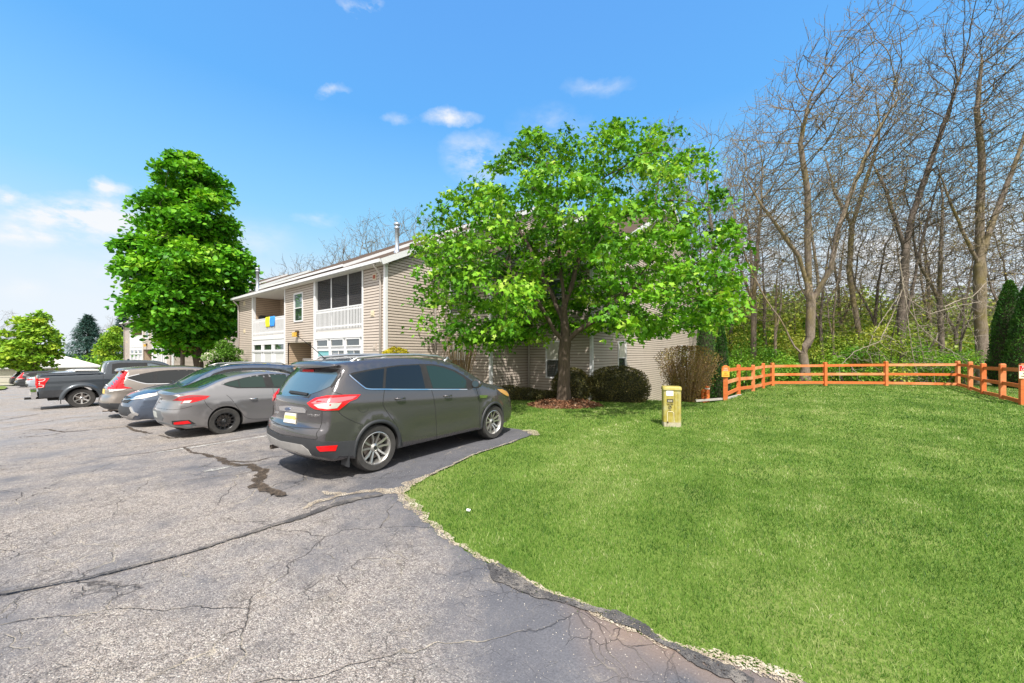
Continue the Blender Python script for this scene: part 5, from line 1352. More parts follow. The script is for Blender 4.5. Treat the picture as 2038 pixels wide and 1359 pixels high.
for i in range(12): sp2.append((1440 + i * 52 + r.uniform(-15, 15), r.uniform(36, 44), r.uniform(1.9, 2.3), r.choice((0, 2))))
sp2 += [(1470, 27, 1.0, 1), (1500, 30, 1.15, 3), (1450, 33, 1.3, 0), (1535, 29, .95, 1)]
rn2 = lambda q: ('yellow green' if q[3] in (0, 2) else 'fresh green') + (' shrubs close behind the fence' if q[1] < 31 else (' shrubs midway into the wood' if q[1] < 40 else ' thickets deep in the wood'))
O2 = ordinals(sp2, rn2)
for (px, D, s, k) in sp2:
    rw_, od_ = O2[(px, D, s, k)]
    o = TH[k] if k not in tu else copy_tree(TH[k]); tu.add(k); b = at(px, 705, D)
    o.location = (b.x, b.y, h(b.x, b.y) - .2); o.rotation_euler = (0, 0, r.uniform(0, 6.28)); o.scale = (s * 1.1, s * 1.1, s)
    tag(o, 'loose bush, %s among the %s' % (od_, rw_), 'shrub', 'yellow green undergrowth shrubs' if k in (0, 2) else 'fresh green undergrowth shrubs')
# far wood as one mass
def farwood():
    rs = np.random.RandomState(2); n = 60000
    px = rs.uniform(1180, 2250, n); D = rs.uniform(58, 95, n); L = (px - 1019) / FPX * D
    top = 7.0 + 8.0 * np.array([.5 + .5 * noise.noise((a * .06, b * .05, 0)) + .35 * noise.noise((a * .25, b * .1, 4)) for a, b in zip(L, D)])
    z = -3 + (top + 3) * rs.rand(n) ** .8
    C = np.stack([-SA * D + CA * L, CA * D + SA * L, z], 1)
    tag(link('far_wood', leaves('far_wood', C, rs.normal(0, 1, (n, 3)), .75, 'oval', ML['wood'], 5, .5)), 'hazy yellow green mass of the far wood', 'wood', kind='stuff')
    n = 30000; X = rs.uniform(-160, -78, n); Y = rs.uniform(-30, 60, n); z = -2 + rs.rand(n) * (2.2 + 1.8 * rs.rand(n))
    tag(link('far_treeline', leaves('far_treeline', np.stack([X, Y, z], 1), rs.normal(0, 1, (n, 3)), .8, 'oval', ML['woodgreen'], 6, .5)), 'low far treeline behind the garages', 'treeline', kind='stuff')
farwood()
# ---------------------------------------------------------------- cars
def smoothpos(d, e): return (sqrt(d * d + e * e) + d) / 2
class Car:
    """body modelled as a silhouette with a smooth half-width function, rounded edges and curved ends"""
    def __init__(s, name, loc, rz, prof, wheels, Ra, W, belt, paintm, label, cat='car', tuck=.07, zm=.55, lean=.03, tumble=.42, rt=.05, ft=.12, bend=(.10, .20), rad=.075, flare=.018, zsill=.26, crown=.035, wheel_r=.34, step=.055, crease=None, hoodr=.07, group=None):
        s.root = empty(name, loc, rz); tag(s.root, label, cat, group)
        s.W, s.belt, s.wheels, s.Ra, s.L = W, belt, wheels, Ra, max(p[0] for p in prof)
        s.p = dict(tuck=tuck, zm=zm, lean=lean, tumble=tumble, rt=rt, ft=ft, flare=flare, crease=crease); s.wr = wheel_r; s.bend = bend
        s.mw = Matrix.Translation(loc) @ Matrix.Rotation(rz, 4, 'Z'); s.mi = s.mw.inverted(); s.cam = s.mi @ Vector((0, 0, CH)); s.paint = paintm
        top = crom(prof, 7)
        out = [(y, z, rad, 0) for y, z in top]
        y_r, y_f = wheels
        def arc(yc, k=22):
            zc = wheel_r; a0 = math.asin(max(-1, min(1, (zsill - zc) / Ra)))
            return [(yc + Ra * cos(a0 + (pi - 2 * a0) * i / k), zc + Ra * sin(a0 + (pi - 2 * a0) * i / k), .012, 1) for i in range(k + 1)]
        af, ar = arc(y_f), arc(y_r)
        def line(p, q, n, z): return [(p + (q - p) * i / n, z, .03, 2) for i in range(1, n)]
        out += line(top[-1][0], af[0][0], 5, zsill) + af + line(af[-1][0], ar[0][0], 26, zsill) + ar + line(ar[-1][0], top[0][0], 5, (zsill + top[0][1]) / 2)
        s.out = out; n = len(out); P2 = [Vector(o[:2]) for o in out]
        # blend radii
        nor = []
        for i in range(n):
            a, b = P2[i - 1], P2[(i + 1) % n]; d = (b - a); nor.append(Vector((-d.y, d.x)).normalized() * -1 if True else None)
        area = sum(P2[i - 1].x * P2[i].y - P2[i].x * P2[i - 1].y for i in range(n))
        if area > 0: nor = [-q * -1 for q in nor]; sgn = 1
        # make normals point outward
        cx = Vector((s.L / 2, .7))
        c = 0
        for i in range(n):
            t_ = P2[i] + nor[i] * .01
            if inpoly(t_.x, t_.y, P2): c += 1
        if c > n / 2: nor = [-q for q in nor]
        pts = list(P2); w = [None] * n
        inner = []
        def near(x, y):
            best = 9; bi = 0
            for i in range(n):
                a, b = P2[i], P2[(i + 1) % n]
                if abs(a.x - x) > .3 and abs(b.x - x) > .3: continue
                d = segd(x, y, a, b)
                if d < best: best = d; bi = i
            return best, bi
        for i in range(n):
            r = out[i][2]
            for th in ((.06, .16, .32, .55, .8, 1.1) if r > .05 else (.3, 1.0)):
                q = P2[i] - nor[i] * (r * th)
                if inpoly(q.x, q.y, P2):
                    d, _ = near(q.x, q.y)
                    if d > r * th * .93 and (i % 2 == 0 or th < .4 or r < .05): inner.append(q)
        x = .02
        while x < s.L:
            z = zsill
            while z < 2.1:
                if inpoly(x, z, P2):
                    d, _ = near(x, z)
                    if d > rad * 1.25: inner.append(Vector((x, z)))
                z += step
            x += step
        # drop near-duplicates
        cell = {}; fin = []
        for q in inner:
            k = (int(q.x / .012), int(q.y / .012))
            if k in cell: continue
            cell[k] = 1; fin.append(q)
        pts += fin
        v, e, f, *_ = delaunay_2d_cdt(pts, [(i, (i + 1) % n) for i in range(n)], [], 1, 1e-6)
        F = []
        for t in f:
            if len(t) == 3:
                cxx = sum(v[k].x for k in t) / 3; cy = sum(v[k].y for k in t) / 3
                if inpoly(cxx, cy, P2): F.append(tuple(t))
        Wd = []
        for q in v:
            d, bi = near(q.x, q.y); r = out[bi][2]
            r = r * (1 if q.y > .0 else 1)
            base = s.width(q.x, q.y)
            if d < r: base -= r * (1 - sqrt(max(0, 1 - (1 - d / r) ** 2)))
            Wd.append(base)
        V = []; Fa = []; Mi = []
        for sg in (1, -1):
            o = len(V)
            for q, wd in zip(v, Wd): V.append(s.bendpt(sg * wd, q.x, q.y))
            for t in F: Fa.append(tuple(o + k for k in (t if sg > 0 else t[::-1]))); Mi.append(0)
        nv = len(v); K = 14
        # find outline vertex ids in v (first n kept in order normally)
        ids = list(range(n)); rows = []
        for i in range(n):
            row = [i]; wd = Wd[i]; cr = crown if out[i][3] == 0 else 0
            for k in range(1, K):
                fx_ = 1 - 2 * k / K; x_ = wd * fx_; q = P2[i] + nor[i] * cr * (1 - fx_ * fx_)
                row.append(len(V)); V.append(s.bendpt(x_, q.x, q.y))
            row.append(nv + i); rows.append(row)
        for i in range(n):
            j = (i + 1) % n; m_ = 0 if out[i][3] == 0 and out[j][3] == 0 else 1
            for k in range(K): Fa.append((rows[i][k], rows[i][k + 1], rows[j][k + 1], rows[j][k])); Mi.append(m_)
        me = bpy.data.meshes.new('body'); me.from_pydata(V, [], Fa); me.materials.append(paintm); me.materials.append(M['underbody']); me.polygons.foreach_set('material_index', Mi)
        bm = bmesh.new(); bm.from_mesh(me); bmesh.ops.recalc_face_normals(bm, faces=bm.faces); bm.to_mesh(me); bm.free()
        me.shade_smooth(); me.set_sharp_from_angle(angle=radians(48))
        s.body = link('body', me, s.root); s.me = me
        bm = bmesh.new(); bm.from_mesh(me); s.bvh = BVHTree.FromBMesh(bm); bm.free()
    def width(s, y, z):
        p = s.p; zb = s.belt(y); w = s.W
        if z < p['zm']: w -= p['tuck'] * ((p['zm'] - z) / p['zm']) ** 2
        w -= p['lean'] * min(max((z - p['zm']) / max(zb - p['zm'], .1), 0), 1) ** 2
        w -= p['tumble'] * smoothpos(z - zb, .03)
        for yw in s.wheels:
            rr = sqrt((y - yw) ** 2 + (z - s.wr) ** 2); k = 1 - (rr - s.Ra) / .17
            if 0 < k: w += p['flare'] * min(k, 1) ** 2 * (3 - 2 * min(k, 1))
        # concave lower door between the arches
        a, b = s.wheels
        if a + .45 < y < b - .45: w -= .016 * exp(-((z - .52) / .13) ** 2) * min(1, (y - a - .45) / .3, (b - .45 - y) / .3)
        w += .010 * exp(-((z - (zb - .16)) / .035) ** 2)
        if y < .7: w -= p['rt'] * ((.7 - y) / .7) ** 2
        e = s.L - y
        if e < 1.1: w -= p['ft'] * ((1.1 - e) / 1.1) ** 2
        return w
    def bendpt(s, x, y, z):
        k = min(abs(x) / s.W, 1.05)
        a = max(0, 1 - y / .9) ** 1.3; b = max(0, 1 - (s.L - y) / 1.0) ** 1.3
        return (x, y + s.bend[0] * k ** 3 * a - s.bend[1] * k ** 2.6 * b, z)
    def hitpx(s, px, py):
        d = (s.mi.to_3x3() @ ray(px, py)).normalized(); c = s.cam
        h_, n_, i_, _ = s.bvh.ray_cast(c, d)
        if h_ is None:
            # walk to the closest silhouette point
            t = 0; best = None
            for k in range(60):
                q = c + d * (3 + k * .5); hh = s.bvh.find_nearest(q)
                if best is None or hh[3] < best[3]: best = hh
            h_, n_ = best[0], best[1]
        return h_, n_
    def hitx(s, y, z, sg=1):
        h_, n_, *_ = s.bvh.ray_cast(Vector((sg * 3, y, z)), Vector((-sg, 0, 0)))
        if h_ is None: h_, n_, *_ = s.bvh.find_nearest(Vector((sg * s.W, y, z)))
        return h_, n_
    def hity(s, x, z, front=False):
        h_, n_, *_ = s.bvh.ray_cast(Vector((x, 9 if front else -3, z)), Vector((0, -1 if front else 1, 0)))
        if h_ is None: h_, n_, *_ = s.bvh.find_nearest(Vector((x, s.L if front else 0, z)))
        return h_, n_
    def panel(s, name, pts, hit, mat, off=.004, step=None, mirror=False, parent=None, smooth=0, round_=False):
        if smooth: pts = crom(pts, smooth, True)
        xs = [p[0] for p in pts]; ys = [p[1] for p in pts]
        if step is None: step = max(max(xs) - min(xs), max(ys) - min(ys)) / 9
        # subdivide long edges
        Q = []
        for i in range(len(pts)):
            a, b = pts[i], pts[(i + 1) % len(pts)]; l = sqrt((a[0] - b[0]) ** 2 + (a[1] - b[1]) ** 2); m = max(1, int(l / step))
            for k in range(m): Q.append((a[0] + (b[0] - a[0]) * k / m, a[1] + (b[1] - a[1]) * k / m))
        v, f = tess(Q, step); V = []; Vb = []
        for q in v:
            h_, n_ = hit(q.x, q.y)
            if n_.dot(s.bvhdir(h_)) < 0: n_ = -n_
            V.append(h_ + n_ * off); Vb.append(h_ - n_ * .004)
        res = []
        for sg in ((1, -1) if mirror else (1,)):
            A = [Vector((p.x * sg, p.y, p.z)) for p in V]; B = [Vector((p.x * sg, p.y, p.z)) for p in Vb]
            m = len(A); F = [tuple(t) for t in f]
            nq = len(Q); sk = [(i, (i + 1) % nq, m + (i + 1) % nq, m + i) for i in range(nq)]
            me = bpy.data.meshes.new(name); me.from_pydata(A + B[:], [], F + sk)
            bm = bmesh.new(); bm.from_mesh(me)
            bmesh.ops.delete(bm, geom=[x for x in bm.verts if not x.link_faces], context='VERTS'); bmesh.ops.recalc_face_normals(bm, faces=bm.faces); bm.to_mesh(me); bm.free()
            me.materials.append(mat); me.shade_smooth(); me.set_sharp_from_angle(angle=radians(50))
            res.append(link(name, me, parent or s.root))
        return res[0]
    def bvhdir(s, h_): return Vector((h_.x * 1.0, (h_.y - s.L / 2) * .6, h_.z - .6))
    def ribbon(s, name, pts, hit, mat, wd=.012, off=.003, mirror=False, parent=None, sm=5):
        Q = crom(pts, sm) if len(pts) > 2 else [(pts[0][0] + (pts[1][0] - pts[0][0]) * k / 10, pts[0][1] + (pts[1][1] - pts[0][1]) * k / 10) for k in range(11)]
        H_ = [hit(*q) for q in Q]; A = []
        for i, (p, n_) in enumerate(H_):
            if n_.dot(s.bvhdir(p)) < 0: n_ = -n_
            t = (H_[min(i + 1, len(H_) - 1)][0] - H_[max(i - 1, 0)][0]).normalized(); sd = t.cross(n_).normalized()
            A.append((p + n_ * off + sd * wd / 2, p + n_ * off - sd * wd / 2, p - n_ * .004 + sd * wd / 2, p - n_ * .004 - sd * wd / 2))
        for sg in ((1, -1) if mirror else (1,)):
            mb = MB()
            for a, b in zip(A[:-1], A[1:]):
                for (i, j) in ((0, 1), (2, 0), (1, 3)): mb.face([(q.x * sg, q.y, q.z) for q in (a[i], a[j], b[j], b[i])])
            mb.build(name, mat, parent or s.root, smooth=False)
    def wheel(s, y, x, R, rim, wd, style, nsp, rimm, z=None):
        z = R if z is None else z
        for sg in (1, -1):
            w_ = empty('wheel', (sg * (x - wd / 2), y, z), 0 if sg > 0 else pi, s.root)
            k = wd / 2
            mb = MB(); mb.lathe([(rim, -k), (R * .90, -k * 1.02), (R - .012, -k * .86), (R, -k * .6), (R, k * .6), (R - .012, k * .86), (R * .92, k * 1.03), (rim + .012, k * .96), (rim, k * .86), (rim, -k)], 40, axis='X')
            mb.build('tyre', M['tyre'], w_, smooth=False, ang=35)
            mb = MB(); mb.lathe([(rim + .004, k * .90), (rim - .006, k * .93), (rim - .018, k * .80), (rim - .03, k * .2), (rim - .035, -k)], 40, axis='X')
            # spokes
            fx0 = k * .74
            for i in range(nsp):
                t0 = 2 * pi * i / nsp + pi / 2
                if style == 'Y':
                    for e in (-1, 1):
                        def fn(u, v, t, t0=t0): 
                            return (t - .022 * (1 - u / rim) ** 2 * 3, u * cos(t0) - v * sin(t0), u * sin(t0) + v * cos(t0))
                        poly = [(.03, e * .004), (.03, e * .034), (rim * .55, e * .046), (rim - .012, e * .082), (rim - .012, e * .052), (rim * .6, e * .022)]
                        mb.prism(poly, fn, fx0, fx0 - .035)
                else:
                    ww = .026 if style == 'thick' else .011
                    def fn(u, v, t, t0=t0): return (t - .05 * (1 - u / rim) ** 2, u * cos(t0) - v * sin(t0), u * sin(t0) + v * cos(t0))
                    mb.prism([(.03, -ww), (.03, ww), (rim * .6, ww * .8), (rim - .012, ww * 1.25), (rim - .012, -ww * 1.25), (rim * .6, -ww * .8)], fn, fx0, fx0 - .03)
            mb.lathe([(.001, fx0 - .02), (.035, fx0 - .018), (.06, fx0 - .035), (.065, fx0 - .09)], 20, axis='X')
            mb.build('rim', rimm, w_, ang=30)
            mb = MB(); mb.lathe([(.001, fx0 - .015), (.026, fx0 - .013), (.03, fx0 - .03)], 14, axis='X')
            for i in range(5): t = 2 * pi * i / 5 + .3; mb.lathe([(.001, fx0 - .028), (.007, fx0 - .028), (.007, fx0 - .05)], 6, axis='X', c=(0, .045 * cos(t), .045 * sin(t)))
            mb.build('hub_cap', M['black'] if rimm is not M['alloy_black'] else M['plastic'], w_)
            mb = MB(); mb.lathe([(.02, k * .05), (rim * .68, k * .05), (rim * .68, -k * .05), (.02, -k * .05)], 28, axis='X'); mb.build('brake_disc', M['disc'], w_)
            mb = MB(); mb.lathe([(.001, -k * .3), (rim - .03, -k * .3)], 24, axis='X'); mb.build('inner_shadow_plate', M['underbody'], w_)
    def arch(s, yc, wd=.045, mat=None, r0=None, a0=-.12, a1=pi + .12):
        r0 = r0 or s.Ra; m = 26
        for sg in (1, -1):
            mb = MB(); pr = None
            for i in range(m + 1):
                t = a0 + (a1 - a0) * i / m; row = []
                for rr_, off in ((r0 + wd, .0), (r0 + wd - .004, .012), (r0 + .004, .014), (r0 - .006, -.01)):
                    y, z = yc + rr_ * cos(t), s.wr + rr_ * sin(t)
                    wv_ = s.width(y, max(z, .25)) if z > 0 else s.W
                    p = s.bendpt(sg * (wv_ + off), y, z); row.append(p)
                if pr:
                    for k in range(3): mb.face([pr[k], pr[k + 1], row[k + 1], row[k]])
                pr = row
            mb.build('arch_moulding', mat or M['plastic'], s.root, smooth=True)
    def mirror_(s, y, z, x, mat, glassm='glass_clear', rev=False):
        for sg in (1, -1):
            mb = MB(); bm = bmesh.new(); bmesh.ops.create_icosphere(bm, subdivisions=3, radius=1)
            me = bpy.data.meshes.new('mirror')
            for v in bm.verts:
                c = v.co; f = .75 + .25 * (c.y)
                v.co = Vector((c.x * .115, (c.y if c.y > -.3 else -.3) * .10, c.z * .085))
            bm.to_mesh(me); bm.free(); me.materials.append(mat); me.shade_smooth(); me.set_sharp_from_angle(angle=radians(50))
            o = link('mirror', me, s.root, (sg * (x + .10), y, z))
            mb = MB(); mb.prism([(.085 * cos(t), .062 * sin(t)) for t in np.arange(0, 6.28, .4)], lambda u, v, t: (u, t, v), -.033, -.029); mb.build('mirror_glass', M['rearglass'], o)
            mb = MB(); mb.bar((sg * (x - .08), y + .02, z - .03), (sg * (x + .05), y + .01, z - .03), .05, .035); mb.build('mirror_arm', M['plastic'], s.root)
    def handle(s, y, z, mat, ln=.19):
        for sg in (1, -1):
            h_, n_ = s.hitx(y, z, sg)
            mb = MB(); x = h_.x
            mb.tube([(x + sg * .0, y - ln / 2, z), (x + sg * .032, y - ln / 2 + .03, z), (x + sg * .036, y, z), (x + sg * .032, y + ln / 2 - .03, z), (x, y + ln / 2, z)], [.012, .014, .015, .014, .012], 8)
            mb.build('door_handle', mat, s.root, smooth=True)
    def underfloor(s, z0=.22, z1=.6):
        a, b = s.wheels
        mb = MB(); mb.box((-s.W * .8, .35, z0 + .02), (s.W * .8, a - s.Ra - .02, z1)) if a - s.Ra - .05 > .36 else None
        mb.box((-s.W * .62, .3, z0), (s.W * .62, s.L - .5, z0 + .16)); mb.build('underfloor', M['underbody'], s.root)
def c1(L): return [(520 + u / 3.639, 640 + v / 3.639) for u, v in L]
def c2(L): return [(u / 3.639, 680 + v / 3.639) for u, v in L]
def c5(L): return [(190 + u / 8.496, 700 + v / 8.496) for u, v in L]
def c4(L): return [(u / 8.492, 690 + v / 8.492) for u, v in L]

# ---- grey SUV in front
CG = 'cars parked in the bays'
E_ = Car('parked_suv', (-5.87, 2.26, 0.015), 0, [(.16, .30, 'c'), (.04, .40), (.0, .54), (.015, .70), (.075, .78), (.085, .95), (.10, 1.08), (.17, 1.15), (.33, 1.38), (.45, 1.535), (.335, 1.565, 'c'), (.36, 1.60, 'c'), (.62, 1.632), (1.2, 1.672), (1.9, 1.675), (2.45, 1.63), (2.80, 1.53), (3.20, 1.30), (3.50, 1.14), (3.9, 1.075), (4.22, .98), (4.42, .84), (4.50, .62), (4.52, .42), (4.40, .26, 'c')],
         (.92, 3.61), .375, .915, lambda y: 1.20 - .05 * (y - .75), M['p_grey'], 'dark grey SUV nearest the lawn with chrome window line and silver roof rails', tuck=.06, tumble=.40, wheel_r=.345, group=CG, bend=(.12, .22), rad=.08)
H1 = E_.hitpx
E_.wheel(.92, .915, .345, .238, .225, 'Y', 5, M['alloy']); E_.wheel(3.61, .905, .345, .238, .225, 'Y', 5, M['alloy'])
E_.arch(.92, .05); E_.arch(3.61, .05)
dlo = [(632, 382), (660, 370), (760, 349), (893, 328), (1000, 314), (1150, 306), (1250, 309), (1330, 325), (1400, 350), (1470, 390), (1525, 432), (1548, 458), (1520, 474), (1490, 489), (1230, 490), (895, 488), (775, 488), (735, 470), (690, 430)]
t_ = E_.panel('window_surround', c1(dlo), H1, M['rubber'], .003, 8, True)
E_.panel('side_window', c1([(645, 390), (700, 373), (800, 353), (888, 340), (877, 480), (775, 480), (742, 463), (697, 427)]), H1, M['glass'], .006, 7, True)
E_.panel('side_window', c1([(907, 336), (1000, 322), (1140, 314), (1152, 330), (1186, 482), (897, 482)]), H1, M['glass'], .006, 8, True)
E_.panel('side_window', c1([(1192, 320), (1250, 320), (1320, 335), (1390, 360), (1460, 402), (1482, 425), (1485, 481), (1242, 483)]), H1, M['glass_clear'], .006, 8, True)
E_.ribbon('chrome_strip', c1([(636, 385), (660, 408), (690, 433), (738, 472), (775, 488), (895, 490), (1060, 491), (1230, 491), (1400, 491), (1490, 491)]), H1, M['chrome'], .016, .009, True)
E_.panel('rear_window', c1([(262, 367), (330, 366), (545, 369), (556, 382), (522, 440), (502, 468), (470, 484), (420, 505), (352, 528), (335, 545), (180, 540), (148, 532), (165, 490), (210, 420)]), H1, M['rearglass'], .005, 8)
E_.panel('pillar_trim', c1([(556, 372), (580, 372), (578, 395), (530, 462), (508, 480), (500, 468), (530, 425)]), H1, M['rubber'], .004, 8, True)
E_.panel('brake_light', c1([(303, 350), (384, 350), (384, 364), (303, 364)]), H1, M['redlamp'], .010, 8)
lamp = [(335, 590), (395, 556), (480, 537), (600, 529), (718, 527), (688, 560), (640, 578), (602, 608), (560, 641), (460, 644), (390, 633), (358, 615)]
E_.panel('tail_lamp', c1(lamp), H1, M['redlamp'], .012, 6, True)
E_.panel('tail_lamp_lens', c1([(365, 590), (420, 566), (520, 552), (640, 540), (690, 538), (655, 562), (600, 575), (540, 588), (400, 596)]), H1, simple('pink_lamp', (.60, .12, .14), .15, 0, 1), .016, 6, True)
E_.panel('reversing_lamp', c1([(385, 602), (440, 594), (535, 590), (580, 585), (560, 610), (545, 626), (480, 634), (420, 626)]), H1, M['whitelamp'], .016, 6, True)
E_.panel('hatch_trim', c1([(133, 612), (200, 608), (310, 622), (328, 642), (325, 662), (240, 655), (140, 642)]), H1, M['chrome'], .012, 6)
E_.panel('emblem', c1([(197 + 17 * cos(t), 632 + 12 * sin(t)) for t in np.arange(0, 6.28, .5)]), H1, simple('emblem_navy', (.02, .05, .13), .2, .2, 1), .020, 6)
E_.panel('licence_plate', c1([(180, 657), (258, 666), (246, 742), (166, 730)]), H1, M['plate'], .014, 8)
E_.panel('plate_centre', c1([(182, 675), (254, 684), (250, 722), (172, 712)]), H1, M['plate_yellow'], .017, 8)
E_.panel('bumper_lower', c1([(82, 812), (200, 833), (400, 858), (440, 868), (560, 870), (692, 860), (688, 900), (684, 935), (672, 1000), (660, 1015), (612, 1010), (500, 985), (400, 972), (345, 955), (310, 930), (200, 905), (84, 875)]), H1, M['plastic'], .012, 8, True)
E_.panel('skid_plate', c1([(82, 845), (150, 862), (300, 890), (345, 925), (368, 962), (320, 957), (260, 935), (110, 893), (88, 880)]), H1, M['silverplastic'], .020, 8, True)
E_.panel('reflector', c1([(402, 903), (550, 893), (535, 935), (430, 938), (412, 922)]), H1, M['redlamp'], .018, 8, True)
for q in ([(600, 372), (590, 395), (540, 465), (520, 490), (515, 505), (560, 520), (585, 527)], [(560, 643), (575, 670), (640, 710), (700, 735), (728, 745)], [(440, 648), (438, 720), (425, 770), (400, 810), (397, 852), (300, 842), (180, 822), (82, 805)],
          [(893, 488), (884, 560), (885, 610), (930, 680), (985, 760), (1015, 850), (1022, 905)], [(1232, 491), (1250, 560), (1262, 650), (1268, 760), (1268, 850)], [(1555, 480), (1572, 540), (1580, 640), (1578, 760), (1560, 800)],
          [(893, 329), (888, 400), (886, 488)], [(82, 735), (180, 757), (300, 770), (420, 775)]):
    E_.ribbon('panel_gap', c1(q), H1, M['black'], .009, .0015, True)
E_.ribbon('fuel_door_gap', c1([(697, 622), (708, 642), (738, 656), (768, 645), (776, 625)]), H1, M['black'], .006, .0015)
E_.panel('side_vent', c1([(1578, 533), (1640, 533), (1628, 552), (1585, 552)]), H1, M['chrome'], .008, 6, True)
hl = lambda y, z: E_.hitx(y, z)
E_.panel('headlamp', c1([(1705, 490), (1740, 490), (1772, 505), (1790, 530), (1788, 541), (1760, 530), (1730, 510)]), H1, M['amberlamp'], .012, 6, True)
E_.panel('windscreen', [(-.70, 1.16), (-.4, 1.18), (0, 1.19), (.4, 1.18), (.70, 1.16), (.66, 1.30), (.585, 1.52), (.3, 1.56), (0, 1.57), (-.3, 1.56), (-.585, 1.52), (-.66, 1.30)], lambda x, z: E_.hity(x, z, True), M['glass'], .005, .12)
E_.panel('grille', [(-.55, .60), (.55, .60), (.6, .84), (-.6, .84)], lambda x, z: E_.hity(x, z, True), M['plastic'], .01, .1)
for sg in (1, -1):
    mb = MB(); pts = [(sg * .60, .62, 1.60), (sg * .605, .80, 1.685), (sg * .61, 1.3, 1.725), (sg * .61, 1.9, 1.728), (sg * .605, 2.35, 1.70), (sg * .60, 2.72, 1.60)]
    mb.tube(pts, [.018, .022, .023, .023, .022, .016], 8)
    for y, z in ((.75, 1.64), (2.5, 1.63)): mb.bar((sg * .60, y, z - .04), (sg * .605, y + .12, z + .04), .035, .05)
    mb.build('roof_rail', M['alloy'], E_.root, smooth=True)
mb = MB(); mb.tube([(-.04, .62, 1.66), (-.05, .42, 1.85), (-.06, .20, 2.02)], [.007, .005, .004], 6); mb.lathe([(.03, 1.635), (.022, 1.67), (.001, 1.68)], 10, c=(-.04, .62, 0)); mb.build('antenna', M['black'], E_.root)
E_.ribbon('wiper', c1([(215, 513), (260, 518), (345, 532)]), H1, M['black'], .035, .03)
E_.mirror_(3.02, 1.17, .86, M['p_grey']); E_.handle(1.33, 1.045, M['p_grey']); E_.handle(2.33, 1.0, M['p_grey']); E_.underfloor()
mb = MB(); mb.tube([(-.62, .06, .30), (-.62, .5, .30)], .035, 10, cap=False); mb.build('exhaust_pipe', M['disc'], E_.root, smooth=True)
for sg in (1, -1):
    mb = MB(); mb.box((sg * .72 if sg > 0 else -.92, .475, .17), (sg * .92 if sg > 0 else -.72, .49, .36)); mb.build('mud_flap', M['plastic'], E_.root)
def badge(car, px, py, body, size, mat, dirx=None):
    h_, n_ = car.hitpx(px, py)
    n_ = Vector((n_.x, n_.y, 0)).normalized()
    if n_.y > 0 and h_.y < 1: n_ = -n_
    X = Vector((0, 0, 1)).cross(n_).normalized()
    mw = Matrix((( X.x, 0, n_.x, h_.x + n_.x * .006), (X.y, 0, n_.y, h_.y + n_.y * .006), (0, 1, 0, h_.z), (0, 0, 0, 1)))
    text(body, size, mat, car.root, mw, 'badge', .002)
badge(E_, 520 + 380 / 3.639, 640 + 681 / 3.639, 'TITANIUM', .048, M['chrome'])
badge(E_, 520 + 112 / 3.639, 640 + 655 / 3.639, 'Escape', .05, M['chrome'])

# ---- silver saloon
S_ = Car('parked_saloon', (-11.68, 1.86, -.155), 0, [(.16, .28, 'c'), (.05, .36), (.01, .50), (.0, .62), (.05, .74), (.10, .88), (.055, 1.005, 'c'), (.12, 1.035, 'c'), (.40, 1.075), (.66, 1.13), (1.15, 1.34), (1.55, 1.42), (2.05, 1.435), (2.55, 1.37), (3.0, 1.16), (3.28, 1.02), (3.7, .965), (4.15, .87), (4.45, .74), (4.60, .56), (4.62, .38), (4.48, .24, 'c')],
         (1.04, 3.74), .36, .895, lambda y: .93 - .012 * (y - .7), M['p_silver'], 'warm silver saloon with black alloy wheels beside the empty bay', tuck=.05, zm=.5, tumble=.46, wheel_r=.318, zsill=.20, group=CG, bend=(.16, .25), rad=.075, hoodr=.09)
H2 = S_.hitpx
S_.wheel(1.04, .895, .318, .205, .205, 'thin', 12, M['alloy_black']); S_.wheel(3.74, .89, .318, .205, .205, 'thin', 12, M['alloy_black'])
S_.panel('window_surround', c2([(1603, 308), (1660, 288), (1760, 262), (1850, 243), (1930, 234), (2050, 232), (2120, 245), (2120, 340), (1990, 336), (1850, 336), (1720, 337), (1660, 325)]), H2, M['rubber'], .003, 6, True)
S_.panel('side_window', c2([(1616, 309), (1680, 287), (1720, 278), (1735, 330), (1665, 320)]), H2, M['glass_clear'], .006, 5, True)
S_.panel('side_window', c2([(1728, 275), (1800, 257), (1890, 248), (1905, 262), (1925, 328), (1742, 332)]), H2, M['glass_clear'], .006, 6, True)
S_.panel('side_window', c2([(1955, 240), (2040, 238), (2110, 250), (2110, 328), (1985, 326)]), H2, M['glass_clear'], .006, 6, True)
S_.panel('rear_window', [(-.60, 1.125), (-.3, 1.115), (0, 1.11), (.3, 1.115), (.60, 1.125), (.62, 1.17), (.52, 1.36), (.25, 1.385), (0, 1.395), (-.25, 1.385), (-.52, 1.36), (-.62, 1.17)], lambda x, z: S_.hity(x, z), M['glass_clear'], .005, .08)
S_.panel('windscreen', [(-.66, 1.06), (0, 1.08), (.66, 1.06), (.55, 1.32), (0, 1.36), (-.55, 1.32)], lambda x, z: S_.hity(x, z, True), M['glass'], .005, .12)
S_.panel('tail_lamp', c2([(1250, 426), (1300, 400), (1370, 388), (1450, 388), (1520, 392), (1490, 414), (1430, 432), (1380, 443), (1310, 447), (1328, 428)]), H2, M['redlamp'], .010, 5, True)
S_.panel('tail_lamp_edge', c2([(1250, 426), (1300, 402), (1375, 390), (1450, 390), (1512, 393), (1400, 403), (1330, 412), (1290, 424)]), H2, M['darkred'], .014, 5, True)
S_.panel('reversing_lamp', c2([(1332, 428), (1390, 424), (1372, 443), (1318, 446)]), H2, M['whitelamp'], .015, 5, True)
S_.panel('reflector', c2([(1245, 573), (1370, 566), (1420, 595), (1340, 600), (1250, 598)]), H2, M['black'], .008, 5, True)
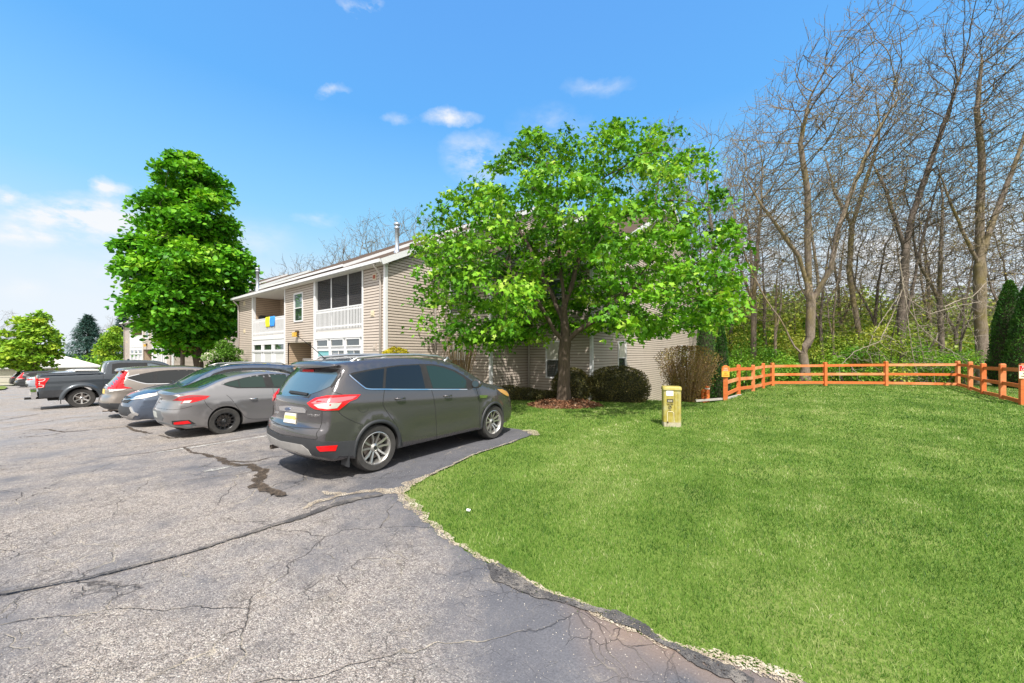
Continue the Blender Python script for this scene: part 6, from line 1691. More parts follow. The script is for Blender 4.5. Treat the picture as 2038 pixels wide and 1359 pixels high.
S_.panel('reflector_lens', c2([(1262, 583), (1360, 571), (1385, 590), (1330, 597), (1262, 598)]), H2, M['redlamp'], .014, 5, True)
S_.panel('bumper_inset', [(-.42, .42), (.42, .42), (.50, .50), (.38, .64), (-.38, .64), (-.50, .50)], lambda x, z: S_.hity(x, z), M['plastic_grey'], .006, .07)
S_.panel('licence_plate', [(-.155, .475), (.155, .475), (.155, .60), (-.155, .60)], lambda x, z: S_.hity(x, z), simple('blank_grey_plate', (.42, .44, .42), .5), .016, .07)
S_.panel('diffuser', c2([(1140, 590), (1240, 600), (1430, 628), (1520, 634), (1520, 612), (1400, 600), (1250, 600), (1150, 575)]), H2, M['plastic_grey'], .008, 6, True)
for q in ([(1640, 385), (1680, 420), (1740, 500), (1800, 556), (1960, 556)], [(1975, 338), (1990, 400), (1995, 480), (1985, 560)], [(1175, 372), (1250, 378), (1330, 383)], [(1480, 425), (1500, 460), (1540, 495)], [(1140, 480), (1230, 492), (1300, 488), (1390, 468)]):
    S_.ribbon('panel_gap', c2(q), H2, M['black'], .008, .0015, True)
S_.handle(1.62, .80, M['chrome'], .17); S_.handle(2.55, .79, M['chrome'], .17); S_.mirror_(3.02, .98, .86, M['p_silver']); S_.underfloor(.17)
def ringobj(car, x, z, a, b, mat, front=False, name='emblem'):
    mb = MB(); P = []
    for i in range(21): t = 2 * pi * i / 20; h_, n_ = car.hity(x + a * cos(t), z + b * sin(t), front); P.append(h_ + n_ * .006)
    mb.tube(P, .006, 5, cap=False)
    h1, _ = car.hity(x - a * .45, z - b * .7, front); h2, _ = car.hity(x - a * .25, z + b * .7, front); h3, _ = car.hity(x + a * .25, z - b * .7, front); h4, _ = car.hity(x + a * .45, z + b * .7, front)
    o = Vector((0, -.008 if not front else .008, 0))
    mb.tube([h1 + o, h2 + o], .006, 5); mb.tube([h3 + o, h4 + o], .006, 5); mb.tube([(h1 + h2) / 2 + o, (h3 + h4) / 2 + o], .005, 5)
    mb.build(name, mat, car.root, smooth=True)
ringobj(S_, 0, .90, .075, .045, M['chrome'])
hq, nq = S_.hity(0, .80)
text('E L A N T R A', .042, M['chrome'], S_.root, Matrix(((1, 0, 0, 0), (0, 0, -1, hq.y - .012), (0, 1, 0, .80), (0, 0, 0, 1))), 'badge')

# ---- blue-silver SUV facing out
R_ = Car('parked_suv', (-14.65, 6.2, -.25), pi, [(.16, .32, 'c'), (.04, .42), (.0, .60), (.05, .80), (.10, 1.0), (.18, 1.12), (.46, 1.50), (.36, 1.56, 'c'), (.40, 1.60, 'c'), (.75, 1.64), (1.3, 1.675), (2.0, 1.675), (2.55, 1.60), (3.0, 1.38), (3.42, 1.12), (3.8, 1.06), (4.15, .98), (4.40, .86), (4.53, .70), (4.58, .55), (4.59, .42), (4.48, .25, 'c')],
         (.93, 3.59), .375, .92, lambda y: 1.10 - .045 * (y - .8), M['p_blue'], 'pale blue silver SUV parked nose out beside the warm silver saloon', tuck=.05, tumble=.42, wheel_r=.345, group=CG, bend=(.12, .26), rad=.085)
H3 = R_.hitpx
R_.wheel(.93, .915, .345, .225, .22, 'Y', 5, M['alloy']); R_.wheel(3.59, .91, .345, .225, .22, 'Y', 5, M['alloy']); R_.arch(.93, .05); R_.arch(3.59, .05)
fh = lambda x, z: R_.hity(x, z, True)
sh = lambda y, z: R_.hitx(y, z)
R_.panel('windscreen', [(-.72, 1.14), (-.35, 1.16), (0, 1.17), (.35, 1.16), (.72, 1.14), (.66, 1.34), (.57, 1.57), (.3, 1.61), (0, 1.62), (-.3, 1.61), (-.57, 1.57), (-.66, 1.34)], fh, M['glass_clear'], .005, .1)
R_.panel('grille', [(-.42, .70), (0, .69), (.42, .70), (.52, .80), (.30, .845), (0, .85), (-.30, .845), (-.52, .80)], fh, M['black'], .010, .08)
R_.ribbon('grille_chrome', [(-.78, .87), (-.5, .81), (-.25, .78), (0, .77), (.25, .78), (.5, .81), (.78, .87)], fh, M['chrome'], .028, .016)
R_.panel('bumper_grille', [(-.55, .36), (.55, .36), (.68, .48), (.60, .60), (0, .61), (-.60, .60), (-.68, .48)], fh, M['plastic'], .009, .08)
R_.panel('front_skid', [(-.62, .30), (.62, .30), (.80, .42), (.78, .47), (.66, .44), (.50, .36), (-.50, .36), (-.66, .44), (-.78, .47), (-.80, .42)], fh, M['silverplastic'], .018, .08)
R_.ribbon('fog_trim', [(.62, .60), (.70, .50), (.80, .40)], fh, M['silverplastic'], .05, .02, True)
R_.panel('headlamp', [(.46, .78), (.60, .79), (.80, .82), (.86, .90), (.84, .94), (.70, .92), (.55, .87)], fh, M['whitelamp'], .014, .06, True)
R_.panel('headlamp_side', [(3.98, .90), (4.2, .84), (4.38, .80), (4.34, .88), (4.15, .94)], sh, M['whitelamp'], .012, .06, True)
R_.panel('window_surround', [(.55, 1.36), (.85, 1.18), (1.1, 1.13), (2.2, 1.08), (3.05, 1.06), (3.10, 1.12), (2.75, 1.42), (2.45, 1.53), (2.0, 1.57), (1.3, 1.56), (.9, 1.50)], sh, M['rubber'], .003, .08, True)
for q in ([(.62, 1.36), (.88, 1.21), (1.05, 1.18), (1.05, 1.50), (.9, 1.46)], [(1.12, 1.17), (2.0, 1.12), (2.02, 1.53), (1.3, 1.52), (1.12, 1.50)], [(2.10, 1.12), (2.95, 1.09), (2.72, 1.36), (2.4, 1.50), (2.08, 1.53)]):
    R_.panel('side_window', q, sh, M['glass'], .006, .08, True)
R_.panel('rear_window', [(-.6, 1.15), (.6, 1.15), (.5, 1.48), (-.5, 1.48)], lambda x, z: R_.hity(x, z), M['rearglass'], .005, .1)
R_.panel('tail_lamp', [(.5, .95), (.88, 1.0), (.86, 1.12), (.6, 1.05)], lambda x, z: R_.hity(x, z), M['redlamp'], .01, .08, True)
for q in ([(3.42, 1.10), (3.7, 1.045), (4.1, .955), (4.35, .86)], ): R_.ribbon('bonnet_gap', q, sh, M['black'], .010, .002, True)
for q in ([(1.08, 1.13), (1.08, .9), (1.25, .7), (1.4, .42)], [(2.06, 1.08), (2.10, .7), (2.10, .34)], [(3.12, 1.04), (3.2, .8), (3.18, .4)]): R_.ribbon('panel_gap', q, sh, M['black'], .008, .002, True)
ringobj(R_, 0, .765, .07, .045, M['chrome'], True)
mb = MB(); mb.tube([(-.66, 3.50, 1.19), (-.2, 3.47, 1.205), (.05, 3.46, 1.21)], .010, 5); mb.tube([(.0, 3.50, 1.19), (.4, 3.47, 1.20), (.62, 3.45, 1.19)], .010, 5); mb.build('wiper', M['black'], R_.root)
for sg in (1, -1):
    mb = MB(); mb.tube([(sg * .60, .7, 1.62), (sg * .61, .85, 1.70), (sg * .62, 1.6, 1.735), (sg * .61, 2.3, 1.70), (sg * .60, 2.55, 1.63)], .018, 8); mb.build('roof_rail', M['alloy'], R_.root, smooth=True)
R_.mirror_(3.05, 1.12, .86, M['p_blue']); R_.handle(1.4, 1.0, M['p_blue']); R_.handle(2.4, .97, M['p_blue']); R_.underfloor()

# ---- champagne SUV with tall lamps (also reused in dark for the far row)
def tallback(name, loc, paintm, label, detail=True, group=CG):
    c = Car(name, loc, 0, [(.16, .34, 'c'), (.05, .42), (.0, .56), (.03, .70), (.10, .80), (.12, .98), (.20, 1.10), (.42, 1.42), (.46, 1.52), (.36, 1.56, 'c'), (.40, 1.595, 'c'), (.75, 1.63), (1.3, 1.655), (2.0, 1.65), (2.55, 1.57), (3.0, 1.36), (3.40, 1.13), (3.85, 1.05), (4.25, .93), (4.46, .76), (4.53, .5), (4.42, .27, 'c')],
            (.95, 3.57), .37, .91, lambda y: 1.09 - .03 * (y - .8), paintm, label, tuck=.05, tumble=.40, wheel_r=.34, group=group, bend=(.16, .24), rad=.09)
    sh = lambda y, z: c.hitx(y, z); rh = lambda x, z: c.hity(x, z)
    c.wheel(.95, .905, .34, .22, .22, 'Y', 5, M['alloy']); c.wheel(3.57, .9, .34, .22, .22, 'Y', 5, M['alloy']); c.arch(.95, .05); c.arch(3.57, .05)
    c.panel('window_surround', crom([(.50, 1.33), (.66, 1.24), (.90, 1.14), (1.15, 1.11), (2.2, 1.07), (3.05, 1.05), (3.08, 1.10), (2.75, 1.38), (2.45, 1.50), (2.0, 1.55), (1.4, 1.54), (.95, 1.47), (.65, 1.39)], 3, True), sh, M['rubber'], .003, .08, True)
    c.ribbon('chrome_strip', [(.80, 1.44), (.50, 1.34), (.66, 1.235), (.90, 1.135), (1.15, 1.105), (2.2, 1.065), (3.05, 1.045)], sh, M['chrome'], .025, .008, True)
    for q in ([(.62, 1.32), (.90, 1.19), (1.12, 1.16), (1.14, 1.46), (.95, 1.42), (.75, 1.37)], [(1.22, 1.15), (2.02, 1.12), (2.06, 1.50), (1.4, 1.50), (1.24, 1.48)], [(2.14, 1.11), (2.95, 1.09), (2.72, 1.34), (2.42, 1.46), (2.14, 1.50)]):
        c.panel('side_window', q, sh, M['glass'], .006, .08, True)
    c.panel('rear_window', [(-.60, 1.13), (0, 1.11), (.60, 1.13), (.66, 1.2), (.55, 1.48), (0, 1.51), (-.55, 1.48), (-.66, 1.2)], rh, M['rearglass'], .005, .08)
    c.panel('windscreen', [(-.7, 1.15), (0, 1.17), (.7, 1.15), (.57, 1.52), (0, 1.57), (-.57, 1.52)], lambda x, z: c.hity(x, z, True), M['glass'], .005, .1)
    # tall lamp: one strip up the corner, one flick to the side
    c.panel('tail_lamp', [(.66, .96), (.80, .98), (.90, 1.02), (.80, 1.26), (.70, 1.50), (.60, 1.52), (.66, 1.30), (.70, 1.14)], rh, M['redlamp'], .013, .05, True)
    c.panel('tail_lamp_side', [(.12, .98), (.62, 1.0), (.46, 1.06), (.36, 1.18), (.42, 1.36), (.56, 1.54), (.40, 1.54), (.26, 1.36), (.18, 1.22)], sh, M['redlamp'], .011, .05, True)
    c.panel('reversing_lamp', [(.62, .90), (.80, .92), (.88, .96), (.80, .99), (.66, .97)], rh, M['whitelamp'], .015, .05, True)
    c.panel('reversing_lamp_side', [(.14, .93), (.40, .95), (.50, .99), (.14, .99)], sh, M['whitelamp'], .013, .05, True)
    c.panel('bumper_lower', [(-.80, .36), (.80, .36), (.88, .50), (.86, .56), (.4, .54), (0, .53), (-.4, .54), (-.86, .56), (-.88, .50)], rh, M['plastic'], .012, .08)
    c.panel('bumper_side', [(.06, .36), (.54, .36), (.56, .52), (.14, .56)], sh, M['plastic'], .010, .06, True)
    c.panel('licence_plate', [(-.155, .82), (.155, .82), (.155, .96), (-.155, .96)], rh, M['plate_yellow'], .014, .08)
    c.panel('hatch_trim', [(-.38, 1.0), (.38, 1.0), (.40, 1.05), (-.40, 1.05)], rh, M['chrome'], .012, .08)
    if detail:
        ringobj(c, 0, 1.08, .05, .04, M['chrome'])
        for q in ([(1.17, 1.11), (1.15, .95), (1.32, .75), (1.42, .42)], [(2.1, 1.07), (2.14, .7), (2.14, .34)], [(3.1, 1.03), (3.2, .8), (3.16, .4)], [(.60, .99), (.78, .84), (1.0, .76)]): c.ribbon('panel_gap', q, sh, M['black'], .008, .002, True)
        c.handle(1.40, .97, M['chrome']); c.handle(2.42, .95, M['chrome']); c.mirror_(3.0, 1.12, .85, paintm)
        mb = MB(); mb.tube([(.5, .0, .30), (.5, .4, .30)], .03, 8); mb.tube([(.1, .14, .27), (.5, .2, .26)], .02, 6); mb.build('exhaust_pipe', M['disc'], c.root, smooth=True)
    c.underfloor()
    return c
Cv = tallback('parked_suv', (-17.93, 1.50, -.34), M['p_tan'], 'champagne SUV with tall red lamps up its rear corners beside the pickup')
badge(Cv, 190 + 238 / 8.5, 700 + 580 / 8.5, 'CR-V', .05, M['chrome'])

# ---- slate pickup
P_ = Car('parked_pickup', (-24.82, .28, -.50), 0, [(.06, .52, 'c'), (.05, .70), (.03, 1.05), (.03, 1.37, 'c'), (.06, 1.405, 'c'), (.9, 1.42), (1.78, 1.43, 'c'), (1.82, 1.45, 'c'), (1.86, 1.70), (1.93, 1.89), (2.10, 1.945), (2.6, 1.97), (3.3, 1.955), (3.75, 1.87), (4.15, 1.60), (4.42, 1.40), (4.75, 1.36), (5.3, 1.30), (5.65, 1.21), (5.78, .95), (5.84, .65), (5.80, .42, 'c')],
         (1.19, 4.88), .49, 1.0, lambda y: 1.33, M['p_truck'], 'slate blue grey pickup truck with chrome rear bumper and six spoke wheels', 'pickup truck', tuck=.03, zm=.7, lean=.02, tumble=.30, rt=.0, ft=.10, bend=(.02, .22), rad=.05, flare=.05, zsill=.50, crown=.02, wheel_r=.405, group=CG)
sh = lambda y, z: P_.hitx(y, z); rh = lambda x, z: P_.hity(x, z)
P_.wheel(1.19, .99, .405, .235, .265, 'thick', 6, M['alloy']); P_.wheel(4.88, .98, .405, .235, .265, 'thick', 6, M['alloy'])
P_.arch(1.19, .13, M['p_truck'], a0=0, a1=pi); P_.arch(4.88, .13, M['p_truck'], a0=0, a1=pi)
P_.panel('window_surround', [(2.05, 1.40), (4.22, 1.38), (4.20, 1.45), (3.78, 1.74), (3.35, 1.86), (2.3, 1.87), (2.08, 1.82)], sh, M['rubber'], .003, .1, True)
P_.panel('side_window', [(2.10, 1.43), (2.55, 1.43), (2.55, 1.84), (2.30, 1.85), (2.12, 1.80)], sh, M['glass'], .006, .1, True)
P_.panel('side_window', [(2.59, 1.43), (3.12, 1.43), (3.12, 1.84), (2.59, 1.85)], sh, M['glass'], .006, .1, True)
P_.panel('side_window', [(3.20, 1.43), (4.08, 1.42), (3.74, 1.69), (3.34, 1.82), (3.20, 1.83)], sh, M['rearglass'], .006, .1, True)
P_.panel('rear_window', [(-.68, 1.50), (.68, 1.50), (.62, 1.84), (-.62, 1.84)], rh, M['rearglass'], .006, .1)
P_.panel('windscreen', [(-.8, 1.45), (.8, 1.45), (.66, 1.83), (0, 1.87), (-.66, 1.83)], lambda x, z: P_.hity(x, z, True), M['glass'], .005, .12)
P_.panel('tonneau', [(-.90, .14), (.90, .14), (.90, 1.72), (-.90, 1.72)], lambda x, y: P_.bvh.ray_cast(Vector((x, y, 3)), Vector((0, 0, -1)))[:2], M['rubber'], .012, .2)
for sg in (1, -1):
    mb = MB(); mb.bar((sg * .955, .05, 1.425), (sg * .955, 1.80, 1.45), .05, .03); mb.build('bed_rail', M['plastic_grey'], P_.root)
# C-shaped lamps with pale inner strip
for sg in (1, -1):
    mb = MB(); mb.box((sg * .84 if sg > 0 else -1.0, .005, .92), (sg * 1.0 if sg > 0 else -.84, .05, 1.30)); lp = mb.build('tail_lamp', M['redlamp'], P_.root)
P_.panel('tail_lamp_side', [(.035, .90), (.20, .92), (.24, 1.10), (.34, 1.30), (.035, 1.30)], sh, M['redlamp'], .012, .05, True)
P_.ribbon('lamp_strip', [(.05, 1.275), (.22, 1.275), (.18, 1.19), (.05, 1.17)], sh, M['whitelamp'], .02, .018, True)
P_.ribbon('lamp_strip', [(.05, .93), (.16, .94), (.18, 1.02), (.05, 1.04)], sh, M['whitelamp'], .02, .018, True)
P_.panel('lamp_insert', [(.04, 1.06), (.10, 1.06), (.10, 1.14), (.04, 1.14)], sh, M['whitelamp'], .017, .05, True)
mb = MB(); mb.box((-.98, -.13, .56), (.98, .03, .76)); mb.box((-.95, -.11, .49), (.95, .0, .57)); o = mb.build('rear_bumper', M['chrome'], P_.root)
mb = MB(); mb.box((-.16, -.137, .60), (.16, -.13, .72)); mb.build('licence_plate', M['plate'], o)
mb = MB(); mb.box((-.12, -.28, .42), (.12, .3, .50)); mb.build('tow_hitch', M['underbody'], P_.root)
mb = MB(); mb.tube([(.62, .45, .45), (.95, .75, .43)], .045, 10); mb.build('exhaust_pipe', M['disc'], P_.root, smooth=True)
mb = MB(); mb.box((-.82, .3, .38), (.82, 4.3, .62)); mb.tube([(-.85, 1.19, .405), (.85, 1.19, .405)], .06, 8); mb.build('chassis', M['underbody'], P_.root)
for sg in (1, -1):
    mb = MB(); mb.box((sg * .78 if sg > 0 else -1.0, .62, .22), (sg * 1.0 if sg > 0 else -.78, .635, .58)); mb.build('mud_flap', M['rubber'], P_.root)
for q in ([(1.80, 1.44), (1.80, 1.0), (1.80, .58)], [(2.60, 1.40), (2.60, .9), (2.55, .58)], [(3.16, 1.40), (3.18, .9), (3.18, .58)], [(4.30, 1.36), (4.32, .9), (4.30, .7)]): P_.ribbon('panel_gap', q, sh, M['black'], .012, .002, True)
P_.panel('lower_trim', [(.06, .54), (.66, .54), (.68, .80), (.06, .80)], sh, M['plastic'], .006, .08, True)
P_.handle(2.75, 1.20, M['p_truck']); P_.handle(3.32, 1.20, M['p_truck']); P_.mirror_(4.0, 1.42, .98, M['p_truck'])
mb = MB(); mb.prism([(2.60, 1.97), (2.72, 1.97), (2.72, 2.03), (2.66, 2.035)], lambda u, v, t: (t, u, v), -.015, .015); mb.build('antenna_fin', M['p_truck'], P_.root)

# ---- far row
A1 = tallback('parked_suv', (-58.2, -.55, -1.50), M['p_black'], 'black SUV with tall red lamps, second from the far end of the row', False)
A2 = Car('parked_suv', (-65.3, -.95, -1.68), 0, [(.16, .34, 'c'), (.04, .44), (.0, .62), (.06, .90), (.16, 1.08), (.45, 1.50), (.36, 1.57, 'c'), (.7, 1.64), (1.3, 1.68), (2.1, 1.66), (2.7, 1.5), (3.4, 1.12), (4.0, 1.0), (4.4, .82), (4.5, .5), (4.4, .27, 'c')],
         (.95, 3.6), .37, .92, lambda y: 1.12, M['p_black'], 'black hatch backed SUV at the far end of the parked row', group=CG, bend=(.12, .2))
def farcar(c, zg, w0, w1, lampz=1.0):
    c.wheel(c.wheels[0], .9, .33, .21, .2, 'Y', 5, M['alloy']); c.wheel(c.wheels[1], .9, .33, .21, .2, 'Y', 5, M['alloy'])
    sh = lambda y, z: c.hitx(y, z); rh = lambda x, z: c.hity(x, z); b = zg
    c.panel('side_window', w0, sh, M['glass'], .006, .1, True); c.panel('rear_window', w1, rh, M['rearglass'], .006, .1)
    c.panel('tail_lamp', [(.50, lampz - .08), (.88, lampz - .05), (.86, lampz + .05), (.5, lampz + .03)], rh, M['redlamp'], .012, .08, True)
    c.panel('tail_lamp_side', [(.06, lampz - .08), (.35, lampz), (.30, lampz + .07), (.06, lampz + .03)], sh, M['redlamp'], .011, .08, True)
    c.panel('bumper_lower', [(-.7, .36), (.7, .36), (.8, .50), (-.8, .50)], rh, M['plastic'], .012, .1); c.panel('licence_plate', [(-.16, lampz - .22), (.16, lampz - .22), (.16, lampz - .09), (-.16, lampz - .09)], rh, M['plate'], .014, .1)
    c.panel('windscreen', [(-.68, b + .07), (.68, b + .07), (.55, b + .36), (-.55, b + .36)], lambda x, z: c.hity(x, z, True), M['glass'], .006, .12)
    c.underfloor()
farcar(A2, 1.12, [(.65, 1.22), (3.0, 1.16), (2.5, 1.5), (1.0, 1.54)], [(-.6, 1.16), (.6, 1.16), (.52, 1.5), (-.52, 1.5)])
A3 = Car('parked_saloon', (-51.6, .1, -1.24), 0, [(.16, .28, 'c'), (.03, .38), (.0, .6), (.06, .85), (.05, 1.02, 'c'), (.12, 1.05, 'c'), (.5, 1.10), (.85, 1.20), (1.4, 1.42), (2.0, 1.47), (2.6, 1.42), (3.3, 1.08), (3.9, .98), (4.4, .82), (4.6, .55), (4.5, .25, 'c')],
         (1.03, 3.72), .36, .90, lambda y: .96, M['p_light'], 'pale blue silver saloon between the pickup tailgate and the black SUV', group=CG, bend=(.15, .25), wheel_r=.32, zsill=.2, zm=.5)
farcar(A3, .96, [(.95, 1.04), (3.1, 1.02), (2.6, 1.34), (1.9, 1.39), (1.3, 1.32)], [(-.6, 1.12), (.6, 1.12), (.52, 1.38), (-.52, 1.38)], .90)
A4 = Car('parked_suv', (-55.0, 2.0, -1.33), 0, [(.16, .34, 'c'), (.04, .44), (.0, .62), (.06, .90), (.16, 1.08), (.45, 1.50), (.36, 1.56, 'c'), (.7, 1.62), (1.3, 1.66), (2.1, 1.64), (2.7, 1.5), (3.4, 1.12), (4.0, 1.0), (4.4, .82), (4.5, .5), (4.4, .27, 'c')],
         (.95, 3.6), .37, .92, lambda y: 1.12, M['p_white'], 'white SUV with dark roof rails seen over the pickup bed', group=CG, bend=(.12, .2))
farcar(A4, 1.12, [(.65, 1.22), (3.0, 1.16), (2.5, 1.5), (1.0, 1.54)], [(-.6, 1.16), (.6, 1.16), (.52, 1.5), (-.52, 1.5)])
for sg in (1, -1):
    mb = MB(); mb.tube([(sg * .6, .8, 1.62), (sg * .61, 1.0, 1.71), (sg * .61, 2.1, 1.70), (sg * .6, 2.5, 1.60)], .02, 6); mb.build('roof_rail', M['plastic'], A4.root, smooth=True)
# ---------------------------------------------------------------- fence
def post_at(px, pyb, pyt, name='post'):
    z = 0
    for _ in range(8): p = gr(px, pyb, z); z = h(p.x, p.y)
    D = -p.x * SA + p.y * CA; return Vector((p.x, p.y, z)), (pyb - pyt) * D / FPX
fence_px = [(1444, 795, 727), (1470, 781, 725.5), (1499, 777, 726), (1519, 773, 722.5), (1537, 768, 722), (1642, 768, 720.5), (1763, 769.5, 719), (1906, 773, 718), (1931, 781, 719.5), (1957, 791, 723), (1995, 801, 723.5), (2036, 815, 723.5)]
def fence():
    root_p = None; P = []
    for i, (px, pb, pt) in enumerate(fence_px):
        D = {0: 14.3, 1: 15.9, 2: 17.5, 3: 19.1, 4: 20.7, 5: 20.7, 6: 20.7, 7: 20.6, 8: 18.3, 9: 16.3, 10: 14.4, 11: 12.6}[i]
        q = at(px, pb, D); P.append((Vector((q.x, q.y, h(q.x, q.y))), q.z, at(px, pt, D).z))
    o = P[0][0]; root = empty('rail_fence', o); tag(root, 'orange stained three rail wooden fence around the back of the lawn', 'fence')
    for k, (p, zb_, zt) in enumerate(P):
        mb = MB(); q = p - o; z0, z1 = min(zb_, p.z) - o.z - .12, zt - o.z; s_ = .072
        mb.box((-s_, -s_, z0), (s_, s_, z1 - .03))
        i = len(mb.v); mb.v += [(-s_, -s_, z1 - .03), (s_, -s_, z1 - .03), (s_, s_, z1 - .03), (-s_, s_, z1 - .03), (-s_ * .7, -s_ * .7, z1), (s_ * .7, -s_ * .7, z1), (s_ * .7, s_ * .7, z1), (-s_ * .7, s_ * .7, z1)]
        for f in ((4, 5, 6, 7), (0, 1, 5, 4), (1, 2, 6, 5), (2, 3, 7, 6), (3, 0, 4, 7)): mb.f.append(tuple(i + a for a in f)); mb.m.append(0)
        mb.build('post', M['cedar'], root, (q.x, q.y, 0), rot=(0, 0, YAW if 4 <= k <= 7 else .08))
    cen = Vector((2.6, 22, 0))
    for k in range(len(P) - 1):
        a, b = P[k], P[k + 1]; d = (b[0] - a[0]); d.z = 0; d.normalize(); n = Vector((-d.y, d.x, 0))
        if n.dot(cen - a[0]) < 0: n = -n
        for lvl in (.095, .47, .83):
            # boards let into the posts on the lawn side
            za = a[2] - .03 - (a[2] - a[1]) * lvl * .96 - .04; zb2 = b[2] - .03 - (b[2] - b[1]) * lvl * .96 - .04
            pa = Vector((a[0].x, a[0].y, za)) + n * .0 - o; pb = Vector((b[0].x, b[0].y, zb2)) - o
            mb = MB(); mb.bar(pa - d * .03, pb + d * .03, .038, .135); mb.build('rail', M['cedar'], root)
    return P, o
FP, FO = fence()
def sign_on(name, label, p, zc, wd, ht, top, bot, lines, rz, hm=None, top_frac=.45):
    root = empty(name, (p.x, p.y, zc), rz); tag(root, label, 'sign')
    mb = MB(); mb.box((-wd / 2, -.006, -ht / 2), (wd / 2, 0, ht / 2)); mb.build('panel', bot, root)
    mb = MB(); mb.box((-wd / 2 + .008, -.010, ht / 2 - ht * top_frac), (wd / 2 - .008, -.006, ht / 2 - .008)); mb.build('header', top, root)
    for (tx, x, z, sz, m) in lines:
        text(tx, sz, m, root, Matrix(((1, 0, 0, x), (0, 0, -1, -.012), (0, 1, 0, z), (0, 0, 0, 1))), 'lettering', .0015)
    return root
def toward(p, off, side=0):
    v = Vector((0, 0, 0)) - Vector((p.x, p.y, 0)); v.normalize(); return Vector((p.x, p.y, 0)) + v * off
# left sign on the first post
q = toward(FP[0][0], .115); a = atan2(-q.x, q.y)
zc = at(1441, 739.5, 14.2).z
sign_on('fire_lane_sign', 'small orange and yellow sign on the first post of the fence', q, zc, .26, .40, M['signorange'], M['signyellow'], [('FIRE', 0, .12, .075, M['signcream']), ('LANE', 0, .05, .075, M['signcream']), ('NO', 0, -.06, .06, M['signorange']), ('PARKING', 0, -.13, .045, M['signorange'])], YAW - .28)
q = toward(FP[11][0], .115); zc = at(2036, 740, 12.5).z
q = q + Vector((CA, SA, 0)) * .06
sign_on('fire_lane_sign', 'red and cream sign on the last visible post at the right edge', q, zc, .34, .44, M['signred'], M['signcream'], [('FIRE', 0, .155, .095, M['white']), ('LANE', 0, .07, .095, M['white']), ('NO', 0, -.06, .075, M['bronze']), ('PARKING', 0, -.15, .060, M['bronze'])], YAW - .12)
mb = MB(); q0 = FP[0][0]
pl = [Vector((q0.x - .9, q0.y - .75, h(q0.x, q0.y) - .03)), Vector((q0.x + .0, q0.y + .1, h(q0.x, q0.y) + .04)), Vector((q0.x + .25, q0.y + 2.2, h(q0.x, q0.y + 2) + .04))]
for a, b in zip(pl[:-1], pl[1:]): mb.bar(a, b, .10, .07)
tag(mb.build('edging_kerb', M['concrete']), 'thin pale edging strip at the foot of the first fence posts', 'edging')

# ---------------------------------------------------------------- utility pedestal
D = 9.15; p = at(1336, 848, D)
root = empty('utility_pedestal', (p.x, p.y, p.z - .02), YAW - .25); tag(root, 'weathered yellow green utility pedestal standing in the lawn', 'utility box')
Hh = (848 - 767) * D / FPX; W2 = 36 * D / FPX / 2 * .96
def rsq(w_, d_, r_, n=5):
    P = []
    for cx, cy, a0 in ((w_ - r_, d_ - r_, 0), (-w_ + r_, d_ - r_, pi / 2), (-w_ + r_, -d_ + r_, pi), (w_ - r_, -d_ + r_, 3 * pi / 2)):
        for k in range(n + 1): a = a0 + pi / 2 * k / n; P.append((cx + r_ * cos(a), cy + r_ * sin(a)))
    return P
def loft(mb, secs):
    n = len(secs[0][0]); b = len(mb.v)
    for P, z in secs: mb.v += [(x, y, z) for x, y in P]
    for j in range(len(secs) - 1):
        for k in range(n): mb.f.append((b + j * n + k, b + j * n + (k + 1) % n, b + (j + 1) * n + (k + 1) % n, b + (j + 1) * n + k)); mb.m.append(0)
    mb.f.append(tuple(b + (len(secs) - 1) * n + k for k in range(n))); mb.m.append(0)
mb = MB(); loft(mb, [(rsq(W2 * .96, .16, .05), .14), (rsq(W2 * .96, .16, .05), Hh - .075)]); mb.build('cabinet', M['pedestal'], root, ang=40)
mb = MB(); loft(mb, [(rsq(W2 * .97, .165, .05), Hh - .085), (rsq(W2 * 1.02, .18, .055), Hh - .08), (rsq(W2 * 1.02, .18, .06), Hh - .03), (rsq(W2 * .96, .165, .06), Hh)]); mb.build('lid', M['pedestal'], root, ang=40)
mb = MB(); loft(mb, [(rsq(W2 * .93, .155, .03), -.12), (rsq(W2 * .93, .155, .03), .14)]); mb.box((-W2 * .55, -.178, .0), (W2 * .9, -.155, .13)); mb.build('base', M['ped_base'], root, ang=40)
fy = -.163
mb = MB(); mb.box((-.135, fy - .004, .78), (.02, fy, .90)); mb.build('paper_label', M['paper'], root)
mb = MB(); mb.box((-.125, fy - .003, .62), (.02, fy, .695)); sl = mb.build('warning_label', M['black'], root)
mb = MB(); mb.box((-.105, fy - .006, .640), (.0, fy - .003, .648)); mb.box((-.105, fy - .006, .663), (.0, fy - .003, .671)); mb.build('label_print', M['signcream'], sl)
TT = lambda x, z: Matrix(((1, 0, 0, x), (0, 0, -1, fy - .003), (0, 1, 0, z), (0, 0, 0, 1)))
text('CAUTION', .034, M['black'], root, TT(-.055, .585)); text('BURIED CABLE', .019, M['black'], root, TT(-.055, .56)); text('CALL', .03, M['black'], root, TT(-.055, .43), 'lettering')
mb = MB(); mb.tube([(-.055 + .035 * cos(t), fy - .003, .50 + .035 * sin(t)) for t in np.linspace(0, 2 * pi, 17)], .005, 5, cap=False); mb.tube([(-.075, fy - .003, .485), (-.035, fy - .003, .515)], .005, 5); mb.build('symbol', M['black'], root)
mb = MB(); mb.tube([(-.11, fy - .002, .15), (-.11, fy - .002, .38), (-.09, fy - .002, .40), (.0, fy - .002, .40), (.03, fy - .002, .37), (.04, fy - .002, .15)], .006, 6); mb.build('door_seam', M['signcream'], root)
mb = MB(); mb.box((-.12, fy - .02, .12), (-.09, fy, .16)); mb.build('latch', M['bronze'], root)
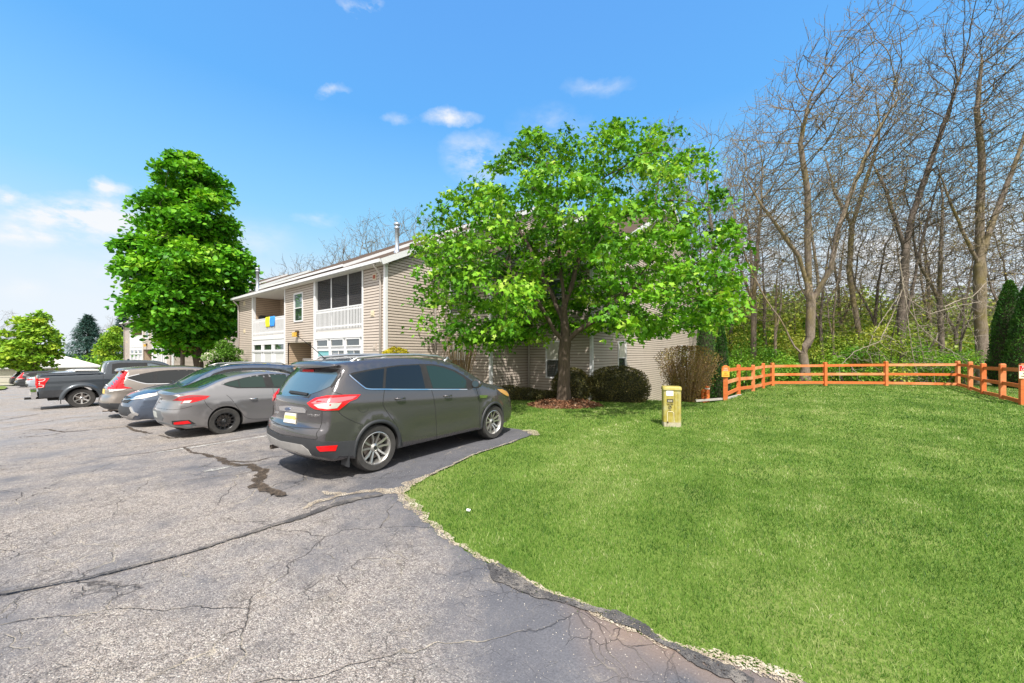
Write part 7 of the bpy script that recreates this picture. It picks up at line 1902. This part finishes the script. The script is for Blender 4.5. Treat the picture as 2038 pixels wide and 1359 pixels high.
for x in (.055, .125): 
    mb = MB(); mb.box((x, fy - .012, .18), (x + .008, fy, .86)); mb.build('rib', M['pedestal'], root)

# orange bollards
for i, (px, pyt, D, rr_, lb) in enumerate(((1399, 774, 14.6, .085, 'shorter orange post with flat collar, left of the pair by the twiggy shrub'), (1407.5, 768, 14.5, .082, 'taller orange post with white band near its top, right of the pair'))):
    b_ = at(px, 800, D); t = at(px, pyt, D).z; root = empty('bollard', (b_.x, b_.y, b_.z - .1)); tag(root, lb, 'bollard', 'orange posts'); H_ = t - b_.z + .1
    mb = MB(); mb.lathe([(rr_ * .85, 0), (rr_ * .85, H_ - .10)] if i == 0 else [(rr_, 0), (rr_, H_ - .03), (rr_ * .8, H_), (.001, H_)], 18); mb.build('post', M['orangepost'], root, ang=40)
    if i == 0: mb = MB(); mb.lathe([(rr_, H_ - .12), (rr_ * 1.1, H_ - .11), (rr_ * 1.02, H_ - .01), (rr_ * .8, H_), (.001, H_)], 18); mb.build('cap', M['orangepost'], root, ang=40)
    else: mb = MB(); mb.lathe([(rr_ * 1.06, H_ - .12), (rr_ * 1.06, H_ - .075)], 18); mb.build('white_band', M['white'], root)
p = gr(932, 1016, .03); mb = MB(); mb.box((-.02, -.012, 0), (.022, .014, .012)); tag(mb.build('litter_scrap', M['paper'], None, (p.x, p.y, p.z), rot=(.2, .1, .4)), 'small white scrap of litter lying on the grass', 'litter')

# ---------------------------------------------------------------- garages at the far left
def garage(label, x0, y0, y1, depth, ze, zr, hip=True, zb=-3.0):
    root = empty('garage_building', (x0, (y0 + y1) / 2, -1.8)); tag(root, label, 'garage'); w_ = (y1 - y0) / 2; E_z = ze + 1.8; R_z = zr + 1.8
    mb = MB(); mb.box((-depth + .1, -w_ + .05, -1.2), (-.02, w_ - .05, E_z)); mb.build('wall', M['garage_wall'], root)
    mb = MB(); xm = -depth / 2; e = .35; a = (e, -w_ - e, E_z); b = (e, w_ + e, E_z); c = (-depth - e, w_ + e, E_z); d = (-depth - e, -w_ - e, E_z)
    r0 = (xm, -w_ + (depth / 2 if hip else -e), R_z); r1 = (xm, w_ - (depth / 2 if hip else -e), R_z)
    mb.face([a, b, r1, r0]); mb.face([c, d, r0, r1]); mb.face([b, c, r1]); mb.face([d, a, r0]); mb.face([a, d, c, b]); mb.build('roof', M['garage_roof'], root)
    mb = MB(); mb.box((e - .02, -w_ - e, E_z - .14), (e + .03, w_ + e, E_z + .04)); mb.build('fascia', M['trim'], root)
    for k in range(int((y1 - y0) // 3.4)):
        y = -w_ + 1.7 + k * 3.4; q = MB(); q.box((.0, y - 1.25, -1.2), (.03, y + 1.25, E_z - .35)); dr = q.build('garage_door', M['garage_wall'], root)
        q = MB()
        for z in (-.2, .4, .95): q.box((.03, y - 1.2, z), (.045, y + 1.2, z + .02))
        q.build('door_joint', M['plastic_grey'], dr)
    return root
garage('long low cream garage with pale roof at the left edge', -71, -26, 5.8, 7.5, .25, 2.0)
g2 = empty('garage_building', (-72, 11.5, -1.8)); tag(g2, 'cream garage with low pitched gable beside the yellow green tree', 'garage')
mb = MB(); mb.prism([(-4.0, -1.2), (4.0, -1.2), (4.0, 2.1), (0, 3.6), (-4.0, 2.1)], lambda u, v, t: (t, u, v), 0, -10); mb.build('wall', M['garage_wall'], g2)
mb = MB()
for s in (-1, 1): mb.bar((0.3, 0, 3.75), (0.3, s * 4.6, 3.75 - 4.6 * .375), .12, .22)
mb.face([(.3, 0, 3.85), (.3, 4.6, 2.1), (-10.3, 4.6, 2.1), (-10.3, 0, 3.85)]); mb.face([(.3, 0, 3.85), (.3, -4.6, 2.1), (-10.3, -4.6, 2.1), (-10.3, 0, 3.85)]); mb.build('roof', M['garage_roof'], g2)
flipfix(sheet('grass_island', [(-62, -1.2), (-57, -.9), (-52, -1.0), (-50.5, -1.8), (-54, -2.6), (-62, -3.0)], 2, M['lawn'], .12, kind='structure'))
flipfix(sheet('path', [(-69, -26), (-66.5, -26), (-66.5, 6), (-69, 6)], 4, M['concrete'], .10, kind='structure'))
